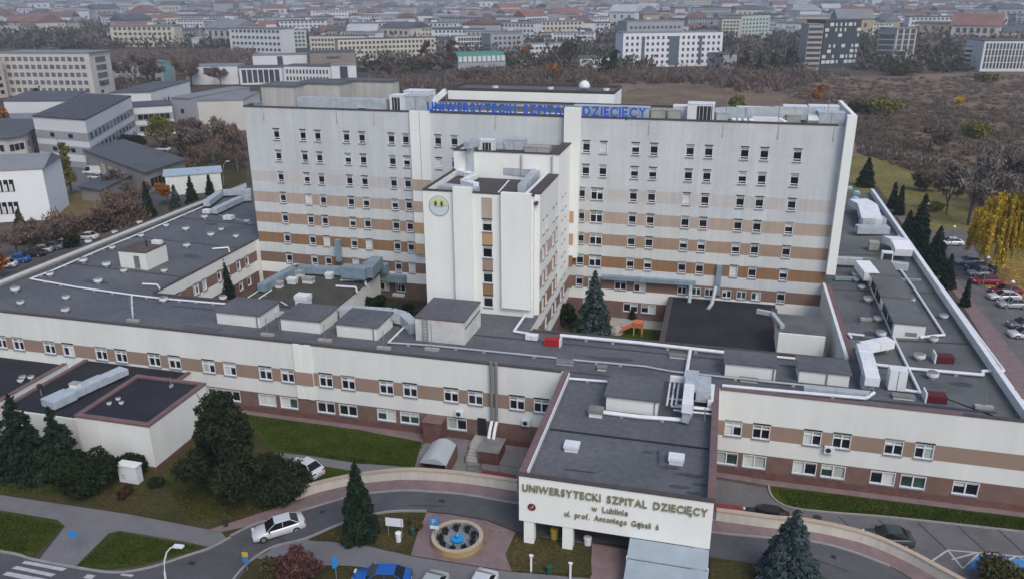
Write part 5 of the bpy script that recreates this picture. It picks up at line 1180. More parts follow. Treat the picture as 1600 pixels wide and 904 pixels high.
# single trees that can be told apart in the belt
for (x, y, t, w_, kind, m, nm, lb) in [
  (963,118,74,44,'pine',L_PIN,'pine_tree','group crowned dark pine in front of the big white block'), (945,122,84,30,'pine',L_PIN,'pine_tree','smaller dark pine left of the one by the white block'),
  (1162,112,76,28,'pine',L_PIN,'pine_tree','dark round pine right of the big white block'), (1207,112,84,18,'tall',L_SHR,'conifer','dark narrow conifer right of the round dark pine'), (1186,114,90,14,'tall',L_SHR,'conifer','small dark conifer between the round pine and the narrow one'),(1232,110,76,22,'tall',L_SHR,'conifer','dark conifer left of the patterned tower'),
  (866,128,98,26,'round',L_ORA,'broadleaf_tree','orange tree in the belt behind the roof dish'), (893,108,62,44,'round',L_OLI,'broadleaf_tree','tall olive tree left of the big white block'), (825,104,68,22,'tall',L_ORA,'broadleaf_tree','rusty slender tree beside the green roof'),
  (706,118,56,22,'tall',leafmat('rusty brown leaves',(.08,.035,.02),(.17,.085,.05),.4),'broadleaf_tree','rusty tall poplar in front of the green roofed building'), (664,116,58,26,'tall',MATS['rusty brown leaves'],'broadleaf_tree','rusty tall poplar at the end of the long cream block'),
  (1277,165,130,24,'round',L_ORA,'broadleaf_tree','bright orange tree above the right end of the tower'), (1378,180,142,52,'bush',L_YGR,'bush','yellow bush mound in the scrub right of the tower'), (1338,178,150,36,'bush',L_OLI,'bush','olive bush beside the yellow bush mound'), (1495,172,150,14,'round',L_YEL,'broadleaf_tree','tiny bright yellow tree far out in the scrub'),
  (1152,172,144,34,'bush',L_YGR,'bush','yellow green bush just above the tower roof'), (1522,215,186,44,'bush',L_YGR,'bush','yellow green bush mound at the right in the scrub'), (1405,118,98,70,'bush',L_OLI,'bush','green hedge belt below the unfinished tower block'), (1540,128,112,34,'bush',L_YGR,'bush','pale yellow bush below the modern office block'),
  (62,150,126,16,'pine',L_SHR,'conifer','dark conifer in front of the cream ward block'), (160,148,122,20,'pine',L_SHR,'conifer','dark conifer at the corner of the cream ward block'), (66,74,56,14,'tall',L_SHR,'conifer','dark conifer behind the cream ward block roof'), (346,66,48,16,'tall',L_SHR,'conifer','dark conifer beside the far pink houses')]:
    if kind == 'tall' and 'conifer' in nm: spruce(0, (x, y), t, w_, lb, 900, m=m, leaf=1.0, name=nm, cat='conifer')
    else: blobtree((x, y), t, w_, lb, kind, m, 900 if w_ < 30 else 2200, .9, name=nm, cat='tree' if nm.endswith('tree') else nm, nb=10, nl=3)
for (x, y, t, w_, m, lb) in [(215,140,84,60,L_TWG,'large bare tree in front of the teal ended building'), (245,142,88,50,L_TWG,'bare tree beside the teal ended building'), (300,136,92,50,L_TWG,'pale bare tree in front of the white campus hall'), (345,134,104,40,L_TWR,'reddish bare tree in front of the white campus hall'), (278,140,84,40,L_TWR,'bare reddish tree between the two campus buildings'), (610,128,92,60,L_TWR,'reddish bare tree right of the dull brick building'), (740,132,104,60,L_TWR,'bare tree below the green roofed building'), (1450,240,190,60,L_TWG,'bare pale tree in the scrub below the yellow bush')]:
    bare((x, y), t, w_, lb, m)
# fence along the scrub
fnp = [UZ(x, y, 0) for x, y in ((1322,232),(1400,247),(1480,262))]
fo = thing('field_fence', 'pale post fence between meadow and brown scrub', 'fence', fnp[0])
for a, c in zip(fnp, fnp[1:]):
    n = int((c-a).length/2.6)
    for k in range(n):
        q = a+(c-a)*(k/n); b = MB(); b.box(q.x-.12, q.x+.12, q.y-.12, q.y+.12, 0, 1.9); b.build('post', M_CONC, fo)
    b = MB(); b.bar(a+Vector((0, 0, .3)), c+Vector((0, 0, .3)), .03, .06); b.bar(a+Vector((0, 0, 1.6)), c+Vector((0, 0, 1.6)), .03, .06); b.build('rail', M_SILL, fo)
# ================================================================== VEHICLES
def car_meshes(long=4.6, tall=1.46, van=False):
    k = long/4.6
    st = [(-2.30,.52,.66),(-2.22,.66,.80),(-1.75,.80,.87),(-1.0,.90,.895),(-.4,.94,.90),(.9,.97,.90),(1.6,1.0,.885),(2.1,.98,.84),(2.26,.82,.78),(2.30,.6,.7)]
    if van: st = [(-2.3,.6,.74),(-2.2,.85,.84),(-1.6,1.0,.9),(-1.0,1.05,.92),(1.9,1.1,.92),(2.25,1.1,.9),(2.3,.7,.86)]
    b = MB(); n = 10; rings = []
    for x, z, w_ in st:
        r_ = [(-w_*.9,.2),(-w_*.99,.32),(-w_,.52 if z > .6 else z*.8),(-w_*.985,z-.1),(-w_*.86,z),(w_*.86,z),(w_*.985,z-.1),(w_,.52 if z > .6 else z*.8),(w_*.99,.32),(w_*.9,.2)]
        rings.append([(x*k, y, zz) for y, zz in r_])
    vs = [p for r_ in rings for p in r_]; fs = []
    for i in range(len(rings)-1):
        for j in range(n): fs.append((i*n+j, (i+1)*n+j, (i+1)*n+(j+1) % n, i*n+(j+1) % n))
    fs.append(tuple(range(n))[::1]); fs.append(tuple(reversed(range((len(rings)-1)*n, len(rings)*n)))); b.add(vs, fs)
    out = {'body': b}
    if van: lo, hi = (-1.75, 2.27, .86), (-1.15, 2.22, .78); zt = tall
    else: lo, hi = (-1.1, 1.85, .80), (-.28, 1.05, .60); zt = tall
    g = MB(); zb = .93
    g.add([(lo[0]*k,-lo[2],zb),(lo[1]*k,-lo[2],zb),(lo[1]*k,lo[2],zb),(lo[0]*k,lo[2],zb),(hi[0]*k,-hi[2],zt-.04),(hi[1]*k,-hi[2],zt-.04),(hi[1]*k,hi[2],zt-.04),(hi[0]*k,hi[2],zt-.04)],
          [(4,5,6,7),(0,1,5,4),(1,2,6,5),(2,3,7,6),(3,0,4,7)]); out['windows'] = g
    r_ = MB(); x0, x1, w_ = hi[0]*k-.03, hi[1]*k+.05, hi[2]+.02
    r_.add([(x0,-w_,zt-.045),(x1,-w_,zt-.045),(x1,w_,zt-.045),(x0,w_,zt-.045),(x0+.12,-w_+.1,zt),(x1-.12,-w_+.1,zt-.01),(x1-.12,w_-.1,zt-.01),(x0+.12,w_-.1,zt)],
           [(0,3,2,1),(4,5,6,7),(0,1,5,4),(1,2,6,5),(2,3,7,6),(3,0,4,7)])
    for s in (-1, 1):    # pillars
        r_.bar((lo[0]*k+.02, s*lo[2], zb-.02), (hi[0]*k, s*hi[2], zt-.07), .035, .04); r_.bar((lo[1]*k-.02, s*lo[2], zb-.02), (hi[1]*k, s*hi[2], zt-.07), .06, .04)
        xm = (lo[0]+lo[1])*.5*k-.05; r_.bar((xm, s*(lo[2]+.01), zb-.02), (xm+.05, s*(hi[2]+.01), zt-.06), .03, .03)
        if van: r_.add([(-.3*k, s*(lo[2]+.012), zb), (lo[1]*k, s*(lo[2]+.012), zb), (hi[1]*k, s*(hi[2]+.015), zt-.03), (-.3*k, s*(hi[2]+.015), zt-.03)], [(0,1,2,3)])
    out['roof'] = r_
    return out
CARM = {}
def cyl_y(b, x, y0, y1, z, r, n=14, mi=None):
    b.add([(x+r*math.cos(2*math.pi*j/n), y0, z+r*math.sin(2*math.pi*j/n)) for j in range(n)]+[(x+r*math.cos(2*math.pi*j/n), y1, z+r*math.sin(2*math.pi*j/n)) for j in range(n)],
          [tuple(reversed(range(n))), tuple(range(n, 2*n))]+[(j, (j+1) % n, n+(j+1) % n, n+j) for j in range(n)], mi)
def car(loc, rz, col, label, kind='sedan', group=None, metal=.2, cat='car', name='parked_car', ry=0):
    pm = mat('car paint %s' % col[0], col[1], .32, 0, metal=metal)
    if kind not in CARM:
        if kind == 'sedan': mb = car_meshes()
        elif kind == 'hatch': mb = car_meshes(4.1, 1.52)
        else: mb = car_meshes(5.0, 2.1, True)
        L = {'sedan': 4.6, 'hatch': 4.1}.get(kind, 5.0)/4.6; d = {}
        for k_, b in mb.items(): d[k_] = b
        w_ = MB(); cyl_y(w_, 0, -.11, .11, 0, .33); d['wheel'] = w_.mesh('wheel', mat('tyre rubber', (.02,.02,.02), .85, 0))
        r_ = MB(); cyl_y(r_, 0, -.118, .118, 0, .2, 10); d['rim'] = r_.mesh('rim', mat('alloy rim', (.35,.36,.38), .4, 0, metal=.6))
        h_ = MB(); h_.box(-.05, .12, -.2, .2, -.07, .07); d['headlight'] = h_.mesh('headlight', mat('headlamp glass', (.6,.62,.65), .15, 0))
        t_ = MB(); t_.box(-.12, .05, -.18, .18, -.07, .09); d['tail_light'] = t_.mesh('tail_light', mat('tail lamp red', (.25,.01,.01), .25, 0))
        m_ = MB(); m_.box(-.06, .06, -.12, .12, -.06, .06); d['mirror'] = m_.mesh('mirror', mat('black trim', (.02,.02,.022), .5, 0)); d['L'] = L
        c_ = MB(); c_.box(-.02, .02, -.25, .25, -.055, .055); d['number_plate'] = c_.mesh('number_plate', M_MARK)
        CARM[kind] = d
    d = CARM[kind]; L = d['L']; o = thing(name, label, cat, loc, group, rz)
    o.rotation_euler.y = ry
    for k_ in ('body', 'roof'):
        key = (kind, k_, pm.name)
        if key not in CARM: CARM[key] = d[k_].mesh(k_, pm, smooth=(k_ == 'body'))
        link(k_, CARM[key], o)
    if (kind, 'win') not in CARM: CARM[(kind, 'win')] = d['windows'].mesh('windows', mat('car glass', (.012,.014,.017), .08, 0))
    link('windows', CARM[(kind, 'win')], o)
    for x in (-1.42*L, 1.40*L):
        for s in (-1, 1): wh = link('wheel', d['wheel'], o, (x, s*.80, .33)); link('rim', d['rim'], wh)
    hz = .66 if kind != 'van' else .8
    for s in (-1, 1):
        link('headlight', d['headlight'], o, (-2.18*L, s*.58, hz)); link('tail_light', d['tail_light'], o, (2.22*L, s*.6, hz+.12)); link('mirror', d['mirror'], o, (-.85*L, s*.98, .98))
    link('number_plate', d['number_plate'], o, (2.31*L, 0, .58)); link('number_plate', d['number_plate'], o, (-2.31*L, 0, .42))
    return o
WHT = ('white', (.62,.63,.65)); SLV = ('silver', (.36,.38,.41)); BLK = ('black', (.02,.02,.024)); RDC = ('red', (.28,.02,.035)); BLU_ = ('blue', (.02,.12,.42)); GRY = ('grey', (.14,.15,.17)); PGR = ('pale green', (.40,.45,.42)); DGR = ('dark green', (.05,.07,.07))
p = US(437, 832, H); p2 = US(400, 850, H); p3 = US(474, 822, H)
car((p.x, p.y, H(p.x)+.07), math.atan2(p3.y-p2.y, p3.x-p2.x), WHT, 'white saloon car driving down the curved drive', name='saloon_car', ry=-.06)
def cpx(px, py, rz, col, label, kind='sedan', f=None, dz=.05, **k):
    p = US(px, py, f) if f else UZ(px, py, 0); return car((p.x, p.y, p.z+dz), R(rz), col, label, kind, **k)
cpx(597, 913, 12, BLU_, 'blue car cut by the bottom edge of the view', f=H, dz=.09)
cpx(670, 936, 85, PGR, 'pale grey green car seen by its roof at the bottom edge', f=H, dz=.09)
cpx(748, 934, 85, WHT, 'white car seen by its roof at the bottom edge, right of the pale green one', f=H, dz=.09)
cpx(1386, 848, 8, DGR, 'dark green car half hidden behind the right retaining wall', 'hatch')
cpx(1196, 815, 0, BLK, 'black car peeping over the wall right of the porch', 'hatch')
cpx(478, 738, -20, WHT, 'white car parked on the garden path behind the dark pine', 'hatch')
for a in [(1484,383,8,WHT,'white saloon car on its own at the far end of the car park','sedan'), (1513,413,8,SLV,'silver car second from the far end of the car park','sedan'), (1530,423,8,BLK,'dark car between two silver ones in the car park','sedan'), (1532,431,8,SLV,'silver estate just behind the bright red car','hatch'),
          (1540,443,8,RDC,'bright red car in the middle of the car park','sedan'), (1570,459,8,('dark red',(.16,.015,.03)),'dark red car behind two pale cars','sedan'), (1568,468,8,WHT,'white car in front of the dark red one','sedan'), (1581,480,8,SLV,'silver hatchback at the right edge of the car park','hatch'), (1598,512,8,GRY,'dark grey car cut by the right edge of the view','hatch'), (1600,527,8,WHT,'white car cut by the right edge, nearest in the car park','hatch')]:
    cpx(a[0], a[1], a[2], a[3], a[4], a[5])
for a in [(28,410,25,BLU_,'blue car at the near end of the row by the left wing','hatch'), (8,418,25,WHT,'white car behind the blue one at the left edge','hatch'), (50,401,25,BLK,'black car next to the blue one in the left row','sedan'), (63,395,25,SLV,'silver car in the middle of the left row','sedan'), (80,390,25,GRY,'grey car beside the white one in the left row','sedan'), (97,385,25,WHT,'white car at the far end of the left row','sedan'),
          (136,374,10,WHT,'white car alone behind the roof ledge left of the lamp','sedan'), (150,363,10,BLK,'black car right behind the lone white car','sedan'), (210,340,10,BLK,'dark car under the slim spruce by the left wing','sedan'), (152,280,0,WHT,'white car in the yard in front of the white van','sedan'), (207,282,-20,GRY,'grey car beside the garage end','sedan'), (255,236,0,WHT,'white car behind the dark roofed garage','sedan')]:
    cpx(a[0], a[1], a[2], a[3], a[4], a[5])
cpx(146, 272, 15, WHT, 'white delivery van parked in the yard beside the garage', 'van', cat='van', name='delivery_van')
# ================================================================== ANNEXES
an = thing('white_annexe', 'tall blank white annexe with dark flat roof and maroon coping at the left', 'annexe', (-61, -13.35, 0))
AX0, AX1, AY0, AY1, AZ = -61.2, -52.5, -13.35, -3.8, 5.03
b = MB(); b.box(AX0, AX1, AY0, AY1, .45, AZ-.003, 0); b.build('wall', M_WHITE, an)
b = MB(); b.box(AX0-.05, AX1+.08, AY0-.05, AY1, -.05, .447); b.build('plinth', M_MAROON, an)
b = MB(); b.box(AX0+.5, AX1-.5, AY0+.5, AY1-.5, AZ, AZ+.05); b.build('roof', M_ROOFD, an)
pieces('coping', [(AX0-.06, AX1+.06, AY0-.06, AY0+.5, AZ, AZ+.22), (AX0-.06, AX1+.06, AY1-.5, AY1+.02, AZ, AZ+.22), (AX0-.06, AX0+.5, AY0+.503, AY1-.503, AZ, AZ+.22), (AX1-.5, AX1+.06, AY0+.503, AY1-.503, AZ, AZ+.22)], M_COPEP, an)
for x, y, lb in ((185,625,'first of three small pale vents on the white annexe roof'), (171,632,'left of the three small vents on the annexe roof'), (190,631,'right of the three small vents on the annexe roof')):
    q = UZ(x, y, AZ+.06); o = thing('roof_vent', lb, 'roof vent', q); a = link('stub', VS, o); c = link('cap', VC, o); o.scale = (.5, .5, .5)
mast(268, 604, 595, 'white pipe on the white annexe roof', surf=lambda x, y: AZ+.05, blk=.1)
mn = thing('middle_annexe', 'low annexe with a dark roof carrying a long duct, between white annexe and front wing', 'annexe', (-71.6, -12.5, 0))
b = MB(); b.box(-71.6, -57.2, AY1+.02, -.02, 0, 4.0); b.box(-71.6, AX0-.02, -12.3, AY1+.017, 0, 4.0); b.build('wall', M_WHITE, mn)
b = MB(); b.box(-71.4, -57.4, AY1+.03, -.03, 4.003, 4.05); b.box(-71.4, AX0-.03, -12.1, AY1+.027, 4.003, 4.05); b.build('roof', M_ROOFD, mn)
pieces('coping', [(-71.66, -71.2, -12.3, -.05, 4.053, 4.25), (-57.6, -57.14, AY1+.05, -.05, 4.053, 4.25)], M_COPEP, mn)
ln = thing('left_annexe', 'low dark roofed annexe with white right wall at the left edge', 'annexe', (-90, -12, 0))
b = MB(); b.box(-95, -73.4, -13, -.3, 0, 3.3, 0); b.box(-73.8, -73.3, -13.1, -1.2, 3.3, 3.9); b.build('wall', M_WHITE, ln)
b = MB(); b.box(-94.8, -73.82, -12.8, -.5, 3.303, 3.35); b.build('roof', M_ROOFD, ln)
b = MB(); b.box(-73.86, -73.24, -13.15, -1.15, 3.903, 4.0); b.build('coping', M_COPEP, ln)
unit_z = lambda x, y: 4.06
q0 = US(76, 640, unit_z); q1 = US(196, 585, unit_z)
o = thing('air_handling_plant', 'long pale blue air handling duct lying on the dark middle annexe roof', 'ventilation plant', q0)
d = (q1-q0); nseg = 7
for k in range(nseg):
    a = q0+d*(k/nseg); c = q0+d*((k+.97)/nseg); b = MB(); wd = 1.5 if k > 1 else 2.1
    b.bar(a+Vector((0, 0, .25)), c+Vector((0, 0, .25)), wd, .85 if k < 5 else .7); b.build('duct_section', mat('pale blue galvanised', (.46,.52,.57), .45, .12, 1.0, metal=.2), o)
    b = MB(); m_ = (a+c)/2; b.box(m_.x-.6, m_.x+.6, m_.y-.1, m_.y+.1, 4.04, 4.31); b.build('skid', M_LOUV, o)
q = US(120, 617, unit_z); o = thing('roof_chimney', 'white square chimney beside the long annexe duct', 'chimney', q)
b = MB(); b.box(q.x-.45, q.x+.45, q.y-.3, q.y+.4, 4.04, 5.5); b.build('shaft', M_UNIT, o); b = MB(); b.box(q.x-.5, q.x+.5, q.y-.35, q.y+.45, 5.503, 5.6); b.build('cap', M_CONC, o)
q = US(65, 617, unit_z); o = thing('roof_cowl', 'black cowl on a thin pipe on the middle annexe roof', 'cowl', q)
b = MB(); b.tube([q, q+Vector((0, 0, .8))], .07, 6); b.build('pipe', M_SILL, o); b = MB(); b.lathe(q+Vector((0, 0, .8)), [(.1, 0), (.28, .1), (.28, .5), (.1, .6)], 10); b.build('cowl', M_LOUV, o)
for x, y, lb in ((36,592,'left pale vent on the left annexe roof'), (49,592,'right pale vent on the left annexe roof'), (33,597,'front pale vent on the left annexe roof')):
    q = UZ(x, y, 3.36); o = thing('roof_vent', lb, 'roof vent', q); link('stub', VS, o); link('cap', VC, o); o.scale = (.7, .7, .7)
# ================================================================== FRONT: WALL, RING, CANOPIES, FURNITURE
def curved_wall(pts, label, h0, name='retaining_wall'):
    P_ = [US(x, y, H) for x, y in pts]; P_ = smooth_path([tuple(p) for p in P_], 4); o = thing(name, label, 'wall', P_[0])
    b = MB(); c = MB(); n = len(P_)
    for i in range(n-1):
        a, d = Vector(P_[i]), Vector(P_[i+1]); u = (d-a); u.z = 0; u.normalize(); nn = Vector((-u.y, u.x, 0))
        for (bb, zl, zh, o0, o1) in ((b, 'g', 1.0, 0, .32), (c, 1.003, 1.14, -.06, .40)):
            za, zd = H(a.x), H(d.x); zb0, zb1 = (-.1, -.1) if zl == 'g' else (za+zl, zd+zl)
            A = [a+nn*o0, d+nn*o0, d+nn*o1, a+nn*o1]; lo = [zb0, zb1, zb1, zb0]; hi = [za+zh, zd+zh, zd+zh, za+zh]
            v = [(q.x, q.y, z) for q, z in zip(A, lo)]+[(q.x, q.y, z) for q, z in zip(A, hi)]
            fs = [(4,5,6,7),(0,1,5,4),(2,3,7,6)]
            if i == 0: fs.append((3,0,4,7))
            if i == n-2: fs.append((1,2,6,5))
            bb.add(v, fs)
    b.build('wall_body', M_BEIGE, o); c.build('coping', M_TAN, o); return o
curved_wall(WALL_PX[:8], 'curved beige retaining wall with tan coping left of the porch', 1)
curved_wall(WALL_PX[9:16], 'curved beige retaining wall with tan coping right of the porch', 1)
b = MB(); pa, pb_ = US(808, 768, H), US(1118, 814, H); b.prism([(pa.x, pa.y+.02), (pb_.x, pb_.y+.02), (pb_.x, pb_.y+.32), (pa.x, pa.y+.32)], -.1, 2.74); b.build('retaining_wall', M_BEIGE, kind='structure')
rc = US(715, 847, H); r_out = 2.1
rg = thing('round_seating_wall', 'round tan ring wall enclosing plant pots on the paved plaza', 'ring wall', rc)
zr = rc.z+.1
pl = MB(); pl.lathe((rc.x, rc.y, zr), [(r_out-.25, 0), (r_out, 0), (r_out, .52), (r_out-.25, .52), (r_out-.25, 0)], 40, cap=False); pl.build('ring_wall', mat('ochre rendered ring', (.38,.27,.11), .85, .1, .8), rg)
pl = MB(); pl.lathe((rc.x, rc.y, zr+.523), [(r_out-.3, 0), (r_out+.04, 0), (r_out+.04, .1), (r_out-.3, .1), (r_out-.3, 0)], 40, cap=False); pl.build('ring_coping', M_TAN, rg)
pl = MB(); pl.lathe((rc.x, rc.y, zr), [(r_out-.33, .03), (r_out-.33, .5), (r_out-.29, .5), (r_out-.29, .03), (r_out-.33, .03)], 40, cap=False); pl.build('ring_lining', mat('blue grey mosaic', (.10,.16,.27), .7, .5, 5, col2=(.34,.30,.22)), rg)
pl = MB(); pl.lathe((rc.x, rc.y, zr-.02), [(r_out-.35, 0), (r_out-.35, .05)], 32); pl.build('ring_floor', mat('pale blue grey floor', (.22,.25,.29), .8, .1), rg)
for k in range(9):
    a = k*2*math.pi/9+.55; q = Vector((rc.x+1.38*math.cos(a), rc.y+1.38*math.sin(a), zr+.05))
    o = thing('plant_pot', 'dark plant pot inside the ring wall, '+['at its back right','at its back, right of middle','at its back, left of middle','at its back left','at its left','at its front left','at its front middle','at its front right','at its right'][k], 'plant pot', q, 'plant pots inside the ring wall')
    b = MB(); b.lathe(q, [(.16, 0), (.25, .38), (.27, .4)], 10); b.build('pot', M_LOUV, o)
    C = NR.normal(size=(60, 3))*np.array([.13, .13, .1])+np.array([0, 0, .5]); V, F = leaves(C, .12); link('plant', npmesh('plant', V, F, L_SHR), o)
o = thing('blue_play_fountain', 'small bright blue basin in the centre of the ring wall', 'fountain', (rc.x, rc.y, zr+.04)); mb_ = mat('bright blue plastic', (.02,.28,.60), .4, .05)
b = MB(); b.lathe((rc.x, rc.y, zr+.04), [(.38, 0), (.5, .2), (.5, .3), (.1, .32)], 12); b.build('basin', mb_, o); b = MB(); b.lathe((rc.x, rc.y, zr+.363), [(.12, 0), (.2, .3), (.05, .42)], 8); b.build('top', mb_, o)
# blue grey sloping canopy in front of the porch
cn = thing('metal_canopy', 'blue grey metal canopy sloping forward below the porch lettering', 'canopy', (-1.5, YP-3, 2.7))
M_CAN = mat('blue grey sheet metal', (.33,.39,.44), .5, .08, .7, metal=.1)
q0, q1 = UY(985, 826, YP-.05), UY(1110, 846, YP-.05); xl, xr = -4.35, 1.72
levels = [(YP-.03, 4.95), (YP-1.9, 4.55), (YP-1.93, 4.42), (YP-4.2, 3.98), (YP-4.23, 3.85), (YP-6.6, 3.45), (YP-6.63, 3.33), (YP-9.5, 2.95)]
for k in range(0, 8, 2):
    (ya, za), (yb, zb) = levels[k], levels[k+1]; b = MB()
    b.add([(xl, ya, za), (xr, ya, za), (xr, yb, zb), (xl, yb, zb), (xl, ya, za-.1), (xr, ya, za-.1), (xr, yb, zb-.1), (xl, yb, zb-.1)], [(0,3,2,1),(4,5,6,7),(0,1,5,4),(1,2,6,5),(2,3,7,6),(3,0,4,7)]); b.build('roof_sheet', M_CAN, cn)
    for x in np.arange(xl+1.0, xr, 1.0):
        b = MB(); b.add([(x-.025, ya-.02, za+.003), (x+.025, ya-.02, za+.003), (x+.025, yb+.02, zb+.003), (x-.025, yb+.02, zb+.003), (x-.025, ya-.02, za+.04), (x+.025, ya-.02, za+.04), (x+.025, yb+.02, zb+.04), (x-.025, yb+.02, zb+.04)], [(0,3,2,1),(4,5,6,7),(0,1,5,4),(1,2,6,5),(2,3,7,6),(3,0,4,7)]); b.build('standing_seam', M_CAN, cn) if k > 90 else None
    for x in (xl, xr):
        b = MB(); b.box(x-.05, x+.05, yb-.0, yb+.12, H(x)-.1, zb+.06); b.build('post', M_FRAME, cn)
# barrel canopy over the lower stair
ca = UZ(663, 728, 0); brn = thing('barrel_canopy', 'pale translucent barrel vaulted canopy over steps beside the lawn', 'canopy', (-25.5, -4.5, 0))
ax0, ax1, ay0, ay1 = -26.9, -23.5, -7.7, -1.6; b = MB(); n = 10; pr = []
P4 = [UZ(655,722,1.6), UZ(697,727,1.6), UZ(713,694,1.6), UZ(676,690,1.6)]
A_, B_, C_, D_ = [Vector(p) for p in P4]
vs = []; fs = []
for i in range(n+1):
    t = i/n; s = math.sin(math.pi*t)*.62; vs.append(A_.lerp(B_, t)+Vector((0, 0, s))); vs.append(D_.lerp(C_, t)+Vector((0, 0, s)))
for i in range(n): fs.append((2*i, 2*i+2, 2*i+3, 2*i+1))
fs.append(tuple(2*i for i in reversed(range(n+1)))); fs.append(tuple(2*i+1 for i in range(n+1)))
b.add(vs, fs); b.build('vault', mat('milky polycarbonate', (.40,.43,.45), .35, .05), brn, smooth=False)
for a, c in ((A_, D_), (B_, C_)): b = MB(); b.bar((a.x, a.y, 0), (c.x, c.y, 0), .2, 1.58); b.build('side_wall', M_MAROON2, brn)
# entry steps, planter, flues, railings
st = thing('entry_steps', 'short flight of pale steps up to a dark door left of the flue pipes', 'steps', (-19.6, -3.6, 0))
sx0, sx1 = UZ(736,706,0).x, UZ(754,708,0).x
for k in range(5):
    b = MB(); b.box(sx0, sx1, -4.2+.35*k, -2.2, .003+.16*k, .16*(k+1)); b.build('step', M_CONC, st)
b = MB(); b.box(sx0-.2, sx1+.2, -2.198, -.02, .0, .82); b.build('landing', M_CONC, st)
b = MB(); b.box(sx0+.1, sx1-.2, -.1, -.02, .823, 2.9); b.build('door', M_DARKIN, st)
qx0, qx1 = UZ(753,712,0).x, UZ(784,716,0).x
o = thing('brick_planter', 'square red brick base carrying the two flue pipes', 'brick base', ((qx0+qx1)/2, -3.4, 0))
k_ = 0
for cz in range(7):
    for cxx in range(6):
        b = MB(); w_ = (qx1-qx0)/6; off = .0 if cz % 2 else .02; b.box(qx0+w_*cxx+.02, qx0+w_*(cxx+1)-.02, -4.1-off*.5, -3.9, .02+.2*cz, .19+.2*cz); b.build('brick', M_MAROON, o)
b = MB(); b.box(qx0+.01, qx1-.01, -3.98, -1.2, 0, 1.42); b.build('core', M_MAROON, o); b = MB(); b.box(qx0-.08, qx1+.08, -4.2, -1.15, 1.423, 1.52); b.build('cap', M_CONCD, o)
for px, lb in ((768, 'left flue pipe climbing the front wing facade'), (775.5, 'right flue pipe climbing the front wing facade')):
    x = UY(px, 620, -.35).x; o = thing('flue_pipe', lb, 'flue', (x, -.6, 1.5))
    b = MB(); b.tube([(x, -.35, 2.9), (x, -.35, ZR+.5)], .17, 8); b.build('upper_pipe', mat('dull grey flue', (.20,.19,.19), .6, .1), o)
    b = MB(); b.tube([(x, -1.7, 1.53), (x, -1.2, 2.2), (x, -.35, 2.9)], .18, 8); b.build('lower_pipe', M_PIPE, o)
b = MB(); a, c, d, e = UZ(751,739,0), UZ(808,750,0), UZ(806,742,0), UZ(754,733,0); b.poly([(v.x, v.y, .06) for v in (a, c, d, e)]); b.build('red_ramp_surface', mat('red rubber surface', (.20,.045,.045), .9, .15, 2), kind='structure')
o = thing('ramp_railing', 'dark metal railing along the red ramp behind the wall', 'railing', UZ(728, 740, 0))
rp_ = [UZ(x, y, 0) for x, y in ((726,724),(730,741),(750,742),(752,734),(780,738),(808,744))]
for a, c in zip(rp_, rp_[1:]):
    b = MB(); b.tube([a+Vector((0, 0, 1)), c+Vector((0, 0, 1))], .03, 5); b.build('handrail', M_LOUV, o)
    b = MB(); b.tube([a, a+Vector((0, 0, 1))], .03, 5); b.build('post', M_LOUV, o)
for x, y, z, lb in ((720,644,3.4,'air conditioner on the white band above the barrel canopy'), (824,658,3.4,'air conditioner on the facade left of the porch'), (1296,700,3.4,'white box fixed to the white band right of the porch'),):
    q = UY(x, y, 0); o = thing('air_conditioner', lb, 'air conditioner', (q.x, -.05, q.z-.4)); b = MB(); b.box(q.x-.5, q.x+.4, -.42, -.1, q.z-.35, q.z+.35); b.build('casing', M_UNIT, o)
    b = MB(); b.add([(q.x-.15+.26*math.cos(t), -.425, q.z+.26*math.sin(t)) for t in np.arange(0, 6.28, .5236)]+[(q.x-.15+.26*math.cos(t), -.44, q.z+.26*math.sin(t)) for t in np.arange(0, 6.28, .5236)], [tuple(range(12, 24))]+[(i, (i+1) % 12, 12+(i+1) % 12, 12+i) for i in range(12)]); b.build('fan_grille', M_LOUV, o)
    b = MB(); b.box(q.x-.45, q.x+.35, -.1, -.003, q.z-.3, q.z-.2); b.build('bracket', M_SILL, o)
# utility cabinet
q = US(188, 754, H); q2 = US(221, 759, H); o = thing('utility_cabinet', 'white double door utility cabinet on the grass in front of the junipers', 'cabinet', (q.x, q.y, 0))
wv = q2.x-q.x-.3; b = MB(); b.box(q.x, q.x+wv, q.y, q.y+.8, .15, 2.0); b.build('cabinet_body', M_UNIT, o)
b = MB(); b.box(q.x-.1, q.x+wv+.1, q.y-.1, q.y+.9, 2.003, 2.14); b.build('lid', M_FRAME, o); b = MB(); b.box(q.x+.03, q.x+wv-.03, q.y+.03, q.y+.77, 0, .147); b.build('plinth', M_LOUV, o)
for k in range(2): b = MB(); b.box(q.x+.05+k*wv/2, q.x+wv/2-.03+k*wv/2, q.y-.03, q.y-.003, .22, 1.93); b.build('door', M_UNIT, o)
for k in range(3): b = MB(); b.box(q.x+.3+.1*k, q.x+.75, q.y-.045, q.y-.033, 1.0-.2*k, 1.06-.2*k); b.build('vent_slot', M_SILL, o)
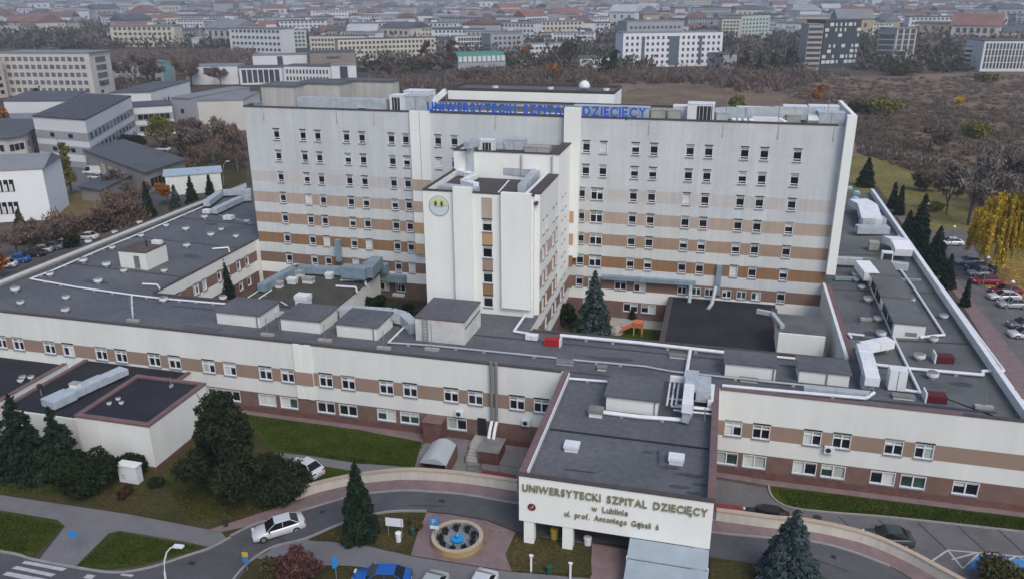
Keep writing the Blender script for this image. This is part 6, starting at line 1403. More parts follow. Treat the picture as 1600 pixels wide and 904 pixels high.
# boards, signs, bins
def post_sign(px, py, top, label, plates, posts=1, wd=0, fz=H, cat='sign', name='road_sign'):
    p = US(px, py, fz); o = thing(name, label, cat, p)
    for k in range(posts):
        x = p.x+(wd*(k-.5) if posts > 1 else 0); b = MB(); b.tube([(x, p.y, p.z-.1), (x, p.y, p.z+top)], .035, 6); b.build('post', M_SILL, o)
    for (dx, z, w_, h_, m, rz) in plates:
        b = MB(); c_, s_ = math.cos(rz), math.sin(rz); hw = w_/2
        vs = [(p.x+dx+sx*hw*c_+sy*s_, p.y-.06+sx*hw*s_-sy*c_, p.z+z+sz*h_/2) for sz in (-1, 1) for sx, sy in ((-1, .012), (1, .012), (1, -.012), (-1, -.012))]
        b.add(vs, [(0,3,2,1),(4,5,6,7),(0,1,5,4),(1,2,6,5),(2,3,7,6),(3,0,4,7)]); b.build('plate', m, o)
    return o, p
M_SB = mat('sign blue', (.03,.22,.55), .4, .05); M_SY = mat('sign yellow', (.55,.38,.05), .4, .05); M_SW = mat('sign white', (.62,.66,.72), .5, .04)
post_sign(618, 838, 1.9, 'white information board on two posts beside the green spruce', [(0, 1.5, 1.5, .8, M_SW, .1)], 2, 1.2, cat='board', name='notice_board')
o, p = post_sign(680, 846, 2.4, 'blue parking sign with white plate beside the ring wall', [(0, 2.1, .75, .75, M_SB, .1), (0, 1.5, .7, .3, M_SW, .1)])
lettering(o, 'P', None, p.x-.17, p.x+.17, p.z+1.86, .48, M_MARK, .01, p.y-.12, bold=.03)
post_sign(122, 868, 2.6, 'blue pedestrian crossing sign on the path by the street', [(0, 2.3, .7, .7, M_SB, .3)])
post_sign(387, 892, 2.2, 'yellow and blue sign pair at the corner of the drive', [(0, 1.75, .5, .45, M_SY, .2), (0, 1.2, .5, .5, M_SB, .2)])
post_sign(526, 905, 2.3, 'blue arrow sign at the bottom edge by the red shrub', [(0, 1.7, .45, 1.0, M_SB, .9)])
def bin_(px, py, r, h, m, label, fz=H, name='litter_bin', cat='bin', lid=None):
    p = US(px, py, fz); o = thing(name, label, cat, (p.x, p.y, p.z+.02)); b = MB(); b.lathe((p.x, p.y, p.z), [(r*.85, 0), (r, h*.9)], 12); b.build('bin_body', m, o)
    b = MB(); b.lathe((p.x, p.y, p.z+h*.9+.003), [(r*1.06, 0), (r*1.06, h*.08), (r*.5, h*.16)], 12); b.build('lid', lid or m, o)
bin_(623, 846, .25, .95, M_UNIT, 'white cylindrical bin on the grass island')
bin_(645, 838, .22, .9, mat('bin green', (.02,.07,.045), .6, .1), 'dark green bin beside the small olive bush')
bin_(858, 896, .25, .8, MATS['bin green'], 'dark green bin on the grass in front of the porch')
bin_(866, 841, .33, 1.0, mat('bin yellow', (.40,.28,.04), .6, .1), 'yellow bin under the porch between the left columns')
bin_(918, 851, .33, .8, M_UNIT, 'white bin at the path edge below the porch')
bin_(353, 822, .22, .9, M_LOUV, 'black hydrant like bin at the path fork')
for (x, y, t, lb) in ((830, 893, 868, 'white marker post on the porch grass, left one'), (891, 905, 880, 'white marker post on the porch grass, right one')):
    p = US(x, y, H); h = HT(p, t)-p.z; o = thing('marker_post', lb, 'post', p); b = MB(); b.box(p.x-.07, p.x+.07, p.y-.07, p.y+.07, p.z, p.z+h); b.build('shaft', M_FRAME, o); b = MB(); b.box(p.x-.16, p.x+.16, p.y-.07, p.y+.07, p.z+h+.003, p.z+h+.12); b.build('head', M_FRAME, o)
# bike stands and playground slide in the court
p = UZ(984, 521, 0); o = thing('playground_slide', 'orange and pale playground slide on the courtyard lawn', 'slide', (p.x, p.y, 0)); mo = mat('orange plastic', (.55,.16,.07), .5, .1)
b = MB(); b.bar((p.x-1.4, p.y-.6, .5), (p.x+.6, p.y, 1.5), .9, .2); b.build('chute', mo, o)
b = MB(); b.prism([(p.x+.5, p.y-.7), (p.x+1.8, p.y-.7), (p.x+1.8, p.y+.7), (p.x+.5, p.y+.7)], 1.3, 2.0); b.build('hood', mo, o)
for dx, dy in ((.6, -.6), (1.7, -.6), (1.7, .6), (.6, .6)): b = MB(); b.box(p.x+dx-.07, p.x+dx+.07, p.y+dy-.07, p.y+dy+.07, 0, 1.297); b.build('leg', M_SY, o)
p = UZ(963, 520, 0); o = thing('playhouse_dome', 'pale grey climbing dome beside the orange slide', 'climbing dome', (p.x, p.y, 0)); b = MB(); b.lathe((p.x, p.y, 0), [(1.0, 0), (.95, .5), (.6, 1.0), (.1, 1.2)], 8); b.build('dome', M_CONC, o)
# manhole
p = UZ(1277, 808, 0); b = MB(); b.lathe((p.x, p.y, .02), [(.4, 0), (.4, .03)], 16); b.build('manhole_cover', M_LOUV, kind='structure')
# street lamps
def lamp(px, py, top, dx, label, fz=None, globe=False):
    p = US(px, py, fz) if fz else UZ(px, py, 0); h = HT(p, top)-p.z; o = thing('street_lamp', label, 'street lamp', p)
    if globe:
        b = MB(); b.tube([p, p+Vector((0, 0, h-.25))], .07, 6, r2=.05); b.build('pole', M_SILL, o); b = MB(); b.lathe(p+Vector((0, 0, h-.25)), [(.12, 0), (.3, .15), (.3, .3), (.1, .48)], 10); b.build('globe', M_FRAME, o, smooth=True)
    else:
        b = MB(); b.tube([p, p+Vector((dx*.04, 0, h*.4)), p+Vector((dx*.16, 0, h*.65)), p+Vector((dx*.42, 0, h*.85)), p+Vector((dx*.7, 0, h*.95)), p+Vector((dx, 0, h))], .09, 7, r2=.055); b.build('pole', M_CONC if not fz else M_FRAME, o)
        q = p+Vector((dx, 0, h)); b = MB(); b.bar(q-Vector((.1*math.copysign(1, dx), 0, .06)), q+Vector((.75*math.copysign(1, dx), 0, .02)), .34, .16); b.build('lamp_head', M_FRAME, o)
lamp(166, 346, 312, 1.6, 'curved grey street lamp beside the left wing roof edge')
lamp(350, 290, 252, 1.6, 'curved street lamp close to the tower left end')
p = US(262, 915, H); lamp(262, 925, 848, 1.5, 'white curved street lamp at the bottom left beside the drive', fz=H)
for k, (x, y, t, lb) in enumerate([(1446,345,318,'white globe lamp on the meadow edge'), (1484,392,354,'white globe lamp left of the golden tree'), (1535,448,402,'white globe lamp in front of the golden tree'), (1572,488,440,'white globe lamp between parked cars'), (1499,300,272,'white globe lamp at the top of the meadow'), (1497,308,282,'second white globe lamp at the top of the meadow')]): lamp(x, y, t, 0, lb, globe=True)
# ================================================================== BUILDINGS BEYOND
def perp(a, c):
    u = (c-a); u.z = 0; u.normalize(); return Vector((-u.y, u.x, 0))
def house_block(name, label, cat, foot, h, wall, roof, faces=(), bands=None, parapet=.0, over=.3, single=False, wmat=None, rh=0, base_m=None):
    """foot: plan polygon; faces: (edge index, rows, cols, w, h, z0, z1, inset) windows"""
    foot = [Vector((p[0], p[1], 0)) for p in foot]
    ar = sum(foot[i].x*foot[(i+1) % len(foot)].y-foot[(i+1) % len(foot)].x*foot[i].y for i in range(len(foot)))
    if ar < 0: print('FOOT ORDER', label); foot = foot[::-1]
    o = thing(name, label, cat, foot[0]); n = len(foot)
    b = MB(); b.prism([(p.x, p.y) for p in foot], 0, h); b.build('wall', wall, o)
    c = sum(foot, Vector())/n; rf = [(c+(p-c)*(1+over/max(4, (p-c).length))) for p in foot]
    b = MB()
    if rh and n == 4:
        m1, m2 = (rf[0]+rf[3])/2, (rf[1]+rf[2])/2
        v = [(p.x, p.y, h+.003) for p in rf]+[(m1.x, m1.y, h+rh), (m2.x, m2.y, h+rh)]; b.add(v, [(0,1,5,4),(2,3,4,5),(3,0,4),(1,2,5),(0,3,2,1)])
    else: b.prism([(p.x, p.y) for p in rf], h+.003, h+.35)
    b.build('roof', roof, o)
    for z0, z1, m in (bands or []):
        b = MB(); pf = [c+(p-c)*(1+.04/max(3, (p-c).length)*1.5) for p in foot]; b.prism([(p.x, p.y) for p in pf], z0, z1); b.build('band', m, o)
    for (e, rows, cols, w_, wh, z0, z1, ins) in faces:
        a, d = foot[e], foot[(e+1) % n]; u = (d-a).normalized(); L = (d-a).length; nn = Vector((u.y, -u.x, 0)); bb = MB()
        for r_ in range(rows):
            zc = z0+(z1-z0)*(r_+.5)/rows
            for k in range(cols):
                s = ins+(L-2*ins)*(k+.5)/cols; q = a+u*s
                bw = MB() if single else bb
                A = [q-u*w_/2+nn*.12, q+u*w_/2+nn*.12, q+u*w_/2-nn*.1, q-u*w_/2-nn*.1]
                bw.add([(p.x, p.y, zc-wh/2) for p in A]+[(p.x, p.y, zc+wh/2) for p in A], [(0,3,2,1),(4,5,6,7),(0,1,5,4),(1,2,6,5),(2,3,7,6),(3,0,4,7)])
                if single: bw.build('window', wmat or M_GLASS, o)
        if not single: bb.build('windows', wmat or M_GLASS, o, kind='stuff')
    return o
def foot_px(A, Bp, depth=None, C=None, z=0):
    a, c = UZ(*A, z), UZ(*Bp, z); a.z = c.z = 0
    if C: d = UZ(*C, 0); d.z = 0; return [a, c, d, a+d-c]
    n = perp(a, c)*depth; return [a, c, c+n, a+n]
FB_WARD = mat('ward block plaster', (.52,.50,.47), .9, .06, .2); FB_W = mat('far white plaster', (.62,.63,.64), .9, .05, .1); FB_C = mat('far cream plaster', (.55,.51,.42), .9, .05, .1); FB_G = mat('far grey plaster', (.33,.34,.36), .9, .06, .1)
FB_B = mat('far dull brick', (.24,.20,.18), .9, .1, .3); FR_D = mat('far dark roof', (.09,.095,.11), .9, .15, .1); FR_G = mat('far grey roof', (.20,.21,.23), .9, .15, .1); FR_R = mat('far red roof', (.22,.115,.10), .9, .2, .1)
FG = mat('far window glass', (.06,.07,.085), .3, .3, .05); FP = mat('pavilion grey panel', (.30,.31,.335), .85, .06, .2)
ft = foot_px((12,150), (150,151), 17)
house_block('ward_block', 'large cream five storey ward block at the upper left', 'hospital block', ft, 19.5, FB_WARD, FR_G, [(0, 5, 13, 2.0, 1.9, 1.0, 18.6, 2), (1, 4, 1, 8, 2.4, 3.6, 18, 3)], over=.9, wmat=mat('dull grey window', (.13,.135,.15), .4, .3, .2))
a, c = UZ(-60,160,0), UZ(14,152,0); house_block('ward_block', 'cream ward wing cut by the left edge beside the large ward block', 'hospital block', [Vector((a.x,a.y,0)), Vector((c.x,c.y,0)), Vector((c.x,c.y,0))+perp(a,c)*14, Vector((a.x,a.y,0))+perp(a,c)*14], 17.5, mat('pinkish cream plaster', (.43,.38,.36), .9, .06, .2), FR_G, [(0, 5, 7, 1.6, 1.6, 1, 16.5, 1)], over=.8)
# pavilions with grey bands
house_block('banded_pavilion', 'white pavilion with two grey window bands meeting at a corner', 'hospital pavilion', foot_px((66,256), (147,264), C=(215,214)), 13.2, FB_W, mat('dark gravel roof', (.075,.075,.09), .9, .3, .3, grain=.2), [(1, 1, 12, 1.3, 1.5, 7.6, 9.6, 1), (1, 1, 12, 1.3, 1.5, 3.7, 5.7, 1), (1, 1, 9, 1.6, 1.6, .6, 2.6, 1), (0, 1, 2, 1.6, 1.1, 7.6, 9.6, 3), (0, 1, 2, 1.6, 1.1, 3.7, 5.7, 3)], [(7.4, 9.7, FP), (3.6, 5.8, FP), (0, 1.6, FP)])
house_block('banded_pavilion', 'white banded pavilion linking the corner pavilion to the grey hall', 'hospital pavilion', foot_px((215,213), (275,209), 14), 9.5, FB_W, FR_D, [(0, 1, 6, 1.5, 1.6, 5.2, 7.2, 1), (0, 1, 6, 1.5, 1.6, 1.2, 3.4, 1)], [(5, 7.3, FP), (1, 3.6, FP)])
house_block('pavilion_hall', 'white pavilion with steep dark roof behind the link pavilion', 'hospital pavilion', foot_px((178,180), (240,178), C=(300,158)), 8.5, FB_W, FR_D, over=.5)
house_block('low_pavilion', 'low dark roofed pavilion with white parapet below the ward block', 'hospital pavilion', foot_px((12,190), (112,190), C=(140,172)), 7.4, FB_W, FR_D, over=.2)
house_block('low_pavilion', 'low grey pavilion left of the corner pavilion', 'hospital pavilion', foot_px((-20,214), (64,212), 14), 5.5, FP, FR_G, [(0, 1, 3, 4, 1.8, 1.5, 4, 1)])
house_block('grey_hall', 'grey panelled hall block with cream side behind the bare trees', 'hall', foot_px((275,206), (305,208), C=(395,186)), 11.5, FP, FR_G, [(0, 2, 1, 1.2, 1.4, 2, 9, 1)])
house_block('cream_hall', 'cream windowless hall reaching behind the tower left end', 'hall', foot_px((305,206), (385,204), C=(410,188)), 10.3, FB_WARD, FR_G, over=.2)
# white buildings at lower left
a = UZ(-75, 352, 0); c = UZ(82, 343, 0); n_ = perp(a, c)*13
wb = house_block('white_building', 'white two storey building with black slit windows at the left edge', 'building', [a, c, c+n_, a+n_], 11.0, mat('bright white render', (.74,.75,.77), .85, .03, .2), FR_G, rh=2.2, over=.5)
for zz in (7.7, 3.0):
    for t in (.50, .555, .615, .67):
        q = a.lerp(c, t); u = (c-a).normalized(); nn = Vector((u.y, -u.x, 0)); b = MB()
        A = [q-u*.42+nn*.1, q+u*.42+nn*.1, q+u*.42-nn*.1, q-u*.42-nn*.1]; b.add([(p.x, p.y, zz-1.25) for p in A]+[(p.x, p.y, zz+1.25) for p in A], [(0,3,2,1),(4,5,6,7),(0,1,5,4),(1,2,6,5),(2,3,7,6),(3,0,4,7)]); w_o = b.build('window', M_GLASS, wb)
        b = MB(); A = [q-u*.36+nn*.14, q+u*.1+nn*.14, q+u*.1+nn*.103, q-u*.36+nn*.103]; b.add([(p.x, p.y, zz-1.15) for p in A]+[(p.x, p.y, zz+.3) for p in A], [(0,3,2,1),(4,5,6,7),(0,1,5,4),(1,2,6,5),(2,3,7,6),(3,0,4,7)]); b.build('pale_panel', M_SHUT, w_o)
fp = [UZ(-60,262,0), UZ(20,268,0), UZ(48,262,0), UZ(62,248,0), UZ(66,236,0), UZ(-60,225,0)]
house_block('round_cornered_building', 'grey cream two storey building with rounded corner and dark roof at the left', 'building', fp, 8.8, FB_WARD, FR_D, [(0, 2, 6, 1.3, 1.7, .8, 8, .5), (1, 2, 3, 1.2, 1.7, .8, 8, .5), (2, 2, 2, 1.0, 1.7, .8, 8, .5)], over=.9)
# garage, shed, hut
gm = mat('stained garage plaster', (.27,.25,.23), .9, .15, .5)
g = house_block('garage_building', 'low garage with broad dark sloping roof and pale doors in the yard', 'garage', foot_px((137,264), (230,303), C=(292,280)), 5.0, gm, FR_D, over=.8, rh=0)
a, c = UZ(137,264,0), UZ(230,303,0); u = (c-a).normalized(); nn = Vector((u.y, -u.x, 0))
for t in (.32, .45, .56, .68):
    q = a.lerp(c, t); b = MB(); A = [q-u*1.4+nn*.1, q+u*1.4+nn*.1, q+u*1.4-nn*.05, q-u*1.4-nn*.05]; b.add([(p.x, p.y, 0) for p in A]+[(p.x, p.y, 3.2) for p in A], [(4,5,6,7),(0,1,5,4),(1,2,6,5),(2,3,7,6),(3,0,4,7)]); b.build('door', mat('cream garage door', (.50,.47,.36), .8, .05), g)
a, c = UZ(230,303,0), UZ(292,280,0); u = (c-a).normalized(); nn = Vector((u.y, -u.x, 0))
for t in (.16, .25, .34, .43):
    q = a.lerp(c, t); b = MB(); A = [q-u*.6+nn*.08, q+u*.6+nn*.08, q+u*.6-nn*.05, q-u*.6-nn*.05]; b.add([(p.x, p.y, 1.2) for p in A]+[(p.x, p.y, 3.2) for p in A], [(4,5,6,7),(0,1,5,4),(1,2,6,5),(2,3,7,6),(3,0,4,7)]); b.build('window', M_GLASS, g)
house_block('shed', 'small flat roofed concrete shed in front of the white van', 'shed', foot_px((129,312), (162,318), C=(207,294)), 3.0, gm, FR_D, over=.6)
house_block('utility_hut', 'white hut with pale blue flat roof beside the orange trees', 'hut', foot_px((262,306), (348,299), 7), 4.6, M_WHITE, mat('pale blue roof sheet', (.36,.46,.52), .6, .08), over=.5)
house_block('blue_kiosk', 'tall narrow blue kiosk at the yard corner', 'kiosk', foot_px((127,258), (136,258), 2), 6.0, mat('kiosk blue', (.03,.10,.30), .6, .1), FR_D, over=.1)
# campus and far blocks ; (name,label,A,B,depth,h,wall,roof,windows)
FBL = [
 ('campus_building','pale hall with a teal glass end behind the bare trees','campus building',(180,133),(258,133),14,10.5,FB_G,FR_G,[(0,2,8,2,1.8,1,9,1)]),
 ('campus_building','teal glass stair end of the pale hall','campus building',(259,133),(270,132),12,11.5,mat('teal glass', (.12,.26,.28), .4, .1),FR_G,[]),
 ('campus_building','white campus hall with a blue corner window','campus building',(292,133),(374,132),16,9.2,FB_W,FR_G,[(0,1,1,8,2.5,6,8.6,20)]),
 ('campus_building','white campus building with tall blue vertical glass strips','campus building',(376,133),(442,132),14,8.5,FB_W,FR_D,[(0,1,7,2.2,6.5,.8,7.8,1)]),
 ('campus_building','higher white campus block with a blue glass slot','campus building',(398,122),(482,120),14,12.0,FB_W,FR_G,[(0,1,1,3,11,.5,11.5,8)]),
 ('campus_building','white campus wing with two rows of dark windows and dark roof','campus building',(445,130),(518,131),14,8.6,FB_W,FR_D,[(0,2,13,.9,2.0,.6,7.8,1)]),
 ('campus_building','white cube with a grey recess at the end of the campus wing','campus building',(519,131),(558,130),12,9.2,FB_W,FR_G,[(0,1,1,4,8.5,.1,8.8,5)]),
 ('brick_building','dull brick building with flat dark roof behind the campus','building',(487,124),(558,122),18,14.0,FB_B,FR_D,[(0,3,1,7,1.0,3,13,14)]),
 ('terrace_houses','long cream residential block with dark roof, left part','apartment block',(486,90),(572,90),14,15,FB_C,FR_D,[(0,4,16,1.6,1.7,1,14,1)]),
 ('terrace_houses','long cream residential block with dark roof, right part','apartment block',(530,97),(682,92),14,14.5,FB_C,FR_D,[(0,4,24,1.7,1.8,1,14,1)]),
 ('green_roofed_building','grey building with teal green roof and white dormers','building',(716,117),(790,114),16,6.5,FB_G,FR_G,[(0,1,10,2,1.6,1,5,1)]),
 ('patterned_block','white block with scattered black windows','apartment block',(712,88),(766,87),16,14,FB_W,FR_G,[(0,4,11,1.6,2.2,1,13.5,2)]),
 ('patterned_block','grey white block joined to the patterned white block','apartment block',(767,90),(818,88),16,16,FB_G,FR_G,[(0,4,6,2,1.8,1,15,2)]),
 ('office_block','grey office with long dark horizontal window bands','office',(775,64),(820,63),20,21,FB_G,FR_G,[(0,5,1,36,1.6,2,20,4)]),
 ('office_block','white block with square dark windows right of the banded office','office',(821,58),(856,56),20,20,FB_W,FR_R,[(0,5,8,2.6,2.2,2,19,2)]),
 ('low_white_building','low white building left of the olive tree','building',(827,90),(888,88),14,9,FB_W,FR_G,[(0,2,9,2,1.6,1,8,1)]),
 ('low_white_building','low white hall with slanting dark roof beside the dark pines','building',(906,108),(952,106),22,6,FB_W,FR_D,[]),
 ('apartment_block','big white five storey block with dark vertical glass strips','apartment block',(972,106),(1126,103),17,20.5,mat('bright far white', (.70,.71,.74), .9, .03, .1),FR_G,[(0,5,19,1.5,1.8,1.2,19.5,1)]),
 ('apartment_block','pale grey glass roofed block behind the big white one','apartment block',(978,80),(1066,78),20,22,FB_G,FR_G,[(0,4,12,2,1.8,2,20,2)]),
 ('grey_annex_building','grey industrial annexe right of the big white block','building',(1128,110),(1150,109),16,9,FB_G,FR_D,[]),
 ('apartment_block','pale mint apartment block right of the big white one','apartment block',(1156,62),(1200,60),20,22,mat('mint plaster', (.42,.48,.44), .9, .05),FR_D,[(0,5,8,2.2,1.8,2,20,1)]),
 ('apartment_block','cream apartment block left of the mint one','apartment block',(1126,62),(1155,62),20,19,FB_C,FR_D,[(0,5,5,2.2,1.8,2,18,1)]),
 ('office_tower','dark office tower with scattered white window patches','office tower',(1281,108),(1337,106),18,28,mat('dark patterned cladding', (.05,.06,.075), .7, .1),FR_D,[]),
 ('office_tower','beige side tower with balconies left of the dark patterned tower','office tower',(1256,110),(1279,110),16,26,mat('beige grey cladding', (.36,.34,.32), .9, .05),FR_G,[(0,8,4,2.4,1.5,1,25,.5)]),
 ('unfinished_tower','unfinished concrete tower with open top floors','construction',(1366,106),(1392,107),16,20,FB_G,FR_G,[(0,6,4,2.4,2.4,1,20,.5)]),
 ('unfinished_tower','taller bare concrete frame half of the unfinished tower','construction',(1393,107),(1424,106),16,23,mat('pale bare concrete', (.42,.40,.37), .9, .08),FR_G,[(0,7,3,3.0,2.6,1,23,.5)]),
 ('office_block','modern office with white vertical fins at the right edge','office',(1530,112),(1610,112),22,17,FB_W,FR_D,[(0,4,14,1.25,3.2,1.5,16,1)]),
 ('office_block','pale stepped office left of the finned office','office',(1502,108),(1529,110),18,13,FB_W,FR_G,[(0,4,3,4,1.4,1,12,1)]),
 ('tenement','long cream tenement with grey roof at the upper right','building',(1493,48),(1572,46),16,14,FB_C,FR_D,[(0,4,16,2.4,2,1,13,1)]),
 ('pink_house','pink villa row with white walls at the upper left','house',(336,66),(360,64),12,10,FB_W,FR_R,[(0,2,5,1.6,1.6,1,9,1)]),
 ('pink_house','pink roofed house right of the pink villa','house',(362,62),(392,60),12,9,mat('pink plaster', (.50,.33,.33), .9, .05),FR_R,[]),
 ('apartment_block','white and tan apartment block above the campus','apartment block',(405,72),(432,72),14,16,FB_W,FR_R,[(0,4,4,2,1.8,1,15,1)]),
 ('apartment_block','tan apartment end beside the white and tan block','apartment block',(433,72),(446,71),14,14,mat('tan plaster', (.48,.37,.25), .9, .05),FR_G,[]),
 ('apartment_block','pale green grey block left of the long cream block','apartment block',(453,76),(480,75),14,15,mat('mint plaster', (.42,.48,.44)),FR_G,[(0,4,4,2,1.8,1,14,1)]),
 ('manor_house','cream manor with red roof and attic at the upper left','building',(190,48),(290,45),20,14,FB_C,FR_R,[(0,3,18,2.2,2.2,1,13,1)]),
 ('church','pale church like block with tall red roof among far houses','church',(782,32),(812,31),26,20,mat('peach plaster', (.52,.38,.28), .9, .05),FR_R,[]),
]
for (nm, lb, ct, A, Bp, dp, h, wm_, rm_, fc_) in FBL:
    o = house_block(nm, lb, ct, foot_px(A, Bp, dp), h, wm_, rm_, fc_, rh=(h*.35 if rm_ is FR_R else 0), wmat=FG)
    if lb.startswith('big white'):
        a, c = UZ(*A, 0), UZ(*Bp, 0); u = (c-a).normalized(); nn = Vector((u.y, -u.x, 0))
        for t, w_ in ((.20, 2.0), (.51, 6.5), (.775, 2.0)):
            q = a.lerp(c, t); b = MB(); Q = [q-u*w_/2+nn*.25, q+u*w_/2+nn*.25, q+u*w_/2, q-u*w_/2]; b.add([(p.x, p.y, 1) for p in Q]+[(p.x, p.y, 18.5) for p in Q], [(4,5,6,7),(0,1,5,4),(1,2,6,5),(3,0,4,7)]); b.build('glass_strip', mat('slate glass', (.10,.13,.16), .3, .1), o)
    if lb.startswith('dark office'):
        a, c = UZ(*A, 0), UZ(*Bp, 0); u = (c-a).normalized(); nn = Vector((u.y, -u.x, 0)); rr_ = random.Random(3); b = MB()
        for r_ in range(8):
            for k in range(8):
                if rr_.random() < .58:
                    q = a.lerp(c, (k+.5)/8); w_ = rr_.choice((1.1, 1.1, 2.6)); z = 3+r_*3.1; Q = [q-u*w_/2+nn*.2, q+u*w_/2+nn*.2, q+u*w_/2, q-u*w_/2]; b.add([(p.x, p.y, z) for p in Q]+[(p.x, p.y, z+1.9) for p in Q], [(0,3,2,1),(4,5,6,7),(0,1,5,4),(1,2,6,5),(3,0,4,7)])
        b.build('windows', M_SHUT, o, kind='stuff')
    if nm == 'green_roofed_building':
        f4 = foot_px(A, Bp, dp); b = MB(); a, c, d, e = f4; k_ = perp(a, c); mt = mat('teal roof sheet', (.06,.20,.17), .7, .1)
        v = [(p.x, p.y, h+.36) for p in (a, c, d, e)]+[((p+k_*s*3).x, (p+k_*s*3).y, h+5.5) for p, s in ((a, 1), (c, 1), (d, -1), (e, -1))]; b.add(v, [(0,1,5,4),(1,2,6,5),(2,3,7,6),(3,0,4,7),(4,5,6,7)]); b.build('mansard', mt, o)
        for k in range(10):
            q = a.lerp(c, (k+.5)/10)-k_*.1; u = (c-a).normalized(); b = MB(); Q = [q-u*1.1, q+u*1.1, q+u*1.1+k_*1.5, q-u*1.1+k_*1.5]; b.add([(p.x, p.y, h+.5) for p in Q]+[(p.x, p.y, h+3.4) for p in Q], [(4,5,6,7),(0,1,5,4),(1,2,6,5),(3,0,4,7)]); b.build('dormer', FB_W, o)
# ---- the town: houses one can count, then the mass
hr = random.Random(11)
WALLC = [FB_W, FB_W, FB_C, FB_G, mat('far ochre plaster', (.42,.33,.22), .9, .1, .05), FB_WARD, mat('far pinkish plaster', (.44,.33,.30), .9, .1, .05)]
ROOFC = [FR_R, FR_D, FR_G, mat('far brown roof', (.17,.10,.085), .9, .2, .1), mat('far pale roof', (.42,.43,.45), .9, .1, .1), FR_R]
HM = []
for k in range(24):
    b = MB(); gab = hr.random() < .5; wdt = hr.uniform(.5, 1.1) if gab else hr.uniform(.3, .5); hh = hr.uniform(.28, .6)
    b.box(-.5, .5, -wdt/2, wdt/2, 0, hh, 0); o_ = .03
    if gab:
        rh = hr.uniform(.15, .28); b.add([(-.5-o_, -wdt/2-o_, hh+.003), (.5+o_, -wdt/2-o_, hh+.003), (.5+o_, wdt/2+o_, hh+.003), (-.5-o_, wdt/2+o_, hh+.003), (-.5-o_, 0, hh+rh), (.5+o_, 0, hh+rh)], [(0,1,5,4),(2,3,4,5),(3,0,4),(1,2,5),(0,3,2,1)], 1)
    else: b.box(-.5-o_, .5+o_, -wdt/2-o_, wdt/2+o_, hh+.003, hh+.05, 1)
    nw = hr.randint(3, 6)
    for r_ in range(2 if hh > .35 else 1):
        for q in range(nw):
            x = -.42+.84*(q+.5)/nw; z = hh*(.3+.42*r_) if hh > .35 else hh*.5; b.box(x-.035, x+.035, -wdt/2-.012, -wdt/2+.01, z-.05, z+.05, 2)
    HM.append(b.mesh('house', [hr.choice(WALLC), ROOFC[k % 6] if gab else hr.choice(ROOFC[1:5]), FG]))
occ = []
def free(x, y, r):
    for a, c, q in occ:
        if (a-x)**2+(c-y)**2 < (q+r)**2*.45: return False
    return True
for (nm, lb, ct, A, Bp, dp, h, wm_, rm_, fc_) in FBL:
    a, c = UZ(*A, 0), UZ(*Bp, 0); m_ = (a+c)/2+perp(a, c)*dp/2; occ.append((m_.x, m_.y, (c-a).length*.75+8))
pb_r = random.Random(77); PBM = []
for k in range(8):
    b = MB(); wdt = pb_r.uniform(.22, .34); hh = pb_r.uniform(.2, .42); nr = 4 if hh > .3 else 3; nc = 12
    b.box(-.5, .5, -wdt/2, wdt/2, 0, hh, 0); b.box(-.508, .508, -wdt/2-.01, wdt/2+.01, hh+.002, hh+.02, 1); b.box(-.1+.05*k, .0+.05*k, -.06, .06, hh+.023, hh+.06, 0)
    for r_ in range(nr):
        for q in range(nc):
            x = -.46+.92*(q+.5)/nc; z = hh*(r_+.6)/nr; b.box(x-.02, x+.02, -wdt/2-.008, -wdt/2+.01, z-.018, z+.018, 2)
    PBM.append(b.mesh('slab_block', [[FB_W, FB_W, FB_G, FB_C][k % 4], FR_G if k % 2 else FR_D, FG]))
n_sb = 0; tr_ = 0
while n_sb < 74 and tr_ < 4000:
    tr_ += 1; px = pb_r.uniform(150, 1620); py = 12+pb_r.random()*72
    if px > 900 and py > 62: continue
    p = UZ(px, py, 0); dd = (p-CAM).length; s = pb_r.uniform(30, 52)*(1+dd/6000)
    if not free(p.x, p.y, s*.55): continue
    occ.append((p.x, p.y, s*.55)); o = link('apartment_block', PBM[pb_r.randrange(8)], None, (p.x, p.y, 0), pb_r.choice((.2, .2, -.15, .5)), (s, s, s*pb_r.uniform(.75, 1.0)))
    tag(o, 'pale flat roofed slab block standing among the far town houses', 'apartment block', 'pale slab blocks of the far town'); n_sb += 1
cnt = 0; tries = 0; kinds = [('house', 'small house with a coloured roof in the hazy town', 'houses of the hazy town')]
while cnt < 296 and tries < 9000:
    tries += 1; px = hr.uniform(-20, 1620); py = 9+hr.random()**1.25*66
    if px > 900 and py > 66: continue
    if px < 200 and py > 58: continue
    p = UZ(px, py, 0); dd = (p-CAM).length; s = hr.uniform(12, 32)*(1+dd/4500)
    if not free(p.x, p.y, s*.6): continue
    occ.append((p.x, p.y, s*.5)); o = link('town_house', HM[hr.randrange(24)], None, (p.x, p.y, 0), hr.choice((.25, .25+math.pi/2, -.3, hr.uniform(0, 3))), (s, s, s*hr.uniform(.75, 1.1)))
    tag(o, 'small far house among the roofs of the hazy town', 'house', 'small houses of the hazy town'); cnt += 1
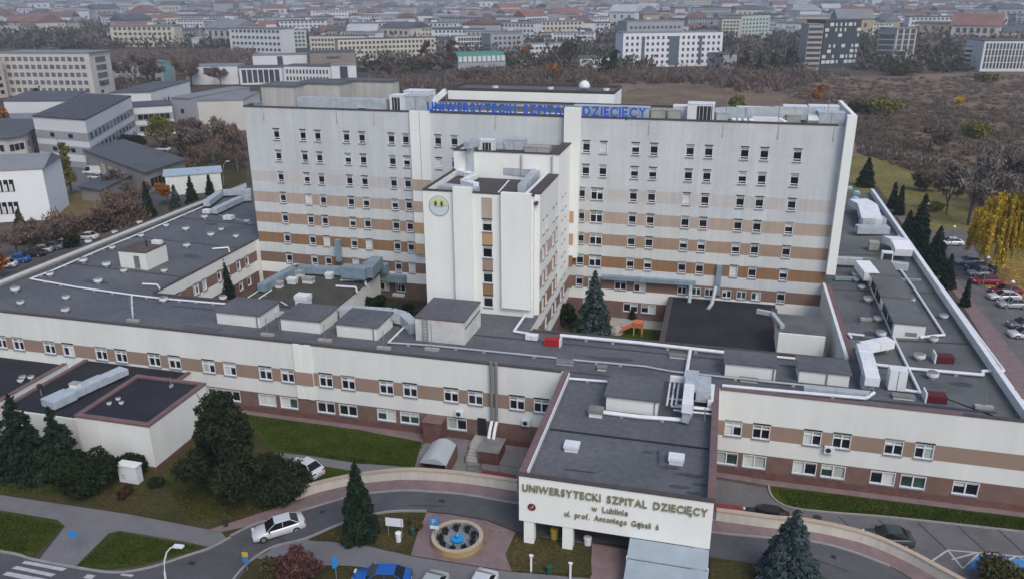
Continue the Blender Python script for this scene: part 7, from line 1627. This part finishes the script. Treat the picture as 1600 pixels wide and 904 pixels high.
# mass of roofs beyond, uncountable
def mass_roofs():
    b = MB(); rs = random.Random(4)
    for _ in range(2600):
        px = rs.uniform(-60, 1660); py = -4+rs.random()**1.3*44; p = UZ(px, py, 0) if py > -2 else UZ(px, 0, 0)
        if py <= -2: p = CAM+(p-CAM)*rs.uniform(1, 1.5); p.z = 0
        dd = (p-CAM).length; s = rs.uniform(8, 20)*(1+dd/3500); a = rs.choice((.25, .25+1.57, rs.uniform(0, 3))); wv = s*rs.uniform(.3, .55); hv = s*rs.uniform(.25, .55)
        u = Vector((math.cos(a), math.sin(a), 0))*s/2; v = Vector((-math.sin(a), math.cos(a), 0))*wv; q = Vector((p.x, p.y, 0)); A = [q-u-v, q+u-v, q+u+v, q-u+v]
        b.add([(t.x, t.y, 0) for t in A]+[(t.x, t.y, hv) for t in A], [(0,1,5,4),(1,2,6,5),(2,3,7,6),(3,0,4,7)], rs.choice((0, 0, 1, 2)))
        m1, m2 = (A[0]+A[3])/2, (A[1]+A[2])/2; rh = hv+s*.14
        b.add([(t.x, t.y, hv) for t in A]+[(m1.x, m1.y, rh), (m2.x, m2.y, rh)], [(0,1,5,4),(2,3,4,5),(3,0,4),(1,2,5)], rs.choice((3, 4, 5, 5, 6)))
    o = b.build('distant_roofs', [FB_W, FB_C, FB_G, FR_R, FR_D, FR_G, MATS['far brown roof']], loc=(0, 2500, 0)); tag(o, 'mass of tiny roofs fading into haze at the top of the view', 'distant town', kind='stuff')
mass_roofs()
def town_trees():
    rs = np.random.RandomState(9); C = []; D = []
    for _ in range(4300):
        px = rs.uniform(-60, 1660); py = 1+rs.uniform(0, 1)**.95*(76 if px < 560 else 112); p = UZ(px, py, 0); dd = (p-CAM).length
        if not free(p.x, p.y, 3): continue
        h = rs.uniform(6, 13)*(1+dd/9000); r = h*rs.uniform(.5, 1.1)*(1+dd/5000); per = 34
        q = rs.normal(size=(per, 3)); q /= np.linalg.norm(q, axis=1)[:, None]; q[:, 2] = np.abs(q[:, 2]); C.append(q*rs.uniform(.4, 1, (per, 1))*np.array([r, r, h])+np.array([p.x, p.y, 0])); D.append(q)
    C = np.concatenate(C); D = np.concatenate(D); n = len(C); s_ = 1+np.linalg.norm(C-np.array([0, -72, 45]), axis=1)/900
    half = rs.permutation(n//34)
    for nm, m, sel, lb in (('town_trees', L_TWG, half[::2], 'grey brown bare trees massed between the far houses'), ('town_trees', leafmat('town tree dull green', (.035,.04,.025), (.075,.078,.05), .02), half[1::2], 'dull green trees massed between the far houses')):
        ix = (sel[:, None]*34+np.arange(34)[None, :]).ravel(); V, F = leaves(C[ix], 1.0, dirs=D[ix]); c3 = np.repeat(C[ix], 3, 0); V = c3+(V-c3)*np.repeat(s_[ix], 3)[:, None]*1.3
        o = bpy.data.objects.new(nm, npmesh(nm, V, F, m)); COL.objects.link(o); tag(o, lb, 'trees', kind='stuff')
town_trees()
# ================================================================== SMALL FINDS
def stain(name, pts, z, m, par=None, surf=None):
    b = MB(); q = [US(x, y, surf) if surf else UZ(x, y, z) for x, y in pts]; b.poly([(p.x, p.y, (surf(p.x, p.y)+.014) if surf else z) for p in q]); return b.build(name, m, par)
rs5 = random.Random(21); M_WET = mat('damp stained felt', (.052,.055,.064), .45, .25, .6, grain=.15)
for (cx_, cy_, w_, h_) in ((1078,742,26,4), (1096,757,14,3), (1060,760,20,3), (1028,712,3,14), (1045,730,18,3), (1084,770,16,3), (1012,706,10,2), (905,735,30,2)):
    pts = [(cx_+w_*math.cos(t)*rs5.uniform(.6, 1.15), cy_+h_*math.sin(t)*rs5.uniform(.6, 1.15)+w_*math.cos(t)*.1) for t in np.arange(0, 6.28, .45)]
    stain('damp_stain', pts, 8.289, M_WET, pb)
for (cx_, cy_, w_, h_) in ((1360,520,12,4), (1372,470,7,4), (1352,545,14,3), (1340,500,5,6), (700,520,24,4), (950,560,40,3), (1150,545,24,2), (300,400,16,4), (150,440,26,3), (330,350,12,3), (1500,600,26,4)):
    pts = [(cx_+w_*math.cos(t)*rs5.uniform(.6, 1.15), cy_+h_*math.sin(t)*rs5.uniform(.6, 1.15)+w_*math.cos(t)*.08) for t in np.arange(0, 6.28, .45)]
    q = US(cx_, cy_, roofz); par = lw if q.x < XLI and q.y > YF else rw if q.x > XRI and q.y > YF else fr
    stain('damp_stain', pts, 0, M_WET, par, roofz)
for (x0, x1, y0, y1) in ((-88, -84, 30, 33), (-80, -77, 40, 45), (-60, -55, 2.5, 4.2), (3, 7, 1.6, 3.0), (20, 23, 8, 10), (24, 27, 30, 34)):
    b = MB(); b.poly([(x, y, roofz(x, y)+.018) for x, y in ((x0, y0), (x1, y0), (x1, y1), (x0, y1))]); b.build('felt_patch', M_PATCH, lw if x0 < XLI and y0 > YF else rw if x0 > XRI and y0 > YF else fr)
p = UZ(394, 640, 0); o = thing('wooden_bench', 'yellow timber bench frame against the facade right of the huge pine', 'bench', (p.x, p.y, 0)); ty = mat('yellow timber', (.42,.27,.11), .7, .15, 2)
b = MB(); b.box(p.x-.8, p.x+.8, p.y-.3, p.y+.3, .45, .53); b.build('seat', ty, o); b = MB(); b.box(p.x-.8, p.x+.8, p.y+.22, p.y+.3, .6, 1.5); b.build('backrest', ty, o)
for dx in (-.72, .72):
    for dy in (-.22, .24): b = MB(); b.box(p.x+dx-.05, p.x+dx+.05, p.y+dy-.05, p.y+dy+.05, 0, .447); b.build('leg', ty, o)
xa, xb = UY(664, 680, -1.2).x, UY(692, 684, -1.2).x
b = MB(); b.box(xa, xb, -1.7, -.01, 0, 2.5); b.build('entrance_block', M_MAROON, fr); b = MB(); b.box(xa-.1, xb+.1, -1.8, -.01, 2.503, 2.6); b.build('entrance_block_cap', M_COPEP, fr)
b = MB(); a, c, d, e = UZ(1112,798,0), UZ(1160,803,0), UZ(1158,790,0), UZ(1112,786,0); b.poly([(v.x, v.y, .07) for v in (a, c, d, e)]); b.build('red_ramp_surface', MATS['red rubber surface'], kind='structure')
for k, x_ in enumerate((1146, 1155, 1164, 1173)):
    a = UY(x_, 186, 39.6); o = thing('roof_fan', ['leftmost','second from left','third from left','rightmost'][k]+' of the four small round fans on the right tower roof', 'fan', (a.x, 39.6, ZTR), 'row of four small fans on the tower roof'); b = MB(); b.lathe((a.x, 39.6, ZTR+.5), [(.3, 0), (.33, .35), (.2, .5)], 10); b.build('fan_housing', M_UNIT, o); b = MB(); b.box(a.x-.2, a.x+.2, 39.4, 39.8, ZTR-.02, ZTR+.497); b.build('plinth', M_LOUV, o)
# drains, leaves and joints on roads
for (x, y) in ((300, 880), (505, 800), (690, 783), (1300, 870)):
    p = US(x, y, H); b = MB(); b.box(p.x-.3, p.x+.3, p.y-.2, p.y+.2, p.z+.08, p.z+.1); b.build('drain_grate', M_LOUV, kind='structure')
for pts in ([(520,790),(560,800),(640,790),(700,792)], [(840,840),(900,822),(1000,828)], [(1150,852),(1250,868),(1330,895)], [(420,835),(455,848)]):
    P_ = smooth_path([tuple(US(x, y, H)) for x, y in pts], 5); b = MB()
    for a, c in zip(P_, P_[1:]): 
        a, c = Vector(a), Vector(c); u = (c-a).normalized(); nn = Vector((-u.y, u.x, 0))*.035; b.poly([a-nn+Vector((0, 0, .085)), c-nn+Vector((0, 0, .085)), c+nn+Vector((0, 0, .085)), a+nn+Vector((0, 0, .085))])
    b.build('asphalt_crack', M_LOUV, kind='structure')
for k in range(6):   # slab joints of the lower road
    a, c = UZ(1310+k*62, 806+k*5, 0), UZ(1350+k*66, 845+k*8, 0); u = (c-a).normalized(); nn = Vector((-u.y, u.x, 0))*.06
    b = MB(); b.poly([(q.x, q.y, .027) for q in (a-nn, c-nn, c+nn, a+nn)]); b.build('road_joint', M_ASPHD, kind='structure')
def litter(name, label, polys, n, m, seed, sz=.09, f=None, lift=.13):
    rs = np.random.RandomState(seed); C = []
    for _ in range(n):
        pl = polys[rs.randint(len(polys))]; (x0, y0), (x1, y1), (x2, y2) = pl; u, v = rs.uniform(0, 1, 2)
        if u+v > 1: u, v = 1-u, 1-v
        x, y = x0+u*(x1-x0)+v*(x2-x0), y0+u*(y1-y0)+v*(y2-y0); C.append((x, y, (f(x, y) if f else 0)+lift))
    C = np.array(C); V, F = leaves(C, sz); V[:, 2] = np.repeat(C[:, 2], 3)+(V[:, 2]-np.repeat(C[:, 2], 3))*.15
    o = bpy.data.objects.new(name, npmesh(name, V, F, m)); COL.objects.link(o); tag(o, label, 'leaves', kind='stuff')
tz = lambda *px: [(q.x, q.y) for q in (US(a, b_, H) for a, b_ in px)]
litter('fallen_leaves', 'brown fallen leaves scattered over the front lawns and paths', [tz((240,770),(460,790),(330,820)), tz((0,740),(240,770),(200,800)), tz((480,845),(600,805),(640,865)), tz((806,838),(920,855),(800,893)), tz((660,805),(800,835),(700,878))], 2600, leafmat('fallen brown leaves', (.10,.055,.02), (.24,.14,.05)), 3, .1, H, .13)
litter('fallen_leaves', 'yellow fallen leaves spread below the golden tree', [tri((1500,410),(1640,470),(1640,400)), tri((1500,410),(1640,470),(1560,470))], 2500, L_YEL, 4, .3, None, .08)
# grass blades on the near lawns
def blades(name, label, polys, n, m, seed, f=None, base=.0):
    rs = np.random.RandomState(seed); C = []
    for _ in range(n):
        pl = polys[rs.randint(len(polys))]; (x0, y0), (x1, y1), (x2, y2) = pl; u, v = rs.uniform(0, 1, 2)
        if u+v > 1: u, v = 1-u, 1-v
        x, y = x0+u*(x1-x0)+v*(x2-x0), y0+u*(y1-y0)+v*(y2-y0); C.append((x, y, (f(x, y) if f else 0)+base+.05))
    C = np.array(C); V, F = leaves(C, .11, dirs=np.tile([0, 0, 1.], (len(C), 1)), long=1.2); o = bpy.data.objects.new(name, npmesh(name, V, F, m)); COL.objects.link(o); tag(o, label, 'grass', kind='stuff')
GB = leafmat('grass blades', (.032,.052,.008), (.07,.09,.018), .5)
blades('lawn_tufts', 'short green grass tufts on the lawn before the facade', [tri((385,650),(664,690),(430,700)), tri((664,690),(430,700),(645,728)), tri((430,700),(645,728),(560,724))], 9000, GB, 5, None, .02)
blades('lawn_tufts', 'short grass tufts on the plots by the street', [tz((0,802),(96,822),(52,866)), tz((0,802),(52,866),(0,858)), tz((187,834),(308,855),(225,880)), tz((187,834),(225,880),(124,883)), tz((0,745),(240,775),(0,770)), tz((250,745),(300,815),(440,795))], 12000, GB, 6, H, .07)
blades('lawn_tufts', 'short grass tufts on the strip right of the porch', [tri((1204,762),(1600,810),(1240,792)), tri((1600,810),(1240,792),(1600,828))], 6000, GB, 7, None, .06)
# ================================================================== HAZE
b = MB(); b.box(-8000, 8000, -250, 12500, -1.2, 47.5)
hz = b.build('haze', [], kind='stuff'); hz.data.materials.clear()
hm = bpy.data.materials.new('haze'); hm.use_nodes = True; n = hm.node_tree.nodes; n.clear(); ov = n.new('ShaderNodeOutputMaterial'); pv = n.new('ShaderNodeVolumePrincipled')
pv.inputs['Color'].default_value = (.74, .77, .85, 1); pv.inputs['Density'].default_value = .00031; pv.inputs['Anisotropy'].default_value = .2; hm.node_tree.links.new(pv.outputs[0], ov.inputs['Volume'])
hz.data.materials.append(hm); hz['label'] = 'thin bluish haze lying over the town'; hz['category'] = 'haze'
